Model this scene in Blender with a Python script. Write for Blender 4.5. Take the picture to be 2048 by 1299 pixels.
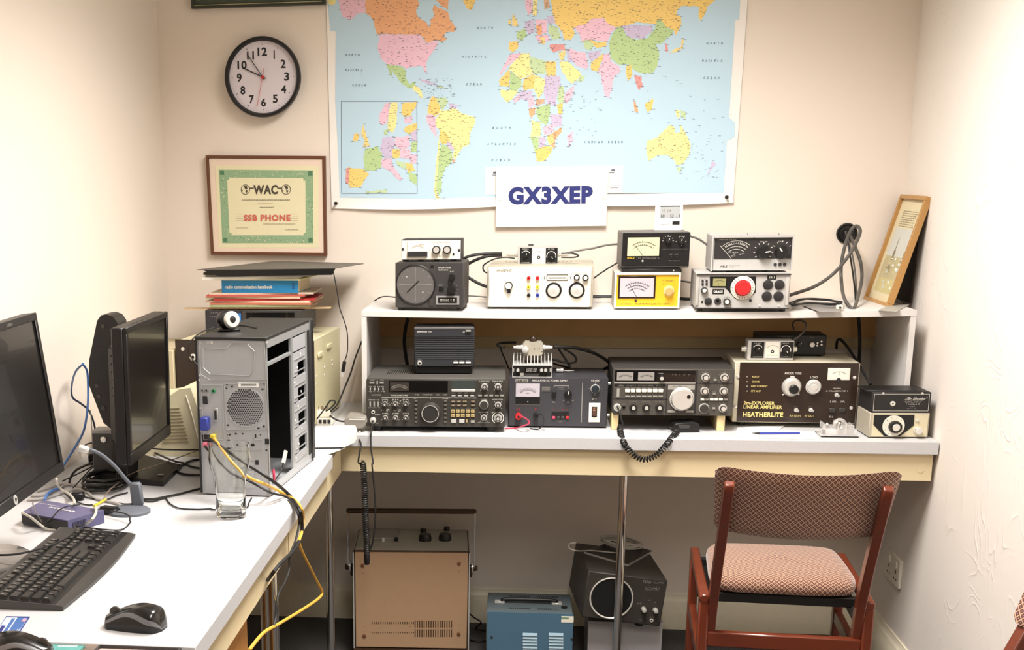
import bpy, bmesh, math, random
from mathutils import Matrix, Vector
random.seed(7)
for o in list(bpy.data.objects): bpy.data.objects.remove(o)
SC = bpy.context.scene; COL = SC.collection
R = math.radians; PI = math.pi
# ---------------------------------------------------------------- camera
W_PX, H_PX = 2048, 1299
FPX, CX, CY = 2639.59, 642.08, 1046.0
CR = ((0.9883231, 0.0157435, 0.1515572), (0.0229076, 0.9679911, -0.2499369), (-0.1506409, 0.2504902, 0.9563273))
CAMZ = 1.42
rt = Vector((CR[0][0], CR[0][2], -CR[0][1])); dn = Vector((CR[1][0], CR[1][2], -CR[1][1])); fw = Vector((CR[2][0], CR[2][2], -CR[2][1]))
cd = bpy.data.cameras.new('camera'); cam = bpy.data.objects.new('camera', cd); COL.objects.link(cam)
M = Matrix((rt, -dn, -fw)).transposed().to_4x4(); M.translation = Vector((0, 0, CAMZ)); cam.matrix_world = M
cd.sensor_width = 36; cd.sensor_fit = 'HORIZONTAL'; cd.lens = FPX / W_PX * 36
cd.shift_x = (1024 - CX) / W_PX; cd.shift_y = (CY - 649.5) / W_PX; cd.clip_start = .05
SC.camera = cam
# room measures (metres)
YW, XL, XR, CZ, YB = 4.188, -1.144, 1.083, 2.42, -3.2
DZ = .731          # desk top height
SZ = 1.058         # shelf top height
# ---------------------------------------------------------------- world, lights, exposure
wd = bpy.data.worlds.new('world'); SC.world = wd; wd.use_nodes = True
wd.node_tree.nodes['Background'].inputs[0].default_value = (1, .93, .85, 1)
wd.node_tree.nodes['Background'].inputs[1].default_value = .05
SC.view_settings.view_transform = 'Standard'; SC.view_settings.look = 'None'
SC.view_settings.exposure = 0.10; SC.view_settings.gamma = 1.0
try: SC.view_settings.use_curve_mapping = False
except Exception: pass
def area(name, loc, sx, sy, power, spread=180, color=(1, .965, .93)):
    l = bpy.data.lights.new(name, 'AREA'); l.spread = R(spread); l.shape = 'RECTANGLE'; l.size = sx; l.size_y = sy; l.energy = power; l.color = color
    o = bpy.data.objects.new(name, l); COL.objects.link(o); o.location = loc; return o
area('ceiling_panel_light', (.10, 2.88, 2.385), .55, 1.0, 50, 138)
area('ceiling_panel_light', (.10, 0.95, 2.385), .50, 1.2, 27, 140)
# ---------------------------------------------------------------- photo ray helpers
CRP = dict(A=(360,0,.2309),B=(380,290,.18476),C=(640,0,.33108),D=(1040,0,.33094),E=(770,460,.21484),F=(1200,390,.21484),G=(1560,360,.2309),H=(720,600,.21557),I=(980,640,.1848),J=(1200,640,.23095),K=(1440,620,.23092),L=(340,500,.27704),M=(340,620,.3234),N=(0,580,.32336),O=(0,860,.33784),P=(360,860,.33784),Q=(660,920,.29176),R=(960,960,.26097),S=(1360,900,.33594),T=(1640,600,.29258),U=(620,600,.2773),V=(1640,920,.29185),W=(480,900,.3073),X=(0,1180,.20508),Y=(660,320,.41016),a=(0,860,.15394),b=(140,820,.16939),c=(600,780,.13857),d=(1620,800,.07697),e=(340,640,.24634),p=(0,0,1))
def ray(k, x, y):
    ox, oy, s = CRP[k]; x = ox + s * x; y = oy + s * y
    return (rt * ((x - CX) / FPX) + dn * ((y - CY) / FPX) + fw)
def at(k, x, y, X=None, Y=None, Z=None):
    v = ray(k, x, y)
    t = X / v.x if X is not None else Y / v.y if Y is not None else (Z - CAMZ) / v.z
    return Vector((0, 0, CAMZ)) + v * t
# ---------------------------------------------------------------- materials
def lin(c):
    c = c / 255.0
    return c / 12.92 if c <= .04045 else ((c + .055) / 1.055) ** 2.4
def rgb(t): return (lin(t[0]), lin(t[1]), lin(t[2]), 1)
MATS = {}
def P(name, col, rough=.5, metal=0., var=.06, scale=40., bump=0., bscale=200., spec=.5, coat=0., trans=0., ior=1.45):
    if name in MATS: return MATS[name]
    m = bpy.data.materials.new(name); m.use_nodes = True; nt = m.node_tree; b = nt.nodes['Principled BSDF']
    b.inputs['Roughness'].default_value = rough; b.inputs['Metallic'].default_value = metal
    b.inputs['Specular IOR Level'].default_value = spec; b.inputs['Coat Weight'].default_value = coat
    b.inputs['Transmission Weight'].default_value = trans; b.inputs['IOR'].default_value = ior
    tc = nt.nodes.new('ShaderNodeTexCoord'); n = nt.nodes.new('ShaderNodeTexNoise'); n.inputs['Scale'].default_value = scale; n.inputs['Detail'].default_value = 4
    nt.links.new(tc.outputs['Object'], n.inputs['Vector'])
    mx = nt.nodes.new('ShaderNodeMix'); mx.data_type = 'RGBA'
    c = rgb(col); mx.inputs[6].default_value = tuple(min(1, v * (1 - var)) for v in c[:3]) + (1,); mx.inputs[7].default_value = tuple(min(1, v * (1 + var)) for v in c[:3]) + (1,)
    nt.links.new(n.outputs['Fac'], mx.inputs[0]); nt.links.new(mx.outputs[2], b.inputs['Base Color'])
    if bump:
        n2 = nt.nodes.new('ShaderNodeTexNoise'); n2.inputs['Scale'].default_value = bscale; nt.links.new(tc.outputs['Object'], n2.inputs['Vector'])
        bp = nt.nodes.new('ShaderNodeBump'); bp.inputs['Strength'].default_value = bump; bp.inputs['Distance'].default_value = .002
        nt.links.new(n2.outputs['Fac'], bp.inputs['Height']); nt.links.new(bp.outputs[0], b.inputs['Normal'])
    MATS[name] = m; return m
def nodes(m): return m.node_tree.nodes, m.node_tree.links, m.node_tree.nodes['Principled BSDF']
def ramp(nt, stops, fac):
    r = nt.nodes.new('ShaderNodeValToRGB'); e = r.color_ramp.elements
    while len(e) < len(stops): e.new(.5)
    for i, (p, c) in enumerate(stops): e[i].position = p; e[i].color = c
    nt.links.new(fac, r.inputs[0]); return r
def wall_mat(name, col, artex=0.):
    m = P(name, col, .85, var=.02, scale=1.5, bump=.15, bscale=60); nd, ln, b = nodes(m)
    if artex:
        for n in list(nd):
            if n.type == 'BUMP': nd.remove(n)
        tc = nd.new('ShaderNodeTexCoord'); nz = nd.new('ShaderNodeTexNoise'); nz.inputs['Scale'].default_value = 4.2; nz.inputs['Detail'].default_value = .8; nz.inputs['Distortion'].default_value = 1.0
        ln.new(tc.outputs['Object'], nz.inputs['Vector'])
        mm = nd.new('ShaderNodeMath'); mm.operation = 'MULTIPLY'; mm.inputs[1].default_value = 16; ln.new(nz.outputs['Fac'], mm.inputs[0])
        pp = nd.new('ShaderNodeMath'); pp.operation = 'PINGPONG'; pp.inputs[1].default_value = .5; ln.new(mm.outputs[0], pp.inputs[0])
        pw = nd.new('ShaderNodeMath'); pw.operation = 'POWER'; pw.inputs[1].default_value = 6; 
        m2 = nd.new('ShaderNodeMath'); m2.operation = 'MULTIPLY'; m2.inputs[1].default_value = 2; ln.new(pp.outputs[0], m2.inputs[0]); ln.new(m2.outputs[0], pw.inputs[0])
        n3 = nd.new('ShaderNodeTexNoise'); n3.inputs['Scale'].default_value = 7; n3.inputs['Detail'].default_value = 3; ln.new(tc.outputs['Object'], n3.inputs['Vector'])
        r3 = nd.new('ShaderNodeMath'); r3.operation = 'GREATER_THAN'; r3.inputs[1].default_value = .50
        sm = nd.new('ShaderNodeMapRange'); sm.inputs[1].default_value = .47; sm.inputs[2].default_value = .66; ln.new(n3.outputs['Fac'], sm.inputs[0])
        mk = nd.new('ShaderNodeMath'); mk.operation = 'MULTIPLY'; ln.new(pw.outputs[0], mk.inputs[0]); ln.new(sm.outputs[0], mk.inputs[1])
        bp = nd.new('ShaderNodeBump'); bp.inputs['Strength'].default_value = artex; bp.inputs['Distance'].default_value = .004
        ln.new(mk.outputs[0], bp.inputs['Height']); ln.new(bp.outputs[0], b.inputs['Normal'])
    return m
M_wall = wall_mat('cream_paint', (238, 226, 213))
M_wallR = wall_mat('textured_cream_plaster', (238, 230, 221), .32)
M_ceil = wall_mat('white_ceiling_paint', (240, 236, 228))
M_skirt = P('cream_gloss_paint', (238, 229, 204), .35)
M_cream = P('cream_painted_timber', (228, 211, 172), .45, var=.05, scale=6)
M_carpet = P('grey_carpet', (74, 72, 70), .95, var=.35, scale=260, bump=.8, bscale=500)
M_lam = P('speckled_white_laminate', (196, 195, 196), .42, var=.15, scale=380)
M_white = P('white_board', (216, 212, 208), .45, var=.02)
M_pine = P('brown_pine', (206, 160, 104), .6, var=.18, scale=9)
M_tan = P('tan_board', (206, 184, 140), .6)
M_wood = P('red_brown_varnished_wood', (104, 46, 27), .3, var=.22, scale=12, coat=.3)
M_oak = P('orange_oak', (196, 138, 72), .45, var=.15, scale=14)
M_walnut = P('brown_frame_wood', (104, 64, 42), .45, var=.1)
M_black = P('black_plastic', (22, 21, 21), .42)
M_mblack = P('matt_black_metal', (34, 32, 31), .55, bump=.1)
M_char = P('charcoal_metal', (60, 57, 55), .5, bump=.06)
M_tsgrey = P('dark_olive_grey_panel', (52, 49, 44), .5)
M_tstop = P('dusty_dark_grey_lid', (80, 77, 72), .7, var=.15, scale=20)
M_ftgrey = P('warm_grey_panel', (74, 69, 63), .5)
M_psu = P('slate_blue_grey_metal', (58, 57, 61), .5)
M_knob = P('black_knob', (28, 27, 26), .35)
M_gknob = P('dark_grey_knob', (58, 55, 52), .4)
M_silver = P('brushed_silver', (226, 223, 216), .25, metal=.45)
M_alu = P('satin_aluminium_paint', (190, 188, 184), .42, metal=.12)
M_chrome = P('chrome', (215, 212, 208), .08, metal=1., var=.02)
M_steel = P('galvanised_steel', (174, 175, 177), .38, metal=.15, var=.08, scale=18)
M_offw = P('off_white_panel', (236, 230, 214), .4, var=.02)
M_beige = P('beige_plastic', (212, 202, 170), .5)
M_ivory = P('ivory_metal', (214, 206, 170), .45)
M_taupe = P('taupe_grey_metal', (176, 168, 150), .5)
M_yel = P('mustard_yellow_panel', (222, 176, 42), .4)
M_brown = P('dark_brown_panel', (44, 31, 23), .3, coat=.2)
M_meterw = P('white_meter_face', (232, 228, 216), .3, coat=.3)
M_meterg = P('pale_green_meter_face', (208, 206, 170), .3, coat=.3)
M_meterp = P('lilac_grey_meter_face', (188, 182, 188), .3, coat=.3)
M_ink = P('black_ink', (38, 36, 38), .6)
M_print = P('white_print', (226, 222, 212), .6)
M_gprint = P('grey_print', (150, 146, 138), .6)
M_yprint = P('pale_yellow_print', (226, 206, 132), .6)
M_ypr2 = P('yellow_print', (214, 180, 40), .6)
M_gold = P('tan_button', (178, 156, 108), .45)
M_glassblk = P('smoked_display_window', (18, 17, 17), .12, coat=.6)
M_red = P('red_plastic', (206, 42, 44), .35)
M_blue = P('blue_plastic', (54, 66, 150), .4)
M_dgreen = P('green_plastic', (60, 140, 90), .4)
M_yplug = P('yellow_plastic', (214, 190, 60), .4)
M_tester = P('tan_front_panel', (180, 146, 114), .5, var=.04)
M_dbrown = P('dark_brown_trim', (70, 50, 34), .5)
M_blueb = P('steel_blue_hammered_metal', (74, 106, 128), .5, bump=.15)
M_greyb = P('blue_grey_metal', (92, 104, 108), .5)
M_spk = P('black_grey_enamel', (54, 50, 45), .5, bump=.05)
M_paper = P('white_paper', (244, 242, 236), .8, var=.01)
M_navy = P('navy_lettering', (44, 52, 118), .5)
M_rope = P('black_cable', (30, 28, 27), .5)
M_gcable = P('grey_cable', (108, 104, 100), .5)
M_wcable = P('off_white_cable', (196, 190, 178), .5)
M_bcable = P('blue_cable', (56, 104, 170), .4)
M_ycable = P('yellow_cable', (218, 168, 66), .45)
M_rcable = P('pink_red_cable', (200, 58, 84), .45)
M_screen = P('black_glossy_screen', (24, 23, 22), .22, coat=.2)
M_bezel = P('black_bezel', (24, 22, 21), .4)
M_glass = P('clear_glass', (250, 252, 250), .0, trans=1., ior=1.45, var=0)
M_perspex = P('clear_perspex', (240, 236, 232), .08, var=0); M_perspex.node_tree.nodes['Principled BSDF'].inputs['Alpha'].default_value = .38
def fabric_mat():
    m = P('patterned_brown_fabric', (120, 70, 55), .9, bump=.4, bscale=700); nd, ln, b = nodes(m)
    nt = m.node_tree; tc = nd.new('ShaderNodeTexCoord'); sp = nd.new('ShaderNodeSeparateXYZ'); ln.new(tc.outputs['UV'], sp.inputs[0])
    def tri(a, bb):
        s = nd.new('ShaderNodeMath'); s.operation = a; ln.new(sp.outputs[0], s.inputs[0]); ln.new(sp.outputs[1], s.inputs[1])
        q = nd.new('ShaderNodeMath'); q.operation = 'PINGPONG'; q.inputs[1].default_value = .5; ln.new(s.outputs[0], q.inputs[0]); return q
    a = tri('ADD', 0); c = tri('SUBTRACT', 0)
    mn = nd.new('ShaderNodeMath'); mn.operation = 'MINIMUM'; ln.new(a.outputs[0], mn.inputs[0]); ln.new(c.outputs[0], mn.inputs[1])
    r = ramp(nt, [(0, rgb((196, 160, 132))), (.09, rgb((178, 138, 112))), (.15, rgb((78, 38, 30))), (.36, rgb((84, 42, 34))), (.43, rgb((176, 134, 110)))], mn.outputs[0])
    ln.new(r.outputs[0], b.inputs['Base Color']); b.inputs['Sheen Weight'].default_value = .4
    return m
M_fabric = fabric_mat()
# ---------------------------------------------------------------- object helpers
def tag(o, label=None, cat=None, group=None, kind=None):
    if label: o['label'] = label
    if cat: o['category'] = cat
    if group: o['group'] = group
    if kind: o['kind'] = kind
    return o
def thing(name, label, cat, loc=(0, 0, 0), rot=(0, 0, 0), group=None):
    o = bpy.data.objects.new(name, None); COL.objects.link(o); o.empty_display_size = .05
    o.location = loc; o.rotation_euler = rot; return tag(o, label, cat, group)
TXT = {}
def text_geo(s, bold=0.):
    key = (s, bold)
    if key not in TXT:
        c = bpy.data.curves.new('t', 'FONT'); c.body = s; c.size = 1; c.offset = bold; c.space_character = 1 + bold * 2.2; c.resolution_u = 3
        o = bpy.data.objects.new('t', c); COL.objects.link(o)
        dg = bpy.context.evaluated_depsgraph_get(); dg.update(); me = bpy.data.meshes.new_from_object(o.evaluated_get(dg))
        v = [(p.co.x, p.co.y) for p in me.vertices]; f = [tuple(q.vertices) for q in me.polygons]
        bpy.data.objects.remove(o); bpy.data.curves.remove(c); bpy.data.meshes.remove(me)
        x0 = min(p[0] for p in v); x1 = max(p[0] for p in v); y0 = min(p[1] for p in v); y1 = max(p[1] for p in v)
        TXT[key] = ([((p[0] - x0) / (x1 - x0), (p[1] - y0) / (y1 - y0)) for p in v], f, (x1 - x0) / (y1 - y0))
    return TXT[key]
class MB:
    def __init__(s): s.v = []; s.f = []; s.m = []; s.mats = []; s.uv = {}
    def mi(s, mat):
        if mat not in s.mats: s.mats.append(mat)
        return s.mats.index(mat)
    def add(s, vs, fs, mat):
        b = len(s.v); s.v += [tuple(v) for v in vs]; s.f += [tuple(i + b for i in f) for f in fs]; s.m += [s.mi(mat)] * len(fs); return s
    def box(s, x0, x1, y0, y1, z0, z1, mat, bev=0, T=None, seg=1):
        if x0 > x1: x0, x1 = x1, x0
        if y0 > y1: y0, y1 = y1, y0
        if z0 > z1: z0, z1 = z1, z0
        if bev:
            bm = bmesh.new(); bmesh.ops.create_cube(bm, size=1)
            for v in bm.verts: v.co = Vector(((x0 + x1) / 2 + v.co.x * (x1 - x0), (y0 + y1) / 2 + v.co.y * (y1 - y0), (z0 + z1) / 2 + v.co.z * (z1 - z0)))
            bmesh.ops.bevel(bm, geom=list(bm.edges), offset=min(bev, .49 * min(x1 - x0, y1 - y0, z1 - z0)), segments=seg, affect='EDGES')
            bm.verts.index_update(); vs = [v.co.copy() for v in bm.verts]; fs = [[v.index for v in f.verts] for f in bm.faces]; bm.free()
        else:
            vs = [Vector((x, y, z)) for x in (x0, x1) for y in (y0, y1) for z in (z0, z1)]
            fs = [(0, 1, 3, 2), (4, 6, 7, 5), (0, 4, 5, 1), (2, 3, 7, 6), (0, 2, 6, 4), (1, 5, 7, 3)]
        if T: vs = [T @ v for v in vs]
        return s.add(vs, fs, mat)
    def hexa(s, b, t, mat):   # 4 bottom + 4 top points
        return s.add(list(b) + list(t), [(3, 2, 1, 0), (4, 5, 6, 7), (0, 1, 5, 4), (1, 2, 6, 5), (2, 3, 7, 6), (3, 0, 4, 7)], mat)
    def poly(s, pts, mat): return s.add(pts, [tuple(range(len(pts)))], mat)
    def lathe(s, prof, mat, o=(0, 0, 0), ax=(0, 0, 1), n=32, capA=True, capB=True):
        ax = Vector(ax).normalized(); u = ax.orthogonal().normalized(); w = ax.cross(u); o = Vector(o); vs = []
        for r, h in prof:
            for i in range(n):
                a = 2 * PI * i / n; vs.append(o + ax * h + (u * math.cos(a) + w * math.sin(a)) * r)
        fs = []
        for j in range(len(prof) - 1):
            for i in range(n): k = (i + 1) % n; fs.append((j * n + i, j * n + k, (j + 1) * n + k, (j + 1) * n + i))
        if capA and prof[0][0] > 1e-6: fs.append(tuple(range(n))[::-1])
        if capB and prof[-1][0] > 1e-6: fs.append(tuple((len(prof) - 1) * n + i for i in range(n)))
        return s.add(vs, fs, mat)
    def cyl(s, a, b, r, mat, n=20, r2=None):
        a = Vector(a); b = Vector(b); return s.lathe([(r, 0), (r if r2 is None else r2, (b - a).length)], mat, a, b - a, n)
    def tube(s, pts, r, mat, n=8, sm=6, closed=False):
        pts = [Vector(p) for p in pts]; q = smooth(pts, sm) if sm else pts
        rs = r if callable(r) else (lambda t: r)
        L = len(q); T = [(q[min(i + 1, L - 1)] - q[max(i - 1, 0)]).normalized() for i in range(L)]
        nrm = T[0].orthogonal().normalized(); vs = []
        for i in range(L):
            nrm = (nrm - T[i] * nrm.dot(T[i])); nrm = nrm.normalized() if nrm.length > 1e-9 else T[i].orthogonal().normalized()
            w = T[i].cross(nrm); rr = rs(i / (L - 1))
            for k in range(n): a = 2 * PI * k / n; vs.append(q[i] + (nrm * math.cos(a) + w * math.sin(a)) * rr)
        fs = [(i * n + k, i * n + (k + 1) % n, (i + 1) * n + (k + 1) % n, (i + 1) * n + k) for i in range(L - 1) for k in range(n)]
        fs += [tuple(range(n))[::-1], tuple((L - 1) * n + k for k in range(n))]
        return s.add(vs, fs, mat)
    def bar(s, a, b, w, t, mat, up=(0, 0, 1), bev=0.):   # rectangular bar, w across, t along 'up'
        a = Vector(a); b = Vector(b); d = (b - a); L = d.length; d.normalize(); up = Vector(up); x = d.cross(up).normalized(); u = x.cross(d).normalized()
        T = Matrix((x, d, u)).transposed().to_4x4(); T.translation = a
        return s.box(-w / 2, w / 2, 0, L, -t / 2, t / 2, mat, bev, T)
    def text(s, st, o, ux, uz, w, h, mat, bold=0., shear=0.):
        g, f, asp = text_geo(st, bold); o = Vector(o); ux = Vector(ux); uz = Vector(uz)
        return s.add([o + ux * ((p[0] + shear * p[1]) * w) + uz * (p[1] * h) for p in g], f, mat)
    def build(s, name, parent=None, label=None, smooth_ang=38):
        me = bpy.data.meshes.new(name); me.from_pydata(s.v, [], s.f)
        for m in s.mats: me.materials.append(m)
        me.polygons.foreach_set('material_index', s.m); me.polygons.foreach_set('use_smooth', [True] * len(s.f)); me.update()
        me.set_sharp_from_angle(angle=R(smooth_ang))
        o = bpy.data.objects.new(name, me); COL.objects.link(o)
        if parent: o.parent = parent
        if label: o['label'] = label
        return o
def smooth(p, k=6):
    if len(p) < 3: return p
    q = []
    for i in range(len(p) - 1):
        a = p[max(i - 1, 0)]; b = p[i]; c = p[i + 1]; d = p[min(i + 2, len(p) - 1)]
        for j in range(k):
            t = j / k; q.append(.5 * ((2 * b) + (c - a) * t + (2 * a - 5 * b + 4 * c - d) * t * t + (3 * b - a - 3 * c + d) * t ** 3))
    q.append(p[-1]); return q
def one(name, label, cat, mb, group=None):          # a thing that is a single mesh
    return tag(mb.build(name), label, cat, group)
def cable(name, label, pts, r, mat, group=None, n=8, sm=6, cat='cable'):
    return one(name, label, cat, MB().tube(pts, r, mat, n, sm), group)
def helix(pts, R0, turns, per=14, taper=.0):
    q = smooth([Vector(p) for p in pts], 12); d = [0]
    for i in range(1, len(q)): d.append(d[-1] + (q[i] - q[i - 1]).length)
    n = int(turns * per); out = []; nrm = None; j = 0
    for i in range(n + 1):
        s = d[-1] * i / n
        while j < len(q) - 2 and d[j + 1] < s: j += 1
        t = (s - d[j]) / max(1e-9, d[j + 1] - d[j]); c = q[j].lerp(q[j + 1], t); T = (q[j + 1] - q[j]).normalized()
        if nrm is None: nrm = T.orthogonal().normalized()
        nrm = (nrm - T * nrm.dot(T)).normalized(); w = T.cross(nrm); a = 2 * PI * i / per
        rr = R0 * (min(1, i / per * .7 + .15) if i < per * 1.2 else 1)
        out.append(c + (nrm * math.cos(a) + w * math.sin(a)) * rr)
    return out
# ---------------------------------------------------------------- device helper
class Dev:
    """A box-shaped instrument: local x along the front, y into it, z up, origin at the front bottom left corner."""
    def __init__(s, name, label, cat, x, y, z, w, h, d, yaw=0, group=None, pitch=0, roll=0):
        s.w, s.h, s.d = w, h, d
        s.root = thing(name, label, cat, (x, y, z), (0, 0, 0), group)
        m = Matrix.Rotation(R(yaw), 4, 'Z') @ Matrix.Rotation(R(pitch), 4, 'X') @ Matrix.Rotation(R(roll), 4, 'Y')
        s.root.rotation_euler = m.to_euler(); m.translation = Vector((x, y, z)); s.M = m; s.Mi = m.inverted(); s.pr = MB(); s.pname = 'panel_lettering'
        s.off = 0.
    def hit(s, k, x, y, axis, val):
        o = s.Mi @ Vector((0, 0, CAMZ)); v = s.Mi.to_3x3() @ ray(k, x, y); return o + v * ((val - o[axis]) / v[axis])
    def F(s, k, x, y): return s.hit(k, x, y, 1, s.off)
    def sc(s, k): return CRP[k][2] * (s.M.translation.y + .02) / FPX * 1.03
    def box(s, name, mat, x, y, z, bev=0, parent=None, label=None, seg=1): return MB().box(*x, *y, *z, mat, bev, seg=seg).build(name, parent or s.root, label)
    def body(s, mat, bev=.002, inset=0., name='case', label=None): return s.box(name, mat, (0, s.w), (inset, s.d), (0, s.h), bev, label=label)
    def panel(s, name, mat, k, x0, y0, x1, y1, out=.002, inn=0., bev=0., parent=None, label=None):
        a = s.F(k, x0, y1); b = s.F(k, x1, y0)
        return MB().box(a.x, b.x, s.off - out, s.off + inn, a.z, b.z, mat, bev).build(name, parent or s.root, label)
    def dash(s, k, x0, y0, x1, y1, mat=None, out=.0004):
        a = s.F(k, x0, y1); b = s.F(k, x1, y0); y = s.off - out - s.off2
        s.pr.poly([(a.x, y, a.z), (b.x, y, a.z), (b.x, y, b.z), (a.x, y, b.z)], mat or M_print); return s
    off2 = .0
    def scrib(s, k, x0, y0, x1, y1, mat=None):   # illegible small print: a broken row of tiny strokes
        x = x0; h = abs(y1 - y0)
        while x < x1 - h * .3:
            w = h * random.uniform(.35, .75); ww = min(w, x1 - x); q = random.random()
            s.dash(k, x, y0, x + ww * .35, y1, mat); 
            if q < .7: s.dash(k, x, y0, x + ww, y0 + h * .28, mat)
            if q > .3: s.dash(k, x, y1 - h * .28, x + ww, y1, mat)
            x += w + h * (.3 if random.random() < .85 else .9)
        return s
    def txt(s, st, k, x0, y0, x1, y1, mat=None, bold=.0, shear=0.):
        a = s.F(k, x0, y1); b = s.F(k, x1, y0)
        s.pr.text(st, (a.x, s.off - .0005 - s.off2, a.z), (1, 0, 0), (0, 0, 1), b.x - a.x, b.z - a.z, mat or M_print, bold, shear); return s
    def ticks(s, k, x, y, r0, r1, n, a0, a1, mat=None, wd=2.5):
        c = s.F(k, x, y); m = s.sc(k); yy = s.off - .0004 - s.off2
        for i in range(n):
            a = R(a0 + (a1 - a0) * i / max(1, n - 1)); dx, dz = math.cos(a), math.sin(a); w = wd * m / 2
            p = [(c.x + dx * r0 * m - dz * w, yy, c.z + dz * r0 * m + dx * w), (c.x + dx * r0 * m + dz * w, yy, c.z + dz * r0 * m - dx * w), (c.x + dx * r1 * m + dz * w, yy, c.z + dz * r1 * m - dx * w), (c.x + dx * r1 * m - dz * w, yy, c.z + dz * r1 * m + dx * w)]
            s.pr.poly(p, mat or M_print)
        return s
    def arc(s, k, x, y, r, a0, a1, mat=None, wd=2.5, n=16):
        c = s.F(k, x, y); m = s.sc(k); yy = s.off - .0004 - s.off2; r0, r1 = (r - wd / 2) * m, (r + wd / 2) * m
        for i in range(n):
            a = R(a0 + (a1 - a0) * i / n); b = R(a0 + (a1 - a0) * (i + 1) / n)
            s.pr.poly([(c.x + math.cos(a) * r0, yy, c.z + math.sin(a) * r0), (c.x + math.cos(b) * r0, yy, c.z + math.sin(b) * r0), (c.x + math.cos(b) * r1, yy, c.z + math.sin(b) * r1), (c.x + math.cos(a) * r1, yy, c.z + math.sin(a) * r1)], mat or M_print)
        return s
    def knob(s, k, x, y, r, dep=.016, mat=None, cap=None, skirt=None, ptr=None, name='knob', rc=.72, tilt=90, sm=None, label=None):
        """control knob; r in crop pixels; cap = metal insert, skirt = flange radius, ptr = pointer line angle"""
        c = s.F(k, x, y); m = s.sc(k); r *= m; mat = mat or M_knob; o = Vector((c.x, s.off, c.z)); ax = (0, -1, 0)
        b = MB()
        if skirt: b.lathe([(skirt * m, 0), (skirt * m, .0025), (skirt * m * .93, .004)], sm or mat, o, ax, 28)
        b.lathe([(r, 0), (r, dep * .85), (r * .9, dep)], mat, o, ax, 28); ob = b.build(name, s.root, label)
        if cap:
            rr = r * rc; MB().lathe([(rr, dep * .9), (rr, dep * 1.04), (rr * .93, dep * 1.08)], cap, o, ax, 24).build('knob_cap', ob)
        if ptr is not None:
            a = R(ptr); d = Vector((math.cos(a), 0, math.sin(a))); t = Vector((-d.z, 0, d.x)) * r * .09; yy = Vector((0, -dep * 1.1, 0)); p0 = o + yy + d * r * .2; p1 = o + yy + d * r * .95
            MB().hexa([p0 - t, p0 + t, p1 + t, p1 - t], [q + Vector((0, .001, 0)) for q in (p0 - t, p0 + t, p1 + t, p1 - t)], M_print).build('knob_pointer', ob)
        return ob
    def screw(s, k, x, y, r, mat=None, name='screw'):
        c = s.F(k, x, y); r *= s.sc(k); MB().lathe([(r, 0), (r * .9, .0015), (r * .4, .0022)], mat or M_silver, (c.x, s.off, c.z), (0, -1, 0), 16).build(name, s.root)
    def socket(s, k, x, y, r, mat=None, hole=None, dep=.003, name='jack_socket', hr=.5):
        c = s.F(k, x, y); r *= s.sc(k); o = (c.x, s.off, c.z)
        a = MB().lathe([(r, 0), (r, dep), (r * .85, dep * 1.15), (r * hr, dep * 1.15), (r * hr, dep * .2)], mat or M_silver, o, (0, -1, 0), 24, capB=False)
        a.lathe([(r * hr, dep * .25)] + [(r * .01, dep * .25)], hole or M_black, o, (0, -1, 0), 16); return a.build(name, s.root)
    def feet(s, mat=None, h=.006, ins=.012, r=.008, back=True):
        for (x, y) in ((ins, ins + .004), (s.w - ins, ins + .004)) + (((ins, s.d - ins), (s.w - ins, s.d - ins)) if back else ()):
            MB().cyl((x, y, -h), (x, y, .001), r, mat or M_black, 16).build('foot', s.root)
    def meter(s, k, x0, y0, x1, y1, face, frame=None, cover=None, scale=True, name='meter', needle=None, fy=None, ink=None, arcs=2):
        ob = s.panel(name, frame or M_black, k, x0, y0, x1, y1, .003, 0, .0008)
        e = (x1 - x0) * .05; fy1 = y1 - e if fy is None else fy
        a = s.F(k, x0 + e, fy1); b = s.F(k, x1 - e, y0 + e)
        g = MB(); yy = s.off - .0032; g.box(a.x, b.x, yy - .0006, yy, a.z, b.z, face)
        cx = (a.x + b.x) / 2; w = b.x - a.x; h = b.z - a.z; cz = a.z - h * .25; ink = ink or M_ink; y2 = yy - .0009
        for q in range(arcs):
            rr = h * (1.0 - .16 * q); n = 22; a0, a1 = R(52), R(128)
            for i in range(n):
                t0 = a0 + (a1 - a0) * i / n; t1 = a0 + (a1 - a0) * (i + 1) / n; wd = h * .012
                sx = min(1.0, w * .42 / (rr * math.cos(R(52))))
                P4 = [(cx + math.cos(t) * r_ * sx, y2, cz + math.sin(t) * r_) for t, r_ in ((t0, rr - wd), (t1, rr - wd), (t1, rr + wd), (t0, rr + wd))]; g.poly(P4, ink)
                if i % 2 == 0: g.poly([(cx + math.cos(t) * r_ * sx, y2, cz + math.sin(t) * r_) for t, r_ in ((t0, rr), (t0 + .02, rr), (t0 + .02, rr + h * .07), (t0, rr + h * .07))], ink)
        if needle is not None:
            t = R(needle); d = Vector((math.cos(t), 0, math.sin(t))); p0 = Vector((cx, y2, a.z)) ; p1 = p0 + d * h * .75; tt = Vector((-d.z, 0, d.x)) * h * .012
            g.poly([p0 - tt, p0 + tt, p1 + tt, p1 - tt], ink)
        g.build('meter_face', ob); return ob
    def done(s, name='panel_lettering'):
        if s.pr.v: s.pr.build(name, s.root)
        return s.root
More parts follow.
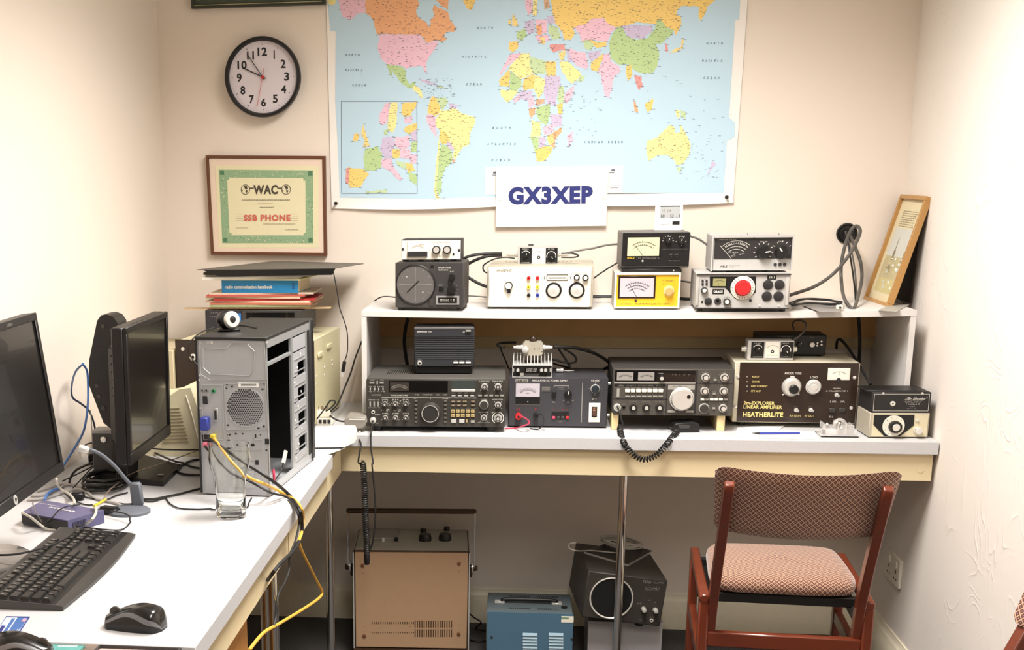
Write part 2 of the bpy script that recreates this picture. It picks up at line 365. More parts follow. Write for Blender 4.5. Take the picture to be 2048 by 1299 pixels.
# ================================================================ the room
def struct(name, mb):
    o = mb.build(name); o['kind'] = 'structure'; return o
struct('floor', MB().box(XL - .1, XR + .1, YB - .1, YW + .1, -.05, 0, M_carpet))
struct('ceiling', MB().box(XL - .1, XR + .1, YB - .1, YW + .1, CZ, CZ + .05, M_ceil))
struct('wall_back', MB().box(XL - .1, XR + .1, YW, YW + .1, 0, CZ, M_wall))
struct('wall_left', MB().box(XL - .1, XL, YB, YW, 0, CZ, M_wall))
struct('wall_right', MB().box(XR, XR + .1, YB, YW, 0, CZ, M_wallR))
struct('wall_front', MB().box(XL - .1, XR + .1, YB - .1, YB, 0, CZ, M_wall))
def skirting(name, a, b, n):     # a, b wall line ends, n inward normal
    a = Vector(a); b = Vector(b); n = Vector(n); prof = [(0, 0), (.016, 0), (.016, .082), (.013, .086), (.013, .092), (.010, .097), (.006, .102), (.004, .116), (0, .116)]
    vs = [p + n * d + Vector((0, 0, z)) for p in (a, b) for d, z in prof]; k = len(prof)
    fs = [(i, (i + 1) % k, k + (i + 1) % k, k + i) for i in range(k)] + [tuple(range(k))[::-1], tuple(range(k, 2 * k))]
    m = MB(); m.add(vs, fs, M_skirt); return struct(name, m)
skirting('baseboard_back', (XL, YW, 0), (XR, YW, 0), (0, -1, 0))
skirting('baseboard_left', (XL, YB, 0), (XL, YW, 0), (1, 0, 0))
skirting('baseboard_right', (XR, YB, 0), (XR, YW, 0), (-1, 0, 0))
M_lampf = P('white_light_fitting', (240, 240, 236), .5)
def emis(name, col, st):
    m = P(name, col, .5); b = m.node_tree.nodes['Principled BSDF']; b.inputs['Emission Color'].default_value = rgb(col); b.inputs['Emission Strength'].default_value = st; return m
M_diff = emis('lit_diffuser', (255, 244, 226), 2.0)
for (x, y, sx, sy, w) in ((.10, 2.88, .55, 1.0, 'over the work benches'), (.10, .95, .50, 1.2, 'behind the camera position')):
    t = thing('ceiling_light', 'white recessed fluorescent light panel in the ceiling ' + w, 'light', (x, y, CZ - .03), group='ceiling light panels')
    f = MB(); e = .02
    for bx in ((-sx/2-e, -sx/2, -sy/2-e, sy/2+e), (sx/2, sx/2+e, -sy/2-e, sy/2+e), (-sx/2, sx/2, -sy/2-e, -sy/2), (-sx/2, sx/2, sy/2, sy/2+e)): f.box(bx[0], bx[1], bx[2], bx[3], -.004, .03, M_lampf)
    f.build('frame', t); MB().box(-sx/2, sx/2, -sy/2, sy/2, .004, .028, M_diff).build('diffuser', t)
# ---------------------------------------------------------------- socket on right wall, cable hole
t = thing('wall_socket', 'white square wall socket low on the right wall beside the chair', 'socket', (XR, 3.913, .300))
MB().box(-.010, 0, -.073, .073, -.043, .043, M_offw, .003).build('face_plate', t)
for y in (.036, -.036):
    MB().box(-.014, -.009, y - .012, y + .004, .012, .032, M_offw, .001).build('switch', t)
    h = MB(); h.box(-.0106, -.0098, y - .004, y + .004, -.006, .004, M_ink); h.box(-.0106, -.0098, y - .015, y - .008, -.024, -.019, M_ink); h.box(-.0106, -.0098, y + .008, y + .015, -.024, -.019, M_ink); h.build('pin_holes', t)
hp = at('G', 578, 460, Y=YW)
t = thing('cable_hole', 'round black cable entry hole in the back wall with cables hanging out', 'cable hole', (hp.x, YW, hp.z))
MB().lathe([(.030, 0), (.0295, .006), (.026, .007), (.022, .003), (.0001, .002)], M_black, (0, 0, 0), (0, -1, 0), 32).build('sleeve', t)
# ================================================================ benches and shelf
def leg_tube(x, y, z, parent, r=.0118):
    m = MB().lathe([(r * 1.25, 0), (r * 1.25, .012)], M_black, (x, y, 0)); m.lathe([(r, .010), (r, z)], M_chrome, (x, y, 0), n=24); return m.build('leg', parent)
Yf = 3.619
t = thing('bench', 'long bench with speckled white worktop and cream front rail below the wall map', 'bench', (0, 0, 0))
MB().box(XL + .002, XR - .003, Yf, YW - .003, DZ - .034, DZ, M_lam, .0015).build('worktop', t)
MB().box(-.512, XR - .010, Yf + .018, Yf + .036, .623, DZ - .034, M_cream).build('front_rail', t)
m = MB(); m.lathe([(.009, 0), (.009, .001)], M_cream, (1.045, Yf + .018, .653), (0, -1, 0), 16); m.build('screw_plug', t)
for x, y in ((.2755, 3.655), (-.552, 3.655), (-1.10, 3.70)): leg_tube(x, y, DZ - .034, t)
XE = -.492
def side_bench(y0, y1, label, legs):
    t = thing('side_bench', label, 'bench', (0, 0, 0), group='side benches along the left wall')
    MB().box(XL + .002, XE, y0 + .001, y1 - .001, DZ - .034, DZ, M_lam, .0015).build('worktop', t)
    MB().box(XE - .036, XE - .018, y0 + .01, y1 - .001, .623, DZ - .034, M_cream).build('side_rail', t)
    for x, y in legs: leg_tube(x, y, DZ - .034, t, .0125)
    return t
px = at('p', 546, 1220, Y=2.70).x
side_bench(1.862, 2.765, 'white topped side bench nearest the camera carrying keyboard and mouse', ((px, 2.70), (-1.09, 2.70), (-1.09, 1.95), (-.525, 1.95)))
px2 = at('p', 533, 1260, Y=2.83).x
t = side_bench(2.765, 3.338, 'white topped side bench under the open computer case', ((px2, 2.83), (-1.09, 2.83)))
MB().box(XE - .036, XE - .018, 3.339, Yf - .001, .623, DZ - .034, M_cream).build('rail_extension', t)
MB().box(XL + .002, XE - .036, 3.34, Yf - .002, .665, .690, M_cream).build('infill_board', t)
# shelf
t = thing('shelf_unit', 'long white open shelf standing on the bench and carrying meters', 'shelf', (0, 0, 0))
x0, x1, ys = -.471, 1.042, 3.80
g = MB(); n = 24; vs = []
for i in range(n + 1):
    u = i / n; x = x0 + (x1 - x0) * u; s = .0085 * 4 * u * (1 - u)
    vs += [(x, ys, SZ - s * .6), (x, YW - .003, SZ - s * .3), (x, YW - .003, SZ - s * .3 - .015), (x, ys, SZ - s - .015)]
fs = [(4*i + a, 4*i + (a+1) % 4, 4*i + 4 + (a+1) % 4, 4*i + 4 + a) for i in range(n) for a in range(4)] + [(3, 2, 1, 0), (4*n, 4*n+1, 4*n+2, 4*n+3)]
g.add(vs, fs, M_white); g.build('top_board', t, smooth_ang=20)
for xx in (x0, x1 - .0145): MB().box(xx, xx + .0145, ys + .001, YW - .003, DZ, SZ - .0152, M_white).build('side_panel', t)
zr = at('I', 500, 178, Y=4.150).z; zc = at('I', 500, 298, Y=4.165).z
MB().box(x0 + .0145, x1 - .0145, 4.150, YW - .003, zr, SZ - .024, M_pine).build('pine_rail', t)
MB().box(x0 + .0145, x1 - .0145, 4.165, YW - .003, zc, zr - .0005, M_tan).build('tan_rail', t)
# pedestal and wooden side table
wy = at('p', 495, 1270, X=-.545).y
t = thing('wooden_pedestal', 'orange brown wooden pedestal under the side bench', 'cabinet', (-.80, 2.1, 0))
MB().box(-.255, .255, -.15, wy - 2.1, .02, .60, M_oak, .002).build('cabinet_body', t); MB().box(-.24, .24, -.13, wy - 2.13, 0, .021, M_black).build('plinth', t)
t = thing('wooden_table', 'orange wooden table edge in front of the white side bench', 'table', (-.9, 1.55, 0))
tr = at('X', 967, 560, Z=.722).x
MB().box(-.24, tr + .9, -.35, .309, .690, .722, M_oak, .002).build('table_top', t)
for x in (-.20, tr + .86):
    for y in (-.30, .27): MB().box(x - .02, x + .02, y - .02, y + .02, 0, .690, M_oak, .002).build('leg', t)
# ================================================================ things on the back wall
def wallp(k, x, y, off): v = at(k, x, y, Y=YW - off); return v
# --- clock
c = wallp('A', 711, 665, .040); RC = .1175
t = thing('wall_clock', 'round black rimmed wall clock with white face above the framed certificate', 'clock', (c.x, YW, c.z))
M_rimg = P('grey_clock_side', (150, 146, 140), .5)
MB().lathe([(RC * .97, 0), (RC * .97, .02), (RC, .024), (RC, .036), (RC * .985, .041), (RC * .93, .042), (RC * .895, .034), (RC * .89, .026)], M_black, (0, 0, 0), (0, -1, 0), 72, capB=False).build('rim', t)
M_face = P('pale_lilac_clock_face', (224, 216, 222), .5, var=.01)
MB().lathe([(RC * .9, .022), (RC * .9, .027)], M_face, (0, 0, 0), (0, -1, 0), 64).build('dial', t)
g = MB(); yy = -.0276
for i in range(12):
    a = PI / 2 - (i + 1) * PI / 6; s = str(i + 1); h = .0245; w = .0152 * len(s) * (.24 if s == '1' else .72 if s == '11' else .95 if s in ('10', '12') else 1)
    g.text(s, (math.cos(a) * .0735 - w / 2, yy, math.sin(a) * .0735 - h / 2), (1, 0, 0), (0, 0, 1), w, h, M_ink, .03)
    g.lathe([(.0014, 0), (.0014, .0003)], M_ink, (math.cos(a) * .0945, yy + .0002, math.sin(a) * .0945), (0, -1, 0), 10)
for i in range(60):
    a = i * PI / 30; d = Vector((math.cos(a), 0, math.sin(a))); q = Vector((-d.z, 0, d.x)) * .0003; o = Vector((0, yy, 0)); g.poly([o + d * .097 - q, o + d * .097 + q, o + d * .100 + q, o + d * .100 - q], M_gprint)
g.build('numerals', t)
def hand(name, x, y, w, mat, tail=.01, yo=-.031):
    d = Vector(((x - 711), 0, -(y - 665))) * .2309 / FPX * 4.15; L = d.length; d.normalize(); m = MB().bar(-d * tail + Vector((0, yo, 0)), d * L + Vector((0, yo, 0)), w, .001, mat, (0, 1, 0)); m.build(name, t)
hand('hour_hand', 556, 592, .0032, M_ink); hand('minute_hand', 583, 478, .0024, M_ink, yo=-.0325); hand('second_hand', 660, 898, .0012, M_red, .026, -.034)
MB().lathe([(.0045, .028), (.0045, .035)], M_red, (0, 0, 0), (0, -1, 0), 16).build('hub', t)
MB().lathe([(RC * .89, .0385), (RC * .89, .0392)], M_glass, (0, 0, 0), (0, -1, 0), 48).build('cover_glass', t) if False else None
# --- frames helper : quad given in photo pixels on the plane Y = YW - off
def quadframe(t, pts, w, off, mat, name='frame', thick=.018):
    o = [p.copy() for p in pts]; ce = sum(o, Vector()) / 4; L = t.location
    def ins(d):
        r = []
        for i in range(4):
            a = (o[(i + 1) % 4] - o[i]).normalized(); b = (o[i - 1] - o[i]).normalized(); r.append(o[i] + (a + b) * d)
        return r
    i1 = ins(w * .85); i2 = ins(w); g = MB(); f = Vector((0, thick, 0)); e = Vector((0, thick * .4, 0))
    vs = [p - L for p in o] + [p - L for p in i1] + [p + e - L for p in i2] + [p + f - L for p in o] + [p + f - L for p in i2]
    fs = []
    for i in range(4):
        j = (i + 1) % 4; fs += [(i, j, 4 + j, 4 + i), (4 + i, 4 + j, 8 + j, 8 + i), (12 + i, 12 + j, j, i), (8 + i, 8 + j, 16 + j, 16 + i), (16 + i, 16 + j, 12 + j, 12 + i)]
    g.add(vs, fs, mat); g.build(name, t, smooth_ang=15); return i2
# --- certificate
t = thing('framed_certificate', 'brown framed certificate with green ornamental border hanging below the clock', 'framed certificate', tuple(wallp('p', 535, 410, 0)))
off = .020; pts = [wallp('B', x, y, off) for x, y in ((168, 110), (1462, 118), (1480, 1198), (225, 1185))]
inn = quadframe(t, pts, .0095, off, M_walnut); L = t.location
M_certm = P("cream_pink_mount", (236, 214, 194), .7, var=.01); M_cert = P('pale_yellow_certificate_paper', (232, 224, 186), .7, var=.02)
g = MB(); g.poly([p + Vector((0, .004, 0)) - L for p in inn], M_certm); g.build('mount', t)
def cp(x, y, o2=.0): v = wallp('B', x, y, off - .0035 + o2); return v - L
def bquad(g, x0, y0, x1, y1, mat, o2): # bilinear following the crooked sheet
    def m(u, v):
        a = Vector((270, 215, 0)).lerp(Vector((1395, 225, 0)), u); b = Vector((315, 1110, 0)).lerp(Vector((1395, 1110, 0)), u); q = a.lerp(b, v); return cp(q.x, q.y, o2)
    g.poly([m(x0, y1), m(x1, y1), m(x1, y0), m(x0, y0)], mat)
g = MB(); bquad(g, 0, 0, 1, 1, M_cert, 0)
M_cg = P('green_border_ink', (146, 176, 138), .7, var=.35, scale=300); M_cg2 = P('dark_green_border_ink', (84, 126, 92), .7, var=.3, scale=300)
X0, X1, Y0, Y1 = .035, .945, .055, .945
for a in ((X0, Y0, X1, Y0 + .095), (X0, Y1 - .095, X1, Y1), (X0, Y0 + .095, X0 + .075, Y1 - .095), (X1 - .075, Y0 + .095, X1, Y1 - .095)): bquad(g, *a, M_cg, .0003)
for a, b in ((X0, Y0), (X1 - .095, Y0), (X0, Y1 - .125), (X1 - .095, Y1 - .125)):
    bquad(g, a, b, a + .095, b + .125, M_cg, .0005)
    bquad(g, a + .008 if a < .5 else a + .045, b + .01 if b < .5 else b + .06, (a + .05) if a < .5 else a + .088, (b + .065) if b < .5 else b + .115, M_cg2, .0007)
for i in range(150):   # scroll flecks in the border
    side = random.random(); 
    if side < .3: u, v = random.uniform(X0 + .1, X1 - .1), Y0 + random.uniform(.01, .085)
    elif side < .6: u, v = random.uniform(X0 + .1, X1 - .1), Y1 - random.uniform(.01, .085)
    elif side < .8: u, v = X0 + random.uniform(.008, .066), random.uniform(Y0 + .1, Y1 - .1)
    else: u, v = X1 - random.uniform(.008, .066), random.uniform(Y0 + .1, Y1 - .1)
    bquad(g, u, v, u + random.uniform(.004, .010), v + random.uniform(.005, .012), random.choice((M_cert, M_cg2, M_cert)), .0008)
M_cred = P('faded_red_ink', (206, 104, 88), .7); M_cgry = P('grey_brown_ink', (128, 118, 100), .7); M_cblk = P('dark_brown_ink', (76, 68, 58), .7)
def ctext(st, x0, y0, x1, y1, mat, bold=0.02):
    a = cp(x0, y1, .001); b = cp(x1, y1, .001); d = cp(x0, y0, .001); g.text(st, a, (b - a).normalized(), (d - a).normalized(), (b - a).length, (d - a).length, mat, bold)
ctext('WAC', 685, 430, 950, 532, M_cblk, .04); ctext('SSB PHONE', 580, 752, 1088, 822, M_cred, .045)
for cx_, cy_ in ((600, 480), (1040, 480)):
    n = 24; ring = [cp(cx_ + 50 * math.cos(2*PI*i/n), cy_ + 55 * math.sin(2*PI*i/n), .001) for i in range(n)]; rin = [cp(cx_ + 44 * math.cos(2*PI*i/n), cy_ + 49 * math.sin(2*PI*i/n), .001) for i in range(n)]
    for i in range(n): j = (i + 1) % n; g.poly([ring[i], ring[j], rin[j], rin[i]], M_cblk)
    for q in (((-20, -40), (15, -38), (22, -10), (5, 5), (-8, -15)), ((5, 5), (25, 10), (15, 40), (2, 25)), ((-40, 0), (-28, 10), (-35, 25))): g.poly([cp(cx_ + x, cy_ + y, .0011) for x, y in q], M_cblk)
for x0_, x1_, y in ((640, 690, 463), (945, 995, 463), (640, 690, 470), (945, 995, 470)): g.poly([cp(x0_, y + 3, .001), cp(x1_, y + 3, .001), cp(x1_, y - 3, .001), cp(x0_, y - 3, .001)], M_cblk)
def cscr(x0, x1, y, h, mat):
    x = x0
    while x < x1: w = random.uniform(8, 22); g.poly([cp(x, y + h, .001), cp(min(x + w, x1), y + h * .8, .001), cp(min(x + w, x1), y, .001), cp(x, y + h * .3, .001)], mat); x += w + 4
cscr(560, 1085, 588, 9, M_cblk); cscr(735, 900, 632, 5, M_cgry); cscr(755, 905, 668, 7, M_cblk); cscr(790, 1140, 850, 6, M_cgry); cscr(500, 630, 893, 5, M_cgry); cscr(1030, 1180, 912, 6, M_cgry)
for y in (742, 765, 790, 815): cscr(498, 575, y, 3, M_cgry); cscr(1092, 1175, y, 3, M_cgry)
g.build('certificate_sheet', t)
# --- green-black frame at the top edge
t = thing('picture_frame', 'dark green picture frame hanging above the clock, cut off by the top edge', 'picture frame', tuple(wallp('p', 515, 0, 0)))
L = t.location; off = .022; a = wallp('A', 97, 75, off); b = wallp('A', 1258, 38, off); up = Vector(((b - a).z * -1, 0, (b - a).x)).normalized() * .30
M_gf = P('black_green_frame_wood', (52, 56, 44), .35)
inn = quadframe(t, [a + up, b + up, b, a], .012, off, M_gf)
g = MB(); g.poly([p + Vector((0, .004, 0)) - L for p in inn], P('dark_green_print', (66, 76, 62), .5, var=.3, scale=30)); g.build('print', t)
g = MB(); d = (b - a).normalized(); u2 = up.normalized(); a2 = a + d * .010 + u2 * .009 - L - Vector((0, .0006, 0)); b2 = b - d * .010 + u2 * .009 - L - Vector((0, .0006, 0))
g.bar(a2, b2, .0016, .0012, P('pale_gold_slip', (190, 182, 140), .4), (0, 1, 0)); g.build('gold_line', t)
# --- call sign card
t = thing('call_sign_card', 'white card with bold navy call sign GX3XEP pinned over the lower edge of the map', 'sign', tuple(wallp('p', 1104, 392, 0)))
L = t.location; off = .016; ps = [wallp('Y', x, y, off) - L for x, y in ((808, 326), (1347, 320), (1358, 30), (810, 30))]
g = MB(); g.hexa([ps[0], ps[1], ps[1] + Vector((0, .002, 0)), ps[0] + Vector((0, .002, 0))], [ps[3], ps[2], ps[2] + Vector((0, .002, 0)), ps[3] + Vector((0, .002, 0))], P('glossy_white_card', (246, 244, 240), .25, var=.01, coat=.4)); g.build('card', t)
g = MB(); a = wallp('Y', 870, 218, off + .0008) - L; b = wallp('Y', 1281, 212, off + .0008) - L; u = wallp('Y', 870, 131, off + .0008) - L
g.text('GX3XEP', a, (b - a).normalized(), (u - a).normalized(), (b - a).length, (u - a).length, M_navy, .055); g.build('lettering', t)
for x, y in ((832, 192), (1333, 183)):
    q = wallp('Y', x, y, off + .001) - L; MB().lathe([(.0035, 0), (.003, .0016)], P('pearl_clip', (224, 220, 212), .3), q, (0, -1, 0), 14).build('card_clip', t)
for x, y in ((832, 192), (1333, 183)): pass
MB().box(-.03, .03, -.013, -.004, -.04, .04, M_white).build('spacer', t)
# ================================================================ the wall map (printed land, borders and names are surface pattern of one sheet)
t = thing('wall_map', 'large political world map poster on pale blue sea pinned to the back wall', 'map', (0, YW, 1.7)); L = t.location
MO = .004
def mp(k, x, y, o=0.): return at(k, x, y, Y=YW - MO - o) - L
M_sea = P('pale_blue_print', (192, 220, 236), .55, var=.02, scale=3); M_mapw = P('white_map_paper', (244, 240, 234), .5, var=.01)
mc = dict(o=(236, 150, 84), p=(236, 176, 200), g=(160, 196, 112), y=(246, 228, 124), k=(244, 194, 74), v=(190, 172, 208), b=(206, 150, 106), r=(218, 122, 116), s=(244, 206, 100), l=(178, 208, 140))
MM = {k: P('map_ink_' + n, tuple(c + (248 - c) * .28 for c in mc[k]), .6, var=.05, scale=60) for k, n in dict(o='orange', p='pink', g='green', y='lemon', k='gold', v='violet', b='brown', r='rose', s='mustard', l='lime').items()}
M_mdark = P('map_name_ink', (92, 88, 104), .7)
g = MB()
TOPZ = 2.34
# paper sheet with curling lower margin
bl = at('C', 70, 1258, Y=YW - MO) - L; tl0 = at('C', 38, 0, Y=YW - MO) - L; br = at('D', 1288, 1225, Y=YW - MO) - L; tr0 = at('D', 1376, 0, Y=YW - MO) - L
def ext(a, b): k = (TOPZ - L.z - a.z) / (b.z - a.z); return a + (b - a) * k
tl, tr = ext(bl, tl0), ext(br, tr0); n = 30; hgt = .035; vs = []
for j in range(4):
    for i in range(n + 1):
        u = i / n; lo = bl.lerp(br, u); hi = tl.lerp(tr, u); 
        sag = .006 * math.sin(min(1, u / .45) * PI) * (u < .45) + .005 * math.sin((u - .55) / .45 * PI) * (u > .55)
        curl = (.012 * abs(math.sin(u * PI * 1.9)) + .001)
        lo = lo + Vector((0, 0, -sag)); k = j / 3
        q = lo + (hi - lo).normalized() * (hgt * k); q = q + Vector((0, -curl * (1 - k) ** 2, 0)); vs.append(q)
for j in range(2):
    for i in range(n + 1): u = i / n; lo = bl.lerp(br, u); hi = tl.lerp(tr, u); vs.append((lo + (hi - lo).normalized() * hgt).lerp(hi, j))
fs = [(j * (n+1) + i, j * (n+1) + i + 1, (j+1) * (n+1) + i + 1, (j+1) * (n+1) + i) for j in (0, 1, 2, 4) for i in range(n)]
g.add(vs, fs, M_mapw)
vb = [v + Vector((0, .0006, 0)) for v in vs]; g.add(vb, [f[::-1] for f in fs], M_mapw)
ztop = TOPZ - L.z - .01
def toz(v): return Vector((v.x, v.y, ztop))
# sea
sea = [('C', 120, 1192), ('C', 700, 1203), ('D', 620, 1166), ('D', 1230, 1164), ('D', 1252, 852), ('D', 1298, 828), ('D', 1300, 742), ('D', 1264, 710), ('D', 1300, 122), ('D', 1325, 116), ('D', 1330, 0)]
pts = [mp(k, x, y, .0006) for k, x, y in sea]; pts.append(toz(pts[-1])); l2 = [mp(k, x, y, .0006) for k, x, y in (('C', 45, 0), ('C', 62, 185), ('C', 96, 190), ('C', 92, 600), ('C', 108, 890))]
pts.append(toz(l2[0])); pts += l2; g.poly(pts, M_sea)
def rough(p, amp=5, seed=0):
    rr = random.Random(seed); out = []
    for i in range(len(p)):
        a = Vector(p[i]); b = Vector(p[(i + 1) % len(p)]); d = (b - a).length; m = max(1, int(d / 14)); q = Vector((-(b - a).y, (b - a).x)).normalized() if d > 0 else Vector((0, 0))
        for j in range(m): out.append(a.lerp(b, j / m) + q * rr.uniform(-1, 1) * amp * (0 if j == 0 else 1))
    return out
DEP = [0]
LANDS = []
def land(k, col, *xy, amp=3.5):
    p = [(xy[i], xy[i + 1]) for i in range(0, len(xy), 2)]; DEP[0] += 1; LANDS.append((k, p))
    q = rough(p, amp, DEP[0]); g.poly([(lambda v: toz(v) if y < 1 else v)(mp(k, x, max(y, 0), .0008 + DEP[0] * 3e-6)) for x, y in [(v.x, v.y) for v in q]] if False else [mp(k, v.x, v.y, .0008 + DEP[0] * 3e-6) for v in q], MM[col])
T0 = -120
land('C','y',30,T0,95,T0,95,0,85,30,60,30,40,0); land('C','p',120,T0,275,T0,275,0,272,80,225,82,180,120,140,105,120,60,110,0)
land('C','o',275,T0,720,T0,700,-60,590,-40,590,0,600,30,580,60,590,100,640,130,655,165,668,150,665,120,690,95,680,60,690,30,740,55,770,70,790,130,820,165,815,190,760,195,745,225,770,230,735,255,720,245,690,240,640,260,630,235,600,210,365,205,345,210,320,120,300,95,275,80)
land('C','o',700,T0,775,T0,775,0,775,60,740,40,700,0); land('C','k',840,T0,1000,T0,960,-40,940,0,915,60,895,55,870,20)
land('C','p',360,207,600,207,640,262,700,245,715,260,690,300,650,360,640,400,650,440,630,430,620,400,560,400,520,415,500,400,460,395,400,385,365,345,350,290)
land('C','g',400,388,455,395,500,405,520,430,515,470,540,510,570,495,580,490,575,520,545,535,500,510,470,470,430,420,440,470,425,450)
land('C','y',560,515,580,520,610,545,620,595,600,580,590,560,565,545); land('C','v',600,478,650,485,690,505,700,518,650,505,610,492,amp=2); land('C','l',715,520,745,522,745,535,715,532,amp=2)
land('C','k',680,580,700,590,720,615,725,650,715,690,690,700,650,680,655,640,665,600); land('C','l',700,590,760,590,775,615,740,670,722,640); land('C','v',775,620,835,635,820,655,785,655)
land('C','y',725,660,745,670,790,655,830,660,850,680,940,710,930,760,905,800,900,870,860,890,820,960,800,950,810,910,790,870,780,830,730,790,700,760,700,720,720,690)
land('C','p',650,690,690,700,700,720,700,760,710,830,690,810,645,740,640,700); land('C','k',720,780,760,800,780,830,785,860,740,870,720,840); land('C','v',765,850,790,865,810,900,790,915,765,880)
land('C','g',740,870,765,880,795,915,800,960,790,985,760,1010,740,1060,730,1150,720,1180,700,1150,715,1000,720,900); land('C','y',715,830,725,870,720,920,712,1010,700,1140,715,1190,735,1195,700,1200,688,1150,700,1000,712,900,amp=2); land('C','b',795,960,820,965,805,990,amp=2)
# western Europe and Africa, left crop
land('C','p',1240,T0,1290,T0,1280,10,1280,80,1255,95,1240,30); land('C','y',1285,T0,1330,T0,1310,20,1305,95,1285,90); land('C','s',1170,80,1182,110,1200,155,1165,160,1160,110); land('C','s',1140,115,1155,118,1155,145,1138,150)
land('C','g',1190,190,1240,170,1250,215,1215,245,1190,230); land('C','k',1140,255,1195,250,1195,290,1165,318,1140,300); land('C','v',1235,130,1290,125,1295,190,1260,210,1240,180)
land('C','p',1150,330,1215,320,1200,345,1130,400,1080,470,1085,440,1120,380); land('C','y',1215,322,1265,320,1268,400,1290,440,1215,480,1140,415,1150,395,1195,350)
land('C','k',1080,490,1140,420,1150,445,1145,520,1085,520); land('C','g',1150,430,1215,480,1215,520,1180,550,1145,540); land('C','k',1225,520,1235,475,1290,445,1300,470,1295,530,1230,545)
land('C','y',1090,540,1145,545,1200,545,1160,600,1130,620,1095,580); land('C','p',1165,600,1205,560,1210,600,1175,620); land('C','v',1215,550,1280,545,1280,580,1250,610,1205,590)
land('D','k',-90,T0,1200,T0,1190,-30,1180,0,1130,40,1120,80,1090,125,1078,90,1085,40,980,35,950,60,945,90,975,105,970,160,940,215,930,180,880,165,850,115,820,145,700,135,620,160,580,165,540,150,500,105,430,115,400,145,320,165,330,200,310,240,270,240,255,190,200,130,195,60,185,0,185,-60)
land('D','p',40,T0,75,T0,75,70,50,90,38,30); land('D','y',80,T0,112,T0,100,95,80,95); land('D','b',145,T0,180,T0,175,50,145,55); land('D','v',25,130,85,120,90,190,50,210); land('D','p',90,120,160,115,165,200,110,210); land('D','v',165,100,205,95,215,140,170,145)
land('D','l',170,150,230,165,245,230,200,240,175,200); land('D','p',90,215,165,210,178,240,120,262); land('D','o',100,150,130,150,130,215,100,200); land('D','s',118,225,150,225,150,268,125,262)
land('D','l',55,340,155,370,155,450,85,445,60,400); land('D','k',158,372,215,372,218,455,158,455); land('D','y',90,450,150,480,140,560,110,595,85,540); land('D','v',150,460,240,460,245,520,225,560,215,640,165,630,145,570)
land('D','l',235,520,265,520,270,610,240,630,225,600); land('D','p',275,560,330,510,320,570,285,625,265,610); land('D','p',45,600,80,580,90,630,60,660); land('D','b',90,605,145,595,150,620,95,640); land('D','k',222,630,262,620,255,690,230,690)
land('D','g',100,650,180,625,180,700,160,760,130,740,100,690); land('D','o',50,660,95,650,90,690,65,715); land('D','v',185,690,250,690,255,760,210,770,190,740); land('D','y',70,725,125,735,125,825,65,825); land('D','p',135,770,200,745,205,790,150,820)
land('D','g',60,825,115,830,110,900,90,915); land('D','v',115,830,155,830,150,890,115,895); land('D','o',165,820,250,770,250,800,215,840,210,900,190,880,165,850); land('D','s',160,820,200,815,205,860,175,880); land('D','k',90,915,115,895,160,880,200,890,190,920,150,970,100,975)
land('D','p',285,820,320,790,320,850,290,890); land('D','y',240,370,290,370,365,440,370,460,310,505,280,470,250,420); land('D','l',340,490,370,460,395,455,380,490); land('D','r',180,270,270,265,275,300,200,315,180,290); land('D','s',235,320,280,300,262,365,240,360); land('D','v',280,300,305,300,335,370,290,365)
land('D','p',300,290,345,310,400,320,415,400,400,420,340,395,310,350); land('D','v',415,315,490,305,470,350,430,370,415,350); land('D','k',430,380,470,350,500,320,505,350,480,400,470,430,430,420)
land('D','p',500,330,540,320,550,370,600,400,605,430,570,460,555,530,540,590,515,580,495,500,490,450,470,430,500,370); land('D','p',320,165,400,145,430,115,500,105,540,150,580,165,545,205,530,250,440,240,370,250,355,200); land('D','l',375,245,430,240,450,270,430,300,395,295); land('D','k',420,240,480,255,520,250,520,280,460,290)
land('D','g',540,260,560,205,590,165,620,165,640,215,700,240,770,230,815,180,830,120,850,115,880,165,930,180,915,210,880,240,860,260,820,265,835,300,840,340,830,400,800,440,750,445,700,430,660,390,600,390,545,350); land('D','v',615,155,700,150,800,155,800,185,740,235,660,225)
land('D','r',875,260,890,265,895,310,880,310); land('D','s',980,230,990,240,985,290,950,310,900,325,930,300,975,280); land('D','k',640,400,670,390,680,450,655,490,640,440); land('D','r',690,450,730,460,742,520,715,545,700,500); land('D','o',685,600,705,640,715,680,690,670)
land('D','k',755,630,805,595,800,660,770,680); land('D','y',940,665,965,665,965,715,945,700); land('D','l',970,665,1000,680,1000,720,972,700); land('D','y',770,850,830,830,870,785,910,755,935,770,935,800,965,800,970,755,1000,800,1030,870,1025,930,990,985,950,1000,925,960,880,935,830,940,775,970,762,900); land('D','l',945,1015,980,1010,965,1045); land('D','v',1160,970,1185,990,1130,1060,1150,1010)
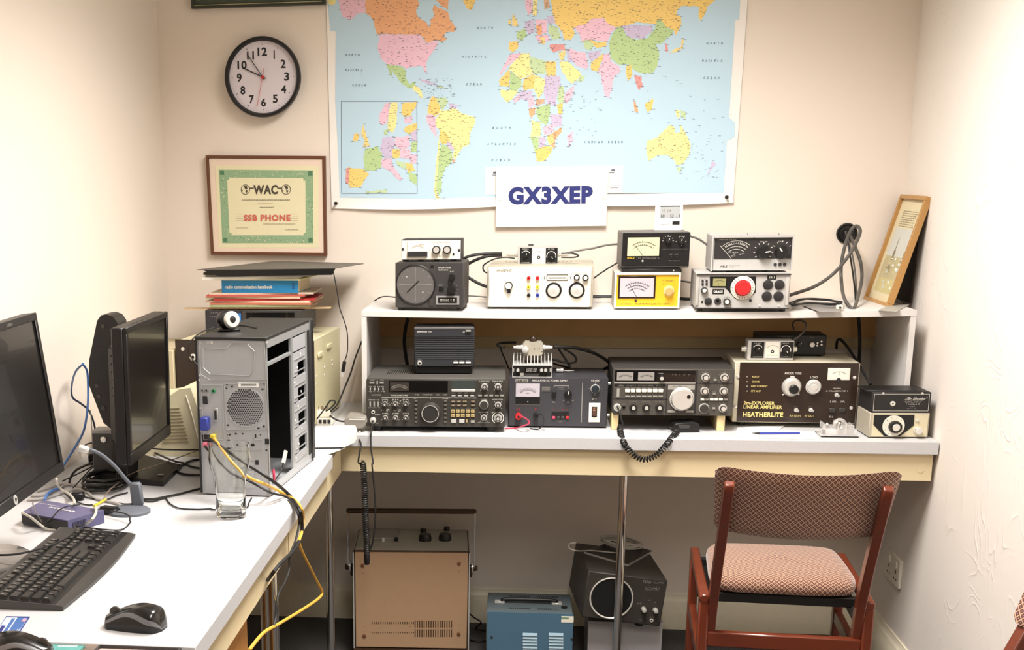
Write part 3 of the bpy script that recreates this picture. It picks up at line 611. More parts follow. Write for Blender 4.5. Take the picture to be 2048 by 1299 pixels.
# inset of Europe
DEP[0] += 30
I = .0009
box = [mp('C', x, y, I) for x, y in ((128, 612), (585, 612), (587, 1168), (130, 1168))]
for i in range(4):
    a, b = box[i], box[(i + 1) % 4]; g.bar(a, b, .0012, .0004, M_mdark, (0, 1, 0))
land('C','p',395,625,425,620,415,680,405,740,380,755,360,740,360,690); land('C','y',425,620,470,618,465,680,460,750,440,800,415,790,408,740,418,680); land('C','k',500,620,583,615,580,640,545,700,510,705,492,680); land('C','p',510,715,560,700,555,740,515,745); land('C','k',515,765,583,740,583,780,540,810,505,790)
land('C','s',262,745,272,790,285,830,300,880,260,890,270,850,250,810); land('C','k',205,810,235,805,228,850,198,855); land('C','v',380,830,440,820,455,870,435,950,390,960,365,900); land('C','p',450,830,540,820,545,880,500,910,455,880); land('C','l',385,785,410,780,405,815,385,815)
land('C','g',275,900,350,880,375,940,370,1010,330,1030,270,1030,262,950); land('C','k',165,1010,260,1020,300,1050,270,1085,240,1130,180,1130,155,1070); land('C','r',160,1015,180,1012,172,1110,155,1105); land('C','p',370,960,430,955,440,1000,500,1080,480,1090,420,1030,375,1010); land('C','k',435,900,480,900,480,950,440,955); land('C','p',480,910,550,900,540,960,485,950)
land('C','l',455,970,510,980,520,1020,470,1000); land('C','k',510,980,560,990,575,1030,530,1040); land('C','p',540,930,583,935,583,985,545,985); land('C','g',530,1040,583,1050,583,1120,545,1090); land('C','v',550,800,583,780,583,850,550,850); land('C','g',550,860,583,850,583,915,550,915); land('C','l',275,1155,405,1145,405,1165,275,1165)
# tiny place names
rr = random.Random(3)
def inpoly(p, x, y):
    c = False
    for i in range(len(p)):
        (x1, y1), (x2, y2) = p[i], p[i - 1]
        if (y1 > y) != (y2 > y) and x < (x2 - x1) * (y - y1) / (y2 - y1) + x1: c = not c
    return c
def nm(k, x, y, w, h=1.7):
    o = .0016; g.poly([mp(k, x, y + h, o), mp(k, x + w, y + h, o), mp(k, x + w, y, o), mp(k, x, y, o)], M_mdark)
for k, p in LANDS:
    xs = [q[0] for q in p]; ys = [max(0, q[1]) for q in p]; A = (max(xs) - min(xs)) * (max(ys) - min(ys))
    for _ in range(int(A / 420) + 2):
        x, y = rr.uniform(min(xs), max(xs)), rr.uniform(min(ys), max(ys))
        if inpoly(p, x, y): nm(k, x, y, rr.uniform(4, 13), rr.choice((1.3, 1.8)))
    m = len(p)
    for i in range(m):
        x, y = p[i]
        if y > 0 and rr.random() < .7: nm(k, x + rr.uniform(-18, 6), y + rr.uniform(-5, 5), rr.uniform(8, 20), 1.5)
for _ in range(150):
    k = rr.choice('CDD'); x, y = (rr.uniform(620, 800), rr.uniform(470, 600)) if k == 'C' else rr.choice(((rr.uniform(680, 1300), rr.uniform(440, 760)), (rr.uniform(990, 1240), rr.uniform(760, 1080)), (rr.uniform(280, 480), rr.uniform(540, 840))))
    nm(k, x, y, rr.uniform(6, 18), 1.3)
M_mn = P('ocean_name_ink', (96, 104, 124), .7)
def oc(st, k, x, y, w, h=13):
    n_ = len(st)
    for i, ch in enumerate(st):
        if ch == ' ': continue
        a = mp(k, x - w / 2 + w * i / (n_ - 1) - 4, y + h / 2, .0018); b = mp(k, x - w / 2 + w * i / (n_ - 1) + 5, y + h / 2, .0018); u = mp(k, x - w / 2 + w * i / (n_ - 1) - 4, y - h / 2, .0018)
        g.text(ch, a, (b - a).normalized(), (u - a).normalized(), (b - a).length * (.3 if ch == 'I' else 1), (u - a).length, M_mn, .01, .25)
oc('NORTH', 'C', 995, 168, 86); oc('ATLANTIC', 'C', 930, 342, 136); oc('OCEAN', 'C', 928, 508, 84); oc('NORTH', 'C', 195, 331, 76); oc('PACIFIC', 'C', 203, 423, 96); oc('OCEAN', 'C', 235, 515, 74)
oc('SOUTH', 'C', 1095, 771, 100); oc('ATLANTIC', 'C', 1095, 869, 160); oc('OCEAN', 'C', 1090, 966, 100); oc('NORTH', 'D', 1175, 261, 88); oc('PACIFIC', 'D', 1160, 367, 112); oc('OCEAN', 'D', 1155, 470, 88); oc('INDIAN OCEAN', 'D', 505, 858, 220)
# legend panel
g.poly([mp('C', 995, 1176, .002), mp('D', 618, 1166, .002), mp('D', 624, 1000, .002), mp('C', 998, 1010, .002)], M_mapw)
for k, x, y, w, h in (('C', 1045, 1036, 20, 12), ('C', 1040, 1055, 24, 4), ('D', 552, 1022, 22, 12), ('D', 540, 1042, 30, 4), ('D', 545, 1120, 60, 3), ('D', 545, 1134, 50, 3)): g.poly([mp(k, x, y + h, .0024), mp(k, x + w, y + h, .0024), mp(k, x + w, y, .0024), mp(k, x, y, .0024)], M_mn)
g.build('map_sheet', t, smooth_ang=60)
for k, x, y, lb in (('C', 97, 1227, 'black push pin at the lower left corner of the map'), ('D', 1248, 1190, 'black push pin at the lower right corner of the map')):
    q = at(k, x, y, Y=YW - .012); a = Vector((q.x, YW - .004, q.z)); tt = thing('push_pin', lb, 'push pin', tuple(a), group='push pins holding the map')
    MB().lathe([(.0048, .004), (.0048, .006), (.003, .008), (.003, .014), (.005, .017), (.005, .019)], M_black, (0, 0, 0), (0, -1, 0), 14).build('pin_head', tt); MB().cyl((0, .003, 0), (0, -.005, 0), .0006, M_silver, 8).build('pin_needle', tt)
# ================================================================ instruments on top of the shelf
KS = 1.014
def SD(name, label, cat, x, y, z, w, h, d, yaw=0, **k): return Dev(name, label, cat, x * KS, y * KS, CAMZ - (CAMZ - z) * KS, w * KS, h * KS, d, yaw, **k)
# --- rotator controller with round dial
D = SD('antenna_rotator_controller', 'dark grey control box with large round clock-like dial at the left end of the shelf', 'control box', -.370, 3.775, 1.070, .193, .126, .15, -3)
D.body(M_char, .003); D.feet(h=.007)
D.panel('front_panel', M_char, 'E', 98, 305, 722, 715, .002); D.off = -.002
D.panel('side_panel', P('graphite_panel', (56, 54, 54), .5), 'E', 476, 312, 722, 712, .0008)
c = D.F('E', 285, 505); rr = 168 * D.sc('E') ; M_dial = P('warm_grey_dial', (98, 94, 92), .5)
o = MB().lathe([(rr * 1.06, 0), (rr * 1.06, .003), (rr, .006), (rr * .99, .0035)], M_black, (c.x, D.off, c.z), (0, -1, 0), 48, capB=False).build('dial_ring', D.root)
MB().lathe([(rr, 0), (rr, .0035), (.0001, .0036)], M_dial, (c.x, D.off, c.z), (0, -1, 0), 48).build('dial_face', o)
g = MB(); yy = D.off - .0042
for i in range(12):
    a = i * PI / 6; d = Vector((math.cos(a), 0, math.sin(a))); q = Vector((-d.z, 0, d.x)) * .0006; o2 = Vector((c.x, yy, c.z)); r0 = .78 if i % 3 else .6
    g.poly([o2 + d * rr * r0 - q, o2 + d * rr * r0 + q, o2 + d * rr * .88 + q, o2 + d * rr * .88 - q], M_gprint)
for a in (0, 90, 180, 270):
    d = Vector((math.cos(R(a)), 0, math.sin(R(a)))); q = Vector((-d.z, 0, d.x)) * .0004; o2 = Vector((c.x, yy, c.z)); g.poly([o2 + d * rr * .05 - q, o2 + d * rr * .05 + q, o2 + d * rr * .6 + q, o2 + d * rr * .6 - q], M_gprint)
for st, x, y in (('A', 205, 430), ('S', 355, 575)): 
    q = D.F('E', x - 8, y + 9); g.text(st, (q.x, yy, q.z), (1, 0, 0), (0, 0, 1), .0042, .0042, M_print, .02)
g.build('dial_markings', o); a0 = D.F('E', 315, 470); b0 = D.F('E', 208, 575); g = MB(); g.bar((a0.x, yy - .001, a0.z), (b0.x, yy - .001, b0.z), .0022, .0008, M_black, (0, 1, 0)); g.build('pointer', o)
D.off = -.0028
D.txt('EMOTATOR', 'E', 497, 344, 612, 358).scrib('E', 500, 366, 588, 376).scrib('E', 606, 380, 645, 388); D.scrib('E', 500, 508, 545, 515)
D.knob('E', 625, 432, 27, .017, M_knob); D.knob('E', 622, 548, 36, .019, M_knob); D.ticks('E', 622, 548, 46, 58, 8, -40, 220, M_gprint)
D.panel('switch', M_black, 'E', 505, 522, 546, 560, .004, bev=.0008); D.panel('switch', M_char, 'E', 415, 640, 455, 700, .003); D.panel('indicator', M_black, 'E', 424, 328, 455, 345, .001)
o = D.panel('readout_bezel', P('silver_grey_plastic', (150, 146, 144), .4), 'E', 476, 610, 692, 692, .003); D.panel('readout_window', M_black, 'E', 495, 625, 672, 678, .0036, parent=o); D.off2 = .004; D.scrib('E', 512, 642, 655, 660); D.off2 = 0
D.done(); D.off = 0
# --- white meter box on it
D = SD('tone_burst_meter', 'small white meter box with two black knobs standing on the round-dial control box', 'meter', -.3552, 3.80, 1.2012, .1683, .0568, .10, -1.6)
D.body(M_mblack, .0015); D.panel('front_panel', M_offw, 'E', 158, 92, 705, 272, .002); D.off = -.002
o = D.panel('meter', M_offw, 'E', 210, 100, 398, 248, .003); D.off = -.005; D.panel('meter_cover', M_ink, 'E', 208, 198, 395, 245, .003, parent=o)
D.arc('E', 305, 215, 70, 35, 145, M_cred, 2); D.arc('E', 305, 215, 62, 40, 140, M_ink, 2); D.dash('E', 320, 132, 362, 136, M_cgry); D.off = -.002
D.knob('E', 480, 182, 36, .014, cap=M_silver); D.knob('E', 580, 182, 36, .014, cap=M_silver); D.socket('E', 638, 222, 8, M_black)
for x, y in ((166, 178), (690, 186)): D.screw('E', x, y, 12, M_ink)
D.scrib('E', 420, 108, 610, 118, M_cgry).scrib('E', 505, 236, 518, 246, M_ink).scrib('E', 412, 178, 428, 188, M_cgry); D.done(); D.off = 0
for x in (.012, .055, .10, .15): MB().box(x - .008, x + .008, .006, .02, -.0055, .001, M_black).build('foot', D.root)
# --- home made cream ATU
D = SD('aerial_tuner', 'wide cream fronted tuning unit with coloured sockets in the middle of the shelf', 'tuning unit', -.1147, 3.84, 1.0655, .297, .1157, .26, -1.8)
D.body(M_taupe, .002); D.feet(h=.003); D.panel('front_panel', M_offw, 'E', 958, 338, 1925, 712, .0025); D.off = -.0025
for x in (975, 1918):
    a = D.F('E', x, 350); b = D.F('E', x, 700); MB().tube([(a.x, D.off, a.z - .004), (a.x, D.off - .008, a.z - .008), (a.x, D.off - .008, b.z + .008), (a.x, D.off, b.z + .004)], .0022, M_silver, sm=2).build('handle', D.root)
D.txt('KW107SE ATU', 'E', 1032, 364, 1168, 387, M_cblk, .01, .15)
c = D.F('E', 1152, 515); g = MB(); rr = .0115; g.lathe([(rr, 0), (rr, .012), (rr * .9, .014)], M_black, (c.x, D.off, c.z), (0, -1, 0), 28); g.bar((c.x, D.off - .008, c.z - .006), (c.x + .002, D.off - .008, c.z - .021), .009, .010, M_black, (0, 1, 0)); ob = g.build('pointer_knob', D.root)
MB().lathe([(rr * .78, .0142), (rr * .78, .0152)], M_offw, (c.x, D.off, c.z), (0, -1, 0), 24).build('knob_cap', ob)
for x, cols in ((1338, (M_red, M_yplug, M_ink)), (1420, (M_red, M_yplug, M_blue))):
    for y, mt in zip((445, 528, 605), cols): D.socket('E', x, y, 17, mt, M_black, .008, 'terminal_socket', .35)
o = D.panel('scale_window_frame', M_black, 'E', 1503, 412, 1705, 468, .0015); D.panel('scale_window', M_offw, 'E', 1510, 420, 1698, 460, .0022, parent=o); D.off2 = .0022; D.dash('E', 1525, 438, 1688, 450, M_cgry); D.off2 = 0
for x in (1484, 1727): D.scrib('E', x - 5, 432, x + 5, 455, M_ink)
D.knob('E', 1785, 438, 26, .012, cap=M_offw, rc=.6); D.knob('E', 1866, 442, 28, .012, cap=M_offw, rc=.6); D.scrib('E', 1730, 398, 1880, 405, M_cgry)
for x, y in ((1570, 560), (1785, 560)): D.knob('E', x, y, 52, .016, M_silver, skirt=70, sm=M_black, cap=M_silver, rc=.85); D.arc('E', x, y, 63, 100, 440, M_offw, 3)
g = MB()
for i in range(14):
    for j in range(2): x = (.045 + i * .012) if i < 7 else (.165 + (i - 7) * .012); y = .18 + j * .03; g.lathe([(.0028, 0), (.0028, .0003)], M_black, (x, y, D.h), (0, 0, 1), 8)
g.build('vent_holes', D.root); D.done(); D.off = 0
# --- small SWR bridges
def swr(mk, label, k, box, L, Rr, plugs=True):
    D = mk; D.body(M_alu, .001)
    x0, x1, y0, y1 = box; w = x1 - x0
    D.panel('black_scale_panel', M_black, k, x0, y0, x0 + w * .32, y1, .001); D.panel('black_scale_panel', M_black, k, x1 - w * .32, y0, x1, y1, .001)
    o = D.panel('meter', M_meterw, k, x0 + w * .325, y0, x1 - w * .325, y1, .002)
    D.off2 = .0022; D.arc(k, (x0 + x1) / 2, y0 + (y1 - y0) * .75, (y1 - y0) * .5, 45, 135, M_cgry, 2); D.arc(k, (x0 + x1) / 2, y0 + (y1 - y0) * .6, (y1 - y0) * .07, 0, 360, M_ink, 8); D.scrib(k, x0 + w * .38, y1 - (y1 - y0) * .2, x1 - w * .38, y1 - (y1 - y0) * .14, M_cgry)
    D.off2 = .001; D.arc(k, *L, (y1 - y0) * .27, 30, 150, None, 5); D.arc(k, *Rr, (y1 - y0) * .27, -20, 200, None, 6)
    for q in (L, Rr): D.scrib(k, q[0] - 30, y0 + 6, q[0] + 28, y0 + 13); D.scrib(k, q[0] - 40, y1 - 12, q[0] + 40, y1 - 6)
    D.off2 = 0; D.knob(k, *L, (y1 - y0) * .13, .010, M_knob, ptr=60); D.knob(k, *Rr, (y1 - y0) * .17, .012, M_knob, ptr=-60)
    D.done(); return D
D = SD('swr_meter', 'small silver standing-wave meter on top of the cream fronted tuning unit', 'meter', -.0310, 3.93, 1.1802, .115, .051, .055, -.6, group='small silver standing-wave meters')
swr(D, '', 'E', (1255, 1608, 165, 310), (1310, 235), (1548, 240))
for s, xx in ((-1, 0), (1, D.w)):
    m = MB().lathe([(.0075, 0), (.0075, .006), (.0062, .008), (.0062, .026), (.005, .028), (.004, .034)], M_silver, (xx, .03, .026), (s, 0, 0), 20); m.build('connector', D.root)
MB().box(.03, .045, .02, .04, D.h, D.h + .003, M_black).build('slide_switch', D.root)
S1 = D
# --- black power meter on the yellow one
D = SD('power_meter', 'black power meter with pale green scale and white clock gadget on its top', 'meter', .258, 3.86, 1.1715, .1855, .097, .20, 0)
D.body(P('black_case_lit_grey', (104, 100, 98), .5), .003, inset=.0); D.panel('front_frame', M_black, 'F', 200, 345, 842, 660, .003, bev=.002); D.off = -.003  # black case coloured grey to stand for light falling on its side
D.meter('F', 235, 375, 572, 570, M_meterg, M_black, fy=566, needle=128); D.scrib('F', 372, 402, 440, 412, M_cgry)
D.txt('WELZ', 'F', 246, 576, 320, 592, M_ypr2, .03, .1).scrib('F', 340, 578, 555, 590, M_gprint)
c = D.F('F', 396, 612); MB().lathe([(.0028, 0), (.0028, .001), (.002, .0012), (.002, .0002)], M_silver, (c.x, D.off, c.z), (0, -1, 0), 16).build('set_screw', D.root)
D.knob('F', 632, 425, 24, .012, M_knob, ptr=60); D.knob('F', 755, 430, 24, .012, M_knob, ptr=80); D.ticks('F', 632, 425, 38, 50, 7, 0, 180); D.ticks('F', 755, 430, 34, 44, 4, 0, 180)
D.scrib('F', 735, 380, 790, 388); D.scrib('F', 630, 383, 660, 389); D.dash('F', 580, 500, 820, 503, M_gprint)
for x in (668, 716): D.panel('push_button', M_knob, 'F', x - 16, 570, x + 16, 592, .004, bev=.001); D.scrib('F', x - 18, 548, x + 16, 556, M_gprint)
D.scrib('F', 640, 606, 740, 613, M_gprint); D.dash('F', 757, 464, 764, 470)
D.done(); D.off = 0
MB().box(.002, D.w - .02, -.006, .18, -.0125, -.002, M_black, .002).build('stand', D.root); MB().cyl((.146, -.0065, -.007), (.146, -.0085, -.007), .0022, M_silver, 12).build('stand_screw', D.root)
PMtop = D.M.translation.z + D.h; PMx = D.M.translation.x
# --- yellow fronted meter
D = SD('yellow_wattmeter', 'yellow fronted power meter with white surround under the black meter', 'meter', .241, 3.83, 1.0625, .178, .0975, .20, -1.2)
D.body(P('warm_white_case', (214, 206, 192), .5), .002); D.panel('front_panel', M_yel, 'F', 142, 738, 738, 1035, .0015); D.off = -.0015; D.feet(h=.003)
fr = MB(); x1 = D.w
for a in ((0, x1, D.h - .005, D.h), (0, x1, 0, .0045), (0, .005, .0046, D.h - .0051), (x1 - .005, x1, .0046, D.h - .0051)): fr.box(a[0], a[1], -.006, .001, a[2], a[3], M_offw)
fr.build('front_surround', D.root)
D.meter('F', 165, 752, 522, 960, M_meterp, M_brown, needle=120, fy=945, arcs=3); D.knob('F', 640, 890, 34, .016, P('cream_knob', (220, 196, 140), .4), cap=P('tan_knob_cap', (190, 160, 104), .4), skirt=46, sm=P('cream_knob', (220, 196, 140), .4), rc=.9)
D.scrib('F', 585, 787, 705, 800, M_cblk).scrib('F', 580, 822, 620, 830, M_cblk).scrib('F', 680, 830, 705, 838, M_cblk).scrib('F', 195, 1006, 290, 1018, M_cgry).scrib('F', 332, 1005, 568, 1017, M_cblk).scrib('F', 590, 1005, 665, 1017, M_cblk); D.screw('F', 333, 982, 11, M_ink)
D.done(); D.off = 0
# --- silver tuner with red knob
D = SD('red_knob_tuner', 'silver fronted tuner with big red knob on a white dial', 'tuning unit', .453, 3.75, 1.0685, .2435, .0936, .24, -3)
D.body(M_alu, .002); D.feet(h=.008, ins=.014); D.panel('front_panel', M_alu, 'F', 890, 742, 1768, 1045, .002); D.off = -.002
fr = MB(); 
for a in ((0, D.w, D.h - .0035, D.h), (0, D.w, 0, .003)): fr.box(a[0], a[1], -.007, .001, a[2], a[3], M_char)
fr.build('front_surround', D.root)
for x in (912, 1750):
    a = D.F('F', x, 765); b = D.F('F', x, 1025); MB().box(a.x - .004, a.x + .004, D.off - .004, D.off, b.z, a.z, M_silver, .001).build('side_rib', D.root)
pp = [D.F('F', x, y) for x, y in ((1022, 757), (1452, 757), (1448, 905), (1375, 965), (1262, 965), (1165, 860), (1022, 858))]; y_ = D.off
g = MB(); g.add([(p.x, y_ - .0008, p.z) for p in pp] + [(p.x, y_, p.z) for p in pp], [tuple(range(7))] + [(i, (i+1) % 7, 7 + (i+1) % 7, 7 + i) for i in range(7)], M_black); g.build('black_escutcheon', D.root, smooth_ang=10)
D.off = y_ - .001; D.meter('F', 1042, 768, 1180, 852, P('olive_meter_face', (150, 146, 100), .4), M_black, needle=110, arcs=1)
c = D.F('F', 1328, 862); m = D.sc('F'); ob = MB().lathe([(100 * m, 0), (100 * m, .0025), (97 * m, .003)], M_offw, (c.x, D.off, c.z), (0, -1, 0), 48).build('white_dial', D.root)
D.off2 = .0031; D.ticks('F', 1328, 862, 78, 92, 24, 0, 345, M_ink, 3); D.off2 = 0
g = MB(); nn = 24; vs = []
for h in (0, .014, .016):
    for i in range(nn * 2): r = (62 if i % 2 else 56) * m * (1 if h < .016 else .92); a = PI * i / nn; vs.append((c.x + math.cos(a) * r, D.off - .003 - h, c.z + math.sin(a) * r))
fs = [(j * 2*nn + i, j * 2*nn + (i+1) % (2*nn), (j+1) * 2*nn + (i+1) % (2*nn), (j+1) * 2*nn + i) for j in range(2) for i in range(2*nn)] + [tuple(range(4*nn, 6*nn))]
g.add(vs, fs, M_red); g.lathe([(68 * m, 0), (68 * m, .004)], M_red, (c.x, D.off - .003, c.z), (0, -1, 0), 40); g.build('red_knob', D.root)
D.off = -.002
for x, y in ((1563, 833), (1670, 833), (1552, 940), (1660, 940)): D.knob('F', x, y, 41, .004, P('black_disc', (40, 38, 38), .5), name='terminal_cover')
D.knob('F', 1007, 987, 31, .004, P('black_disc', (40, 38, 38), .5), name='terminal_cover'); D.socket('F', 1095, 985, 28, M_char, M_black, .003); D.knob('F', 970, 885, 28, .012, M_gknob, cap=M_offw, rc=.6); D.knob('F', 1180, 990, 30, .012, M_gknob, cap=M_offw, rc=.6); D.ticks('F', 1180, 990, 34, 44, 9, -40, 220, M_ink)
for x in (955, 992):
    for y in (800, 828): D.panel('push_button', M_ink, 'F', x - 10, y - 10, x + 10, y + 8, .003)
for x, y, r in ((950, 993, 10), (1400, 980, 12), (1485, 1030, 10), (1663, 1032, 8)): D.screw('F', x, y, r, M_ink if r > 11 or x < 1000 else M_silver)
o = D.panel('name_plate', M_black, 'F', 1556, 745, 1642, 785, .0008); o = D.panel('name_plate', M_black, 'F', 1046, 876, 1155, 920, .0008); D.off2 = .0009; D.txt('1011', 'F', 1575, 752, 1625, 775, None, .03); D.txt('DRAKE', 'F', 1058, 886, 1142, 910, None, .05); D.off2 = 0
D.scrib('F', 945, 782, 1005, 787, M_ink).scrib('F', 1085, 942, 1105, 948, M_ink).scrib('F', 1160, 945, 1200, 952, M_ink); D.done(); D.off = 0
# --- WELZ meter on it
D = SD('large_scale_power_meter', 'silver cased power meter with black curved-scale panel on top of the red-knob tuner', 'meter', .4949, 3.80, 1.1668, .2114, .0945, .15, -1.3)
D.body(M_alu, .002); 
for x in (.03, .165): MB().box(x - .012, x + .012, .004, .02, -.006, .001, M_black).build('foot', D.root)
D.panel('black_scale_panel', P('charcoal_scale_panel', (50, 48, 48), .35), 'F', 1060, 400, 1790, 592, .002); D.panel('lower_silver_panel', M_alu, 'F', 1050, 600, 1782, 700, .002)
fr = MB()
for a in ((-.001, D.w + .001, D.h - .006, D.h + .001), (-.001, .003, -.001, D.h - .006), (D.w - .003, D.w + .001, -.001, D.h - .006)): fr.box(a[0], a[1], -.009, .0, a[2], a[3], M_alu)
fr.build('front_hood', D.root); D.off = -.002; D.off2 = .0003
for i, r in enumerate((175, 150, 128, 105)): D.arc('F', 1262, 620, r, 52, 128 + (4 if i == 0 else 0), None, 3, 24)
D.ticks('F', 1262, 620, 152, 165, 15, 54, 126); a0, b0 = D.F('F', 1118, 470), D.F('F', 1222, 588); D.pr.bar((a0.x, D.off - .001, a0.z), (b0.x, D.off - .001, b0.z), .0009, .0006, M_print, (0, 1, 0))
D.scrib('F', 1195, 527, 1290, 536).scrib('F', 1240, 545, 1260, 552).scrib('F', 1220, 562, 1260, 569).scrib('F', 1290, 548, 1310, 556).scrib('F', 1320, 540, 1345, 548); D.scrib('F', 1095, 410, 1275, 419).scrib('F', 1488, 428, 1558, 438).scrib('F', 1660, 425, 1720, 434)
D.knob('F', 1520, 530, 52, .018, M_knob, ptr=10, skirt=56); D.knob('F', 1692, 530, 52, .018, M_knob, ptr=125, skirt=56); D.ticks('F', 1520, 525, 66, 80, 9, -35, 215, None, 6); D.ticks('F', 1692, 515, 68, 82, 5, 30, 150, None, 5)
D.txt('WELZ', 'F', 1115, 655, 1185, 672, M_ink, .02); D.scrib('F', 1200, 652, 1300, 658, M_cgry).scrib('F', 1200, 665, 1250, 671, M_cgry); D.scrib('F', 1625, 674, 1705, 682, M_cgry)
for x in (1630, 1674, 1718): D.panel('push_button', M_ink, 'F', x - 15, 632, x + 15, 658, .004, bev=.001); D.scrib('F', x - 10, 608, x + 8, 614, M_cgry)
for x, y in ((1250, 388), (1438, 398), (1600, 385)): D.screw('F', x, y, 5, M_ink)
D.done(); D.off = 0
for x, y in ((.10, .05), (.18, .03)): MB().lathe([(.002, 0), (.0015, .002)], M_ink, (x, y, D.h), (0, 0, 1), 10).build('top_screw', D.root)
# --- white digital clock / thermometer on black meter
p0 = at('F', 503, 318, Z=PMtop + .0005); p0 = at('F', 503, 318, Y=4.00)
tx = at('F', 503, 318, Y=3.995); ty = at('F', 757, 312, Y=3.995); top = at('F', 515, 80, Y=3.995)
t = thing('digital_clock', 'small white digital clock standing on the black power meter', 'clock', (tx.x, 3.98, PMtop), (R(-3), 0, R(-2)))
w = ty.x - tx.x; h = top.z - PMtop
MB().box(0, w, 0, .014, .0005, h, P('glossy_white_plastic', (244, 242, 240), .3), .003, seg=2).build('case', t)
def cw(x, y): return ((x - 505) / 255 * w, h - (y - 82) / 236 * h)
def crect(g, x0, y0, x1, y1, mat, o): a = cw(x0, y1); b = cw(x1, y0); g.box(a[0], b[0], -o, 0.001, a[1], b[1], mat)
g = MB(); crect(g, 548, 100, 735, 205, P('grey_lcd', (176, 180, 180), .3), .0006); g.build('display', t); g = MB(); crect(g, 668, 232, 735, 260, M_black, .0012); g.build('button_plate', t)
g = MB()
for x0, y0, s in ((566, 122, '10'), (620, 122, '14')): a = cw(x0, y0 + 30); g.text(s, (a[0], -.0009, a[1]), (1, 0, 0), (0, 0, 1), .0095, .0075, M_cgry)
for x0, s, hh in ((560, '18', 28), (645, '52', 36), (700, '.1', 36)): a = cw(x0, 200); g.text(s, (a[0], -.0009, a[1]), (1, 0, 0), (0, 0, 1), .0095, .0085, M_ink)
a = cw(550, 108); b = cw(734, 100); g.box(a[0], b[0], -.0009, 0, a[1], b[1], M_ink); a = cw(560, 258); b = cw(650, 254); g.box(a[0], b[0], -.0004, 0, a[1], b[1], M_gprint)
g.build('display_digits', t)
# --- tilted pine picture frame leaning on right wall
D = Dev('leaning_picture', 'narrow looking light wood picture frame leaning against the right wall on the shelf end', 'picture frame', .9846, 4.158, SZ - .001, .2336, .3113, .018, -87.8, pitch=-14.6, roll=.65)
fr = MB(); e = .0115
for a in ((0, D.w, 0, e), (0, D.w, D.h - e, D.h), (0, e, e, D.h - e), (D.w - e, D.w, e, D.h - e)): fr.box(a[0], a[1], 0, .018, a[2], a[3], P('light_brown_frame_wood', (180, 136, 80), .45, var=.1, scale=14), .001)
fr.build('frame', D.root); g = MB().box(e, D.w - e, .010, .0155, e, D.h - e, P('aged_cream_paper', (220, 208, 172), .6)); g.build('print', D.root)
g = MB(); yy = .0097
def q(u0, v0, u1, v1, mat, k=0): 
    x0 = e + u0 * (D.w - 2 * e); x1 = e + u1 * (D.w - 2 * e); z1 = D.h - e - v0 * (D.h - 2 * e); z0 = D.h - e - v1 * (D.h - 2 * e); g.poly([(x0, yy - k, z0), (x1, yy - k, z0), (x1, yy - k, z1), (x0, yy - k, z1)], mat)
M_sep = P('faded_sepia_ink', (150, 140, 112), .7); M_sep2 = P('pale_blue_sky_print', (206, 206, 196), .7); M_sep3 = P('ochre_print', (190, 178, 138), .7, var=.2, scale=60)
q(.12, .28, .9, .56, M_sep2); q(.12, .56, .9, .78, M_sep3); q(.12, .78, .9, .92, P('pale_olive_print', (200, 188, 136), .7, var=.15, scale=50))
rr = random.Random(5)
for j in range(8):
    x = .2
    while x < .8: w_ = rr.uniform(.03, .09); q(x, .11 + j * .021, min(x + w_, .82), .118 + j * .021, M_sep, .0003); x += w_ + .02
for x in (.42, .86): q(x, .38, x + .025, .58, M_sep, .0003); q(x - .03, .5, x + .05, .6, M_sep, .0003)
for i in range(26): x, y = rr.uniform(.15, .85), rr.uniform(.56, .86); q(x, y, x + rr.uniform(.03, .1), y + rr.uniform(.008, .03), rr.choice((M_sep, M_sep2, M_paper)), .0004)
g.build('print_picture', D.root)
MB().box(e - .004, D.w - e + .004, .0156, .0178, e - .004, D.h - e + .004, M_ink).build('backing_board', D.root)
MB().box(e, D.w - e, .004, .006, e, D.h - e, M_glass).build('glass', D.root) if False else None
# ================================================================ transceivers and amplifiers on the bench
# --- big transceiver (left)
D = Dev('radio_transceiver', 'wide dark grey radio transceiver with many small knobs at the left end of the bench', 'radio', -.4432, 3.6806, .745, .3886, .1369, .27, 1)
D.body(M_tstop, .002, inset=.004); D.panel('front_panel', M_tsgrey, 'H', 62, 735, 1352, 1165, .006, .006, .002); D.off = -.006
for x in (.03, D.w - .04): 
    for y in (.02, .23): MB().cyl((x, y, -.0139), (x, y, .001), .013, M_black, 20).build('foot', D.root)
g = MB()
for i in range(14): g.box(.05 + i * .006, .052 + i * .006, .08, .17, D.h, D.h + .0003, M_black)
g.build('lid_vents', D.root)
o = D.panel('display_window', M_glassblk, 'H', 268, 748, 815, 850, .001); D.off2 = .0012; D.arc('H', 365, 900, 115, 50, 130, M_gprint, 3); D.arc('H', 365, 900, 95, 50, 130, M_gprint, 3); D.ticks('H', 365, 900, 98, 112, 16, 52, 128, M_gprint, 2); D.panel('meter_window', P('brown_smoked_meter', (58, 52, 48), .2), 'H', 280, 760, 455, 842, .0011); D.off2 = 0
D.panel('sub_display', P('grey_green_window', (62, 68, 64), .2), 'H', 848, 745, 1075, 822, .0008); D.panel('display_ledge', M_alu, 'H', 848, 826, 1070, 848, .004, bev=.001)
for x in range(4): D.panel('push_button', M_alu, 'H', 850 + x * 58, 880, 886 + x * 58, 889, .003); D.scrib('H', 850 + x * 58, 856, 886 + x * 58, 864)
D.txt('TRANSCEIVER TS-940S', 'H', 285, 876, 445, 888); 
for x0, x1 in ((512, 545), (590, 672), (712, 735), (775, 806)): D.scrib('H', x0, 872, x1, 881)
D.dash('H', 200, 903, 1080, 906, M_gprint)
for x0, x1 in ((90, 140), (190, 222)): D.scrib('H', x0, 735, x1, 743); 
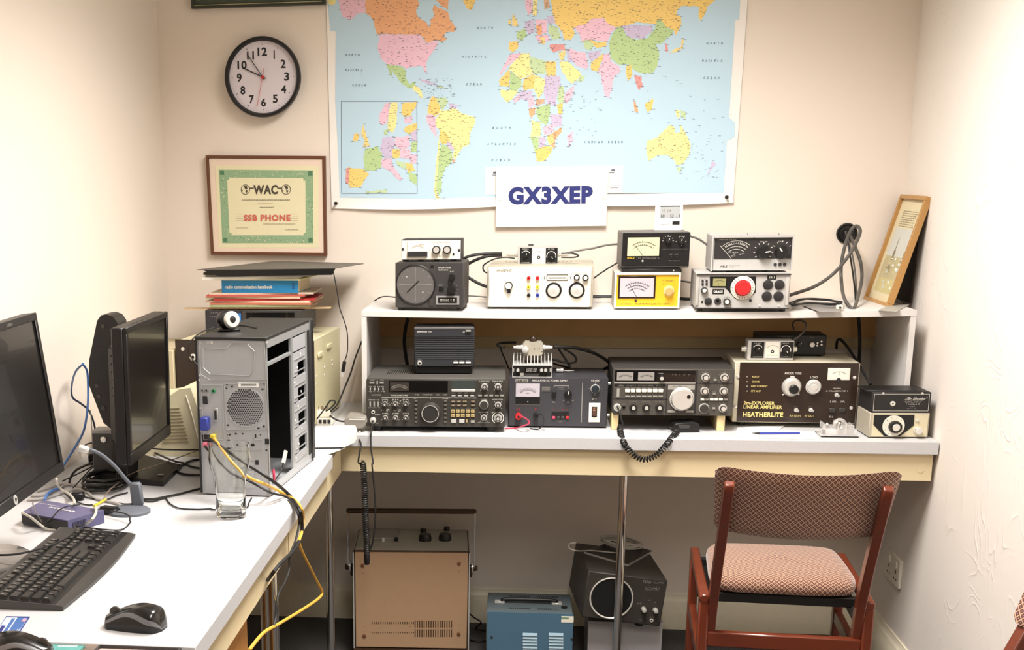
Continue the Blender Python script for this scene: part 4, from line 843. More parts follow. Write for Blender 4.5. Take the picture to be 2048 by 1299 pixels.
for x in (95, 120, 190, 208): D.panel('push_button', M_gprint, 'H', x - 6, 755, x + 12, 772, .003)
D.panel('toggle_switch', M_alu, 'H', 157, 748, 166, 776, .008)
for x in (97, 138, 175, 215): D.panel('toggle_switch', M_alu, 'H', x - 4, 812, x + 4, 832, .008); D.scrib('H', x - 14, 797, x + 12, 806); D.scrib('H', x - 14, 842, x + 12, 850)
D.txt('KENWOOD', 'H', 110, 870, 200, 886, M_gprint)
for x in (95, 132, 170): D.panel('slide_switch', M_gprint, 'H', x - 7, 938, x + 7, 986, .002); D.scrib('H', x - 15, 920, x + 13, 928); D.scrib('H', x - 18, 994, x + 16, 1001)
for x, y in ((232, 962), (330, 962), (425, 962), (235, 1090), (330, 1090), (425, 1090)):
    D.knob('H', x, y, 19, .013, M_gknob, skirt=24, sm=M_silver, cap=M_silver, rc=.5); D.ticks('H', x, y, 30, 40, 7, -30, 210, None, 2); D.scrib('H', x - 28, y - 46, x + 26, y - 38)
for x, y, w in ((210, 1015, 24), (260, 1008, 30), (260, 1022, 30), (325, 1018, 24), (370, 1012, 26), (370, 1028, 26), (350, 1045, 26), (275, 968, 14), (375, 930, 14)): D.scrib('H', x - w / 2, y, x + w / 2, y + 9)
D.socket('H', 122, 1037, 17, M_silver, M_black, .003); D.scrib('H', 140, 1056, 186, 1063); D.socket('H', 122, 1110, 28, M_silver, M_gprint, .010, 'microphone_connector', .6); D.scrib('H', 148, 1136, 172, 1142)
for x0 in (520, 792):
    for i in range(6): D.panel('push_button', P('olive_button', (96, 92, 82), .5), 'H', x0 - 13, 928 + i * 38, x0 + 12, 944 + i * 38, .003, bev=.0006); D.scrib('H', x0 - 9, 932 + i * 38, x0 + 7, 939 + i * 38, M_gprint)
D.scrib('H', 495, 907, 530, 914); D.scrib('H', 765, 907, 820, 915)
c = D.F('H', 655, 1040); m = D.sc('H'); ob = MB().lathe([(95 * m, -.0002), (95 * m, .004), (90 * m, .006), (80 * m, .022), (76 * m, .024), (72 * m, .024)], M_gknob, (c.x, D.off, c.z), (0, -1, 0), 56, capB=False).build('tuning_knob', D.root)
MB().lathe([(77 * m, .0243), (77 * m, .0248), (71 * m, .0249)], M_silver, (c.x, D.off, c.z), (0, -1, 0), 56, False, False).build('knob_ring', ob); MB().lathe([(72 * m, .0235), (0.0001, .0236)], P('dark_knob_face', (44, 42, 39), .5), (c.x, D.off, c.z), (0, -1, 0), 48).build('knob_face', ob)
D.ticks('H', 655, 915, 0, 10, 1, 90, 90, None, 4)
for r_ in range(2):
    for cx_ in (865, 918, 972, 1048): D.panel('push_button', P('bronze_button', (104, 88, 66), .5), 'H', cx_ - 20, 930 + r_ * 36, cx_ + 20, 948 + r_ * 36, .003, bev=.0005); D.off2 = .0032; D.scrib('H', cx_ - 13, 935 + r_ * 36, cx_ + 12, 942 + r_ * 36); D.off2 = 0
D.dash('H', 838, 998, 1075, 1001, M_gprint)
for r_ in range(2):
    for i in range(5): x = 862 + i * 46; D.panel('key_button', M_gold, 'H', x - 18, 1012 + r_ * 40, x + 17, 1042 + r_ * 40, .004, bev=.0008); D.off2 = .0042; D.scrib('H', x - 8, 1022 + r_ * 40, x + 8, 1032 + r_ * 40, M_brown); D.off2 = 0
for x in (845, 920): D.panel('key_button', M_alu, 'H', x, 1100, x + 50, 1135, .004, bev=.0008)
D.panel('toggle_switch', M_gold, 'H', 985, 1105, 997, 1130, .006); D.panel('push_button', M_gprint, 'H', 1028, 1112, 1065, 1134, .003)
for x, y, r_ in ((1155, 800, 30), (1280, 800, 30), (1280, 970, 30), (1150, 1088, 30)): D.knob('H', x, y, r_ * .62, .015, M_gknob, skirt=r_, sm=M_silver, cap=M_silver, rc=.55); D.ticks('H', x, y, 38, 50, 4, -45, 225, None, 3); D.scrib('H', x - 50, y - 54, x + 45, y - 46)
D.knob('H', 1150, 968, 34, .012, M_gknob, skirt=42, sm=M_silver); D.scrib('H', 1122, 916, 1180, 923)
D.knob('H', 1280, 1092, 22, .016, M_gknob, skirt=36, sm=M_silver, cap=M_silver, rc=.6); D.arc('H', 1280, 1092, 50, -60, 60, None, 7); D.arc('H', 1280, 1092, 50, 120, 240, None, 7); D.scrib('H', 1222, 1036, 1325, 1045)
for x in (1097, 1150, 1200, 1252, 1300): D.panel('push_button', M_gprint, 'H', x, 876, x + 35, 890, .0025)
D.scrib('H', 1095, 1130, 1205, 1136); D.done(); D.off = 0
TS = D
# --- extension speaker
D = Dev('extension_speaker', 'black slatted loudspeaker box on top of the wide transceiver', 'speaker', -.3161, 3.7590, .905, .1700, .1107, .11, 2)
D.body(M_black, .004); MB().box(.004, D.w - .006, .01, .12, -.0225, .001, M_black, .003).build('stand', D.root)
D.panel('front_panel', P('slate_black_plastic', (44, 45, 49), .5), 'H', 505, 255, 1062, 612, .002, bev=.001); MB().box(.001, D.w - .001, -.003, .012, D.h - .006, D.h + .0005, P('lighter_grey_top_edge', (100, 98, 98), .5), .001).build('top_edge', D.root); D.off = -.002  # strip along the top edge is a lighter grey than the box
g = MB()
for i in range(13):
    a = D.F('H', 512, 330 + i * 17 + 5); b = D.F('H', 1055, 330 + i * 17); g.box(a.x, b.x, D.off - .0022, D.off, a.z, b.z, P('slat_grey', (74, 75, 80), .5))
g.build('grille_slats', D.root)
D.txt('KENWOOD', 'H', 530, 284, 622, 298, None, .02).scrib('H', 638, 288, 672, 297); D.panel('switch', M_black, 'H', 975, 282, 1028, 310, .003); D.panel('switch', M_gprint, 'H', 980, 275, 1028, 290, .004); D.scrib('H', 955, 290, 975, 298)
D.socket('H', 553, 583, 20, M_silver, M_black); D.scrib('H', 535, 552, 575, 559)
for x in (890, 945, 1003): D.panel('push_button', M_print, 'H', x - 24, 570, x + 24, 586, .003, bev=.0006); D.scrib('H', x - 14, 556, x + 14, 563, M_gprint)
D.scrib('H', 908, 603, 1030, 609, M_gprint); D.done(); D.off = 0
# --- DC power supply
D = Dev('power_supply', 'slate grey regulated power supply with lilac meter, red and black terminals and rocker switch', 'power supply', -.0466, 3.7625, .736, .2767, .1379, .21, 1)
D.body(M_psu, .002); D.feet(h=.005); D.off = 0; D.panel('front_panel', M_psu, 'I', 208, 628, 1270, 1140, .0015); D.off = -.0015
D.panel('name_plate', M_gprint, 'I', 275, 637, 412, 670, .0005); D.off2 = .0007; D.txt('SAMLEX', 'I', 283, 645, 404, 663, M_ink, .03); D.off2 = 0; D.txt('REGULATED DC POWER SUPPLY', 'I', 460, 643, 840, 662); D.txt('RS-40X', 'I', 1097, 642, 1185, 662)
o = D.panel('meter', M_meterp, 'I', 278, 685, 540, 825, .003); D.off2 = .0032; D.arc('I', 408, 870, 135, 48, 132, M_cgry, 2); D.arc('I', 408, 870, 112, 48, 132, M_ink, 2); D.ticks('I', 408, 870, 113, 128, 21, 50, 130, M_ink, 2); D.scrib('I', 390, 783, 425, 792, M_ink); D.off2 = 0
D.panel('meter_cover', M_black, 'I', 278, 828, 540, 905, .003, parent=o); c = D.F('I', 408, 880); MB().lathe([(.002, .003), (.002, .0035)], M_gprint, (c.x, D.off, c.z), (0, -1, 0), 12).build('zero_screw', o); D.dash('I', 278, 912, 540, 917, M_gprint)
g = D.panel('vent_plate', M_gprint, 'I', 560, 720, 650, 775, .0008); D.off2 = .001
for i in range(4): D.dash('I', 560, 728 + i * 13, 650, 734 + i * 13, M_psu)
D.off2 = 0
for a in ((692, 705, 858, 711), (692, 705, 698, 728), (852, 705, 858, 745)): D.dash('I', *a, M_gprint)
D.scrib('I', 745, 725, 800, 733, M_gprint); D.scrib('I', 745, 742, 800, 750, M_gprint)
D.panel('rocker_switch', M_black, 'I', 668, 768, 716, 835, .006, bev=.001); D.scrib('I', 685, 785, 706, 791); D.scrib('I', 670, 880, 712, 889)
D.knob('I', 845, 800, 38, .014, M_knob, ptr=90, cap=M_knob); D.scrib('I', 790, 862, 812, 870); D.scrib('I', 828, 882, 862, 890); D.scrib('I', 880, 862, 905, 870)
D.knob('I', 1138, 742, 40, .012, P('aqua_black_knob', (40, 46, 50), .3), skirt=48, sm=M_silver); D.ticks('I', 1138, 742, 56, 70, 4, 0, 270)
D.scrib('I', 1110, 845, 1155, 860); D.panel('divider_strip', M_gprint, 'I', 984, 675, 1006, 1105, .0008)
o = D.panel('switch_surround', M_offw, 'I', 1065, 893, 1195, 1102, .003, bev=.001); o2 = D.panel('switch_well', M_black, 'I', 1098, 935, 1160, 1045, .0035, parent=o); o3 = D.panel('power_rocker', P('brown_rocker', (94, 62, 50), .3), 'I', 1105, 942, 1153, 1030, .009, bev=.002, parent=o); D.off2 = .0092; D.scrib('I', 1115, 962, 1142, 972); D.off2 = 0
for i in range(4): D.scrib('I', 680 + i * 50, 962, 700 + i * 50, 974, M_red)
D.panel('fuse_strip', M_black, 'I', 668, 995, 852, 1010, .003); D.panel('switch_strip', M_black, 'I', 665, 1030, 858, 1068, .002)
for x, mt in ((688, P('pink_neon', (220, 70, 100), .4)), (740, M_char), (786, M_char), (836, M_red)): D.panel('rocker_switch', mt, 'I', x - 18, 1036, x + 18, 1062, .005, bev=.001)
D.scrib('I', 708, 1082, 822, 1089, M_gprint); D.scrib('I', 740, 1094, 785, 1101, M_gprint)
D.scrib('I', 290, 955, 322, 975, M_red); D.scrib('I', 488, 955, 508, 975, M_red)
D.knob('I', 308, 1033, 34, .018, M_red, name='positive_terminal', cap=M_ink, rc=.4); D.knob('I', 495, 1025, 26, .018, M_knob, name='negative_terminal'); D.done()
PSU = D; D.off = 0
for y in (.15,): 
    for z in (.03, .12): MB().cyl((D.w, .02, z), (D.w + .008, .02, z), .004, M_silver, 14).build('side_screw', D.root)
PT = D.M.translation.z + D.h
# --- small finned amplifier with coax switch on it
zt = PT + .0005; a = at('I', 240, 615, Z=zt); b = at('I', 672, 612, Z=zt)
D = Dev('finned_amplifier', 'small silver finned amplifier module on top of the power supply', 'amplifier', a.x, a.y, zt, b.x - a.x, .026, .09, 0)
D.h = D.F('I', 240, 478).z; D.box('case', M_alu, (0, D.w), (.003, D.d), (0, D.h), .001); D.panel('front_panel', M_black, 'I', 248, 498, 662, 606, .002, .003)
D.off = 0; fr = MB()
for q4 in ((0, D.w, D.h - .003, D.h), (0, D.w, 0, .002), (0, .0018, .002, D.h - .003), (D.w - .0018, D.w, .002, D.h - .003)): fr.box(q4[0], q4[1], -.004, .003, q4[2], q4[3], M_alu)
fr.build('front_rim', D.root); D.off = -.002
for x in (302, 558, 602): D.knob('I', x, 540, 17, .010, M_silver)
D.panel('name_plate', M_glassblk, 'I', 375, 515, 528, 562, .001); D.off2 = .0012; D.scrib('I', 392, 522, 508, 532); D.scrib('I', 392, 544, 508, 554); D.off2 = 0
D.panel('slide_switch', M_gprint, 'I', 328, 570, 365, 600, .002); D.panel('lower_strip', M_char, 'I', 375, 580, 528, 600, .001)
for x in (252, 655): D.panel('corner_clip', M_gprint, 'I', x - 10, 520, x + 10, 560, .0015)
D.done('front_lettering'); nf = 12
for i in range(nf):
    x = .002 + i * (D.w - .0055) / (nf - 1); m = MB(); y0 = .004
    m.add([(x, y0, D.h), (x + .0022, y0, D.h), (x + .0022, D.d, D.h), (x, D.d, D.h), (x, y0 + .006, D.h + .022), (x + .0022, y0 + .006, D.h + .022), (x + .0022, D.d, D.h + .022), (x, D.d, D.h + .022)], [(3,2,1,0),(4,5,6,7),(0,1,5,4),(1,2,6,5),(2,3,7,6),(3,0,4,7)], M_alu); m.build('fin', D.root)
FT = zt + D.h + .0222
c0 = at('I', 465, 300, Y=a.y + .035); w = at('I', 570, 300, Y=a.y + .035).x - at('I', 350, 300, Y=a.y + .035).x
t = thing('coax_switch', 'cream metal coaxial connector box with two side cables on the finned amplifier', 'switch box', (c0.x, a.y + .035, FT))
zz = at('I', 465, 232, Y=a.y + .035).z - FT; hw = w / 2
g = MB(); oc8 = [(-hw, .006), (-hw + .006, 0), (hw - .006, 0), (hw, .006), (hw, zz - .006), (hw - .006, zz), (-hw + .006, zz), (-hw, zz - .006)]
g.add([(x, -.012, z) for x, z in oc8] + [(x, .03, z) for x, z in oc8], [tuple(range(8)), tuple(range(8, 16))[::-1]] + [(i, 8 + i, 8 + (i+1) % 8, (i+1) % 8) for i in range(8)], P('cast_pale_metal', (178, 172, 156), .4, metal=.2)); g.build('body', t, smooth_ang=20)
for s in (-1, 1): MB().lathe([(.0075, 0), (.0075, .005), (.006, .006), (.006, .018), (.0045, .02), (.0045, .026)], M_silver, (s * hw, .008, zz * .55), (s, 0, 0), 20).build('connector', t)
MB().lathe([(.009, 0), (.009, .012), (.006, .014)], M_alu, (-hw * .75, -.012, zz * .45), (0, -1, 0), 20).build('front_connector', t)
MB().lathe([(.010, 0), (.010, .01), (.008, .013)], M_brown, (0, .008, zz), (0, 0, 1), 24).build('switch_knob', t)
g = MB(); 
for x, z in ((hw * .15, zz * .5), (hw * .62, zz * .5), (hw * .9, zz * .3)): g.lathe([(.0015, 0), (.0012, .001)], M_ink, (x, -.012, z), (0, -1, 0), 10)
g.build('screw', t)
# --- second transceiver on wooden blocks
D = Dev('radio_transceiver', 'warm grey radio transceiver with silver tuning dial raised on two wooden blocks', 'radio', .2407, 3.742, .779, .3273, .1247, .26, 0)
D.body(M_char, .002, inset=.004); D.panel('front_panel', M_ftgrey, 'J', 108, 424, 1160, 815, .006, .006, .0015); D.off = -.006
D.panel('top_window_strip', M_glassblk, 'J', 128, 436, 828, 528, .0008); D.off2 = .001; 
for x0, x1 in ((145, 290), (328, 472)): D.panel('meter_window', M_meterw if False else P('grey_meter_glass', (150, 146, 140), .3), 'J', x0, 450, x1, 520, .0012)
D.off2 = .0014
for x in (217, 400): D.arc('J', x, 560, 78, 55, 125, M_ink, 2); D.ticks('J', x, 560, 80, 90, 12, 56, 124, M_ink, 2)
D.off2 = .001; D.scrib('J', 500, 456, 556, 464); 
for x in (632, 655, 690, 728, 768): D.scrib('J', x - 6, 466, x + 8, 474, M_gprint)
D.off2 = 0; D.knob('J', 532, 500, 26, .012, M_knob, cap=M_silver, rc=.6); D.dash('J', 122, 536, 828, 546, M_gprint)
D.panel('label_strip', M_black, 'J', 125, 555, 568, 572, .0004); D.off2 = .0006; D.txt('YAESU', 'J', 150, 558, 208, 569, M_gprint); D.scrib('J', 228, 559, 310, 568, M_gprint); D.scrib('J', 330, 559, 465, 568, M_gprint); D.scrib('J', 485, 559, 545, 568, M_gprint); D.off2 = 0
D.panel('slide_switch', M_gprint, 'J', 143, 590, 170, 665, .003)
for i in range(7):
    x = 216 + i * 48; D.panel('push_button', M_offw, 'J', x, 592, x + 42, 622, .006, bev=.001); D.panel('push_button', M_gprint, 'J', x + 2, 652, x + 40, 664, .0025); D.scrib('J', x + 4, 578, x + 38, 585, M_gprint); D.scrib('J', x + 4, 638, x + 38, 645, M_gprint)
for a in ((110, 680, 578, 684), (575, 550, 579, 812), (828, 430, 832, 812), (832, 545, 1158, 549)): D.dash('J', *a, M_ink)
D.socket('J', 148, 750, 30, M_silver, M_gprint, .012, 'microphone_connector', .6); D.socket('J', 206, 752, 13, M_black, M_black); D.scrib('J', 190, 722, 225, 729, M_gprint); D.scrib('J', 138, 706, 158, 713, M_gprint)
for x in (288, 400, 513): D.knob('J', x, 755, 26, .014, M_knob, skirt=34, sm=M_gknob, cap=M_silver, rc=.62); D.ticks('J', x, 755, 40, 48, 7, -20, 200, M_gprint, 2); D.scrib('J', x - 34, 700, x + 36, 708, M_gprint)
c = D.F('J', 708, 680); m = D.sc('J'); ob = MB().lathe([(97 * m, 0), (97 * m, .003), (92 * m, .004), (84 * m, .018), (80 * m, .020)], M_silver, (c.x, D.off, c.z), (0, -1, 0), 56).build('tuning_knob', D.root)
MB().lathe([(84 * m, .002), (86.5 * m, .010), (84 * m, .0185)], M_char, (c.x, D.off, c.z), (0, -1, 0), 56, False, False).build('knob_grip', ob); MB().lathe([(15 * m, .0202), (15 * m, .0212)], M_black, (c.x + 48 * m, D.off, c.z + 26 * m), (0, -1, 0), 20).build('finger_dimple', ob)
D.panel('dial_escutcheon', M_gprint, 'J', 588, 560, 822, 600, .0005); D.off2 = .0007; D.scrib('J', 630, 568, 760, 576, M_ink); D.off2 = 0
for x0, x1 in ((585, 652), (742, 808)): D.panel('push_button', M_gprint, 'J', x0, 780, x1, 797, .003)
for x, y in ((913, 494), (1076, 496), (905, 612), (1070, 612), (1063, 762)): D.knob('J', x, y, 24, .014, M_gknob, skirt=34, sm=M_silver, cap=M_silver, rc=.75); D.ticks('J', x, y, 42, 50, 5, -30, 210, M_gprint, 2); D.scrib('J', x - 30, y - 48, x + 30, y - 41, M_gprint)
D.knob('J', 900, 762, 34, .014, M_gknob, skirt=42, sm=M_silver)
for x, y in ((996, 515), (988, 633), (984, 760)): D.panel('push_button', M_gprint, 'J', x - 13, y - 7, x + 13, y + 8, .004); D.scrib('J', x - 14, y - 22, x + 14, y - 14, M_gprint)
for i in range(6): D.panel('push_button', M_offw if i in (0, 2, 3, 4) else M_gprint, 'J', 870 + i * 40, 676, 903 + i * 40, 692, .004)
D.done(); D.off = 0; FTD = D
for x0, x1, lb in ((.0, .019, 'left'), (.2865, .308, 'right')):
    MB().box(x0 + .001, x1 + .001, .002, .24, -.0478, -.0005, P('pale_softwood', (222, 200, 150), .6, var=.08, scale=20), .001).build('wooden_block', D.root)
# --- brown fronted 2 m linear amplifier
D = Dev('linear_amplifier', 'large cream cased amplifier with dark brown front panel, dials and a small meter', 'amplifier', .5782, 3.8124, .745, .3309, .169, .22, -1.2)
D.body(P('cream_grey_metal', (206, 198, 176), .5), .002); D.off = 0; D.feet(h=.0139, ins=.03, r=.011); D.panel('front_panel', M_brown, 'K', 142, 458, 1208, 962, .002); D.off = -.002
for x, y in ((154, 575), (1165, 583), (135, 835), (1136, 846)): D.screw('K', x, y, 14)
fy = (575, 617, 657, 700)
for y, st, x1, dx in zip(fy, ('READY', 'ON AIR', 'GRID CURRENT', 'PTT AMP'), (340, 342, 412, 354), (0, 0, 0, 0)):
    x0 = 278 if y < 640 else 268; D.txt(st, 'K', x0, y - 7, x1, y + 8, M_yprint); D.dash('K', 230, y - 5, 240, y + 5, M_gprint)
D.txt('ANODE TUNE', 'K', 558, 536, 706, 555, M_print); D.txt('LOAD', 'K', 783, 572, 848, 589, M_print)
D.txt('2m-EXPLORER', 'K', 205, 790, 474, 816, M_yprint, .02); D.txt('LINEAR AMPLIFIER', 'K', 203, 824, 538, 850, M_yprint, .02); D.txt('HEATHERLITE', 'K', 196, 884, 548, 920, M_yprint, .03)
c = D.F('K', 618, 662); m = D.sc('K'); ob = MB().lathe([(76 * m, 0), (76 * m, .006), (62 * m, .016), (56 * m, .018), (50 * m, .018)], M_silver, (c.x, D.off, c.z), (0, -1, 0), 48).build('tuning_dial', D.root)
MB().lathe([(38 * m, .014), (36 * m, .028), (30 * m, .030)], M_black, (c.x + 10 * m, D.off, c.z - 12 * m), (0, -1, 0), 32).build('dial_knob', ob); q = D.F('K', 625, 580); MB().box(q.x - .006, q.x + .006, D.off - .008, D.off, q.z - .005, q.z + .004, M_alu, .001).build('dial_lock', ob)
for x, y in ((547, 730), (680, 725)): D.screw('K', x, y, 7)
D.knob('K', 808, 663, 52, .014, M_alu, skirt=60, sm=M_silver, cap=M_silver, rc=.5)
D.meter('K', 928, 500, 1130, 605, M_meterw, M_offw, arcs=1, needle=90); c = D.F('K', 1025, 603); MB().lathe([(.006, .0042), (.006, .0048)], M_ink, (c.x, D.off, c.z), (0, -1, 0), 24).build('meter_hub', D.root)
D.scrib('K', 978, 672, 1052, 682, M_print); D.scrib('K', 918, 694, 1110, 704, M_print); D.scrib('K', 952, 785, 1005, 798, M_print); D.scrib('K', 1040, 785, 1082, 798, M_print); D.scrib('K', 948, 915, 988, 928, M_print)
D.txt('RX GAIN', 'K', 603, 905, 698, 920, M_yprint); D.txt('RF OUT', 'K', 733, 906, 815, 921, M_yprint)
for x, y in ((1018, 733), (668, 862), (795, 862)):
    c = D.F('K', x, y); g = MB().lathe([(.0055, 0), (.0055, .003), (.0035, .0035)], M_silver, (c.x - .003, D.off, c.z), (0, -1, 0), 18); g.tube([(c.x - .003, D.off, c.z), (c.x, D.off - .012, c.z - .001)], lambda t: .0022 + .0018 * t, M_alu, 12, 0); g.build('toggle_switch', D.root); D.scrib('K', x - 30, y - 28, x + 5, y - 24, M_gprint)
for x in (970, 1055): D.panel('rocker_switch', M_char, 'K', x - 30, 848, x + 30, 882, .005, bev=.001); D.off2 = .0052; D.dash('K', x - 26, 856, x + 26, 874, M_gknob); D.off2 = 0
D.done(); D.off = 0; HL = D; HT = .745 + D.h
# second SWR meter
D = Dev('swr_meter', 'small silver standing-wave meter on top of the brown fronted amplifier', 'meter', .615, 3.851, HT + .0005, .1242, .0548, .055, -1.2, group='small silver standing-wave meters')
swr(D, '', 'K', (265, 640, 275, 412), (325, 340), (570, 345))
for s, xx in ((-1, 0), (1, D.w)): MB().lathe([(.0085, 0), (.0085, .006), (.007, .008), (.007, .013)], M_silver, (xx, .03, .028), (s, 0, 0), 20).build('connector', D.root)
# black radio box behind it
zt = HT + .0005; a = at('K', 560, 372, Z=zt)
D = Dev('small_radio', 'low black radio box behind the small silver meter on the brown fronted amplifier', 'radio', .655, 3.945, zt + .004, .208, .046, .10, -2)
r0 = D.F('K', 905, 350); D.h = D.F('K', 905, 215).z; D.w = r0.x + .003
D.body(M_black, .002); D.feet(h=.004)
D.knob('K', 690, 295, 20, .010, M_knob, ptr=60); D.knob('K', 795, 297, 20, .010, M_silver)
for x, y in ((843, 283), (878, 270), (840, 305), (878, 298)): D.knob('K', x, y, 8, .004, M_silver, name='push_button')
D.scrib('K', 500, 222, 620, 229, M_gprint); D.scrib('K', 785, 233, 822, 240, M_gprint); D.done()
# --- cream morse tuner and black preamp on it
D = Dev('dial_control_unit', 'cream sloping control unit with white dial under the black box at the right wall', 'control box', .9124, 3.6673, .7335, .153, .0657, .118, 2.6)
D.body(M_taupe, .002); D.feet(h=.0025); D.panel('front_panel', M_beige, 'T', 350, 780, 742, 930, .0012); D.off = -.0012
pp = [D.F('T', x, y) for x, y in ((370, 782), (645, 782), (640, 855), (545, 930), (440, 930), (365, 850))]; g = MB(); g.add([(p.x, D.off - .0012, p.z) for p in pp] + [(p.x, D.off, p.z) for p in pp], [tuple(range(6))] + [(i, (i+1) % 6, 6 + (i+1) % 6, 6 + i) for i in range(6)], M_black); g.build('black_escutcheon', D.root, smooth_ang=10); D.off -= .0012
c = D.F('T', 502, 858); m = D.sc('T'); MB().lathe([(67 * m, 0), (67 * m, .002)], M_offw, (c.x, D.off, c.z), (0, -1, 0), 48).build('white_dial', D.root); D.off2 = .0021; D.ticks('T', 502, 858, 52, 60, 10, -60, 240, M_ink, 2); D.off2 = 0
D.knob('T', 508, 862, 38, .018, M_knob, cap=M_silver, rc=.6); D.dash('T', 509, 780, 513, 792); D.off = -.0012
D.knob('T', 665, 888, 24, .016, M_silver, cap=M_silver); D.knob('T', 662, 820, 9, .004, M_silver, name='push_button'); D.done(); D.off = 0
DU = D
D = Dev('preamplifier_box', 'black metal preamplifier box with silver outline on top of the cream dial unit', 'amplifier', .9147, 3.668, .8005, .1495, .0538, .118, 3.0)
D.body(M_mblack, .001); D.off = 0
for sx in (.004, D.w * .95):
    pass
g = MB(); g.box(-.012, D.w - .02, .012, .10, D.h, D.h + .0035, M_black, .001); g.box(-.004, D.w - .004, .004, .11, D.h - .001, D.h + .0012, M_mblack); g.build('lid', D.root)
g = MB(); x0, z0, x1, z1 = .004, .004, D.w - .004, D.h - .004
for a in ((x0, z0, x1, z0 + .0008), (x0, z1 - .0008, x1, z1), (x0, z0, x0 + .0008, z1), (x1 - .0008, z0, x1, z1)): g.box(a[0], a[2], -.0004, 0, a[1], a[3], M_print)
g.build('silver_outline', D.root)
D.txt('The Sentinel', 'T', 565, 660, 705, 685, None, 0, .25); D.scrib('T', 580, 692, 690, 699).scrib('T', 590, 706, 680, 713).scrib('T', 612, 722, 650, 728, M_gprint).scrib('T', 595, 736, 660, 742, M_gprint).scrib('T', 482, 728, 500, 733, M_gprint)
D.socket('T', 496, 706, 16, M_silver, M_ink, .003, hr=.35); D.screw('T', 432, 637, 8); D.screw('T', 700, 637, 8); D.done()
# --- perspex morse paddle
a = at('d', 275, 965, Z=DZ); b = at('d', 1265, 965, Z=DZ); w = b.x - a.x; q = at('d', 120, 800, Z=DZ)
t = thing('morse_paddle', 'clear perspex morse key paddle on a black footed base beside the cream dial unit', 'morse key', (a.x, a.y, DZ))
MB().box(0, w, 0, .085, .0035, .0075, M_perspex, .0008).build('base_plate', t)
MB().box(.002, w - .002, .001, .010, 0, .0034, M_black).build('foot', t); MB().box(.002, w - .002, .070, .082, 0, .0034, M_black).build('foot', t)
MB().box(.004, w - .004, .012, .020, .0076, .019, M_perspex, .0005).build('front_block', t); MB().box(w * .1, w * .9, .030, .036, .0076, .030, M_perspex, .0005).build('upright_plate', t)
for x, h_ in ((.10, .034), (.45, .036), (.66, .034), (.85, .030)): MB().box(w * x, w * x + .0028, .012, .070, .0191, h_, M_perspex).build('perspex_post', t)
MB().tube([(w * .38, .02, .036), (w * .48, .03, .043), (w * .60, .03, .042), (w * .72, .035, .030)], .0045, M_perspex, 10).build('paddle_arm', t)
g = MB(); g.cyl((w * .35, .015, .035), (w * .44, .02, .040), .0045, M_silver, 16); g.build('contact_screw', t)
for x, y, z in ((.55, .02, .024), (.2, .03, .031), (.52, .03, .034)): MB().lathe([(.003, 0), (.003, .004)], M_silver, (w * x, y, z), (0, -1, .3), 14).build('contact_screw', t)
MB().box(w * .06, w * .14, .013, .020, .0077, .0185, M_black).build('terminal_block', t); MB().box(w * .52, w * .66, .0205, .0225, .0077, .0185, M_char).build('terminal_block', t); MB().box(w * .70, w * .9, .0205, .0225, .0077, .0185, M_char).build('terminal_block', t)
# --- hand microphone under the second transceiver
a = at('J', 640, 965, Z=DZ + .004); 
t = thing('hand_microphone', 'black hand microphone with coiled lead lying under the raised transceiver', 'microphone', (a.x + .022, a.y + .02, DZ), (0, 0, R(8)))
g = MB(); pr = [(-.022, .004), (-.026, .016), (-.020, .026), (.030, .030), (.046, .024), (.050, .010), (.044, .001), (-.016, .001)]
g.add([(x, -.012, z) for x, z in pr] + [(x, .045, z) for x, z in pr], [tuple(range(8)), tuple(range(8, 16))[::-1]] + [(i, 8 + i, 8 + (i+1) % 8, (i+1) % 8) for i in range(8)], M_black)
ob = g.build('microphone_body', t, smooth_ang=50); md = ob.modifiers.new('bevel', 'BEVEL'); md.width = .003; md.segments = 3
MB().lathe([(.0045, 0), (.0035, .016)], M_rope, (-.022, .0, .010), (-1, -.25, .15), 14).build('cable_boot', t); MB().box(-.012, .02, -.0135, -.0115, .012, .022, M_char, .0008).build('talk_button', t)
# --- pen and papers on the bench
t = thing('paper_sheet', 'white sheet of paper on the bench under the blue pen', 'paper', (0, 0, 0))
ps = [at('K', x, y, Z=DZ + .0006) for x, y in ((130, 1100), (850, 1120), (815, 1050), (150, 1015))]; g = MB(); g.hexa(ps, [p + Vector((0, 0, .0004)) for p in ps], M_paper); g.build('sheet', t)
t = thing('paper_card', 'small folded white card sticking out from under the brown fronted amplifier', 'paper', (0, 0, 0))
ps = [at('K', x, y, Z=DZ + .0018) for x, y in ((370, 1050), (480, 1055), (560, 1000), (190, 1010))]; g = MB(); g.hexa(ps, [p + Vector((0, 0, .0006)) for p in ps], M_paper); g.build('card', t)
a = at('K', 275, 1064, Z=DZ + .0050); b = at('K', 690, 1062, Z=DZ + .0050)
t = thing('pen', 'blue ballpoint pen lying on the white sheet of paper', 'pen', tuple(a), (0, 0, math.atan2(b.y - a.y, b.x - a.x))); Ln = (b - a).length
MB().lathe([(.0034, .02), (.0036, Ln)], M_blue, (0, 0, 0), (1, 0, 0), 14).build('barrel', t); MB().lathe([(.0008, 0), (.0034, .02)], M_ink, (0, 0, 0), (1, 0, 0), 14).build('tip', t); MB().box(Ln * .55, Ln, .0034, .0048, -.001, .0022, M_blue).build('clip', t)
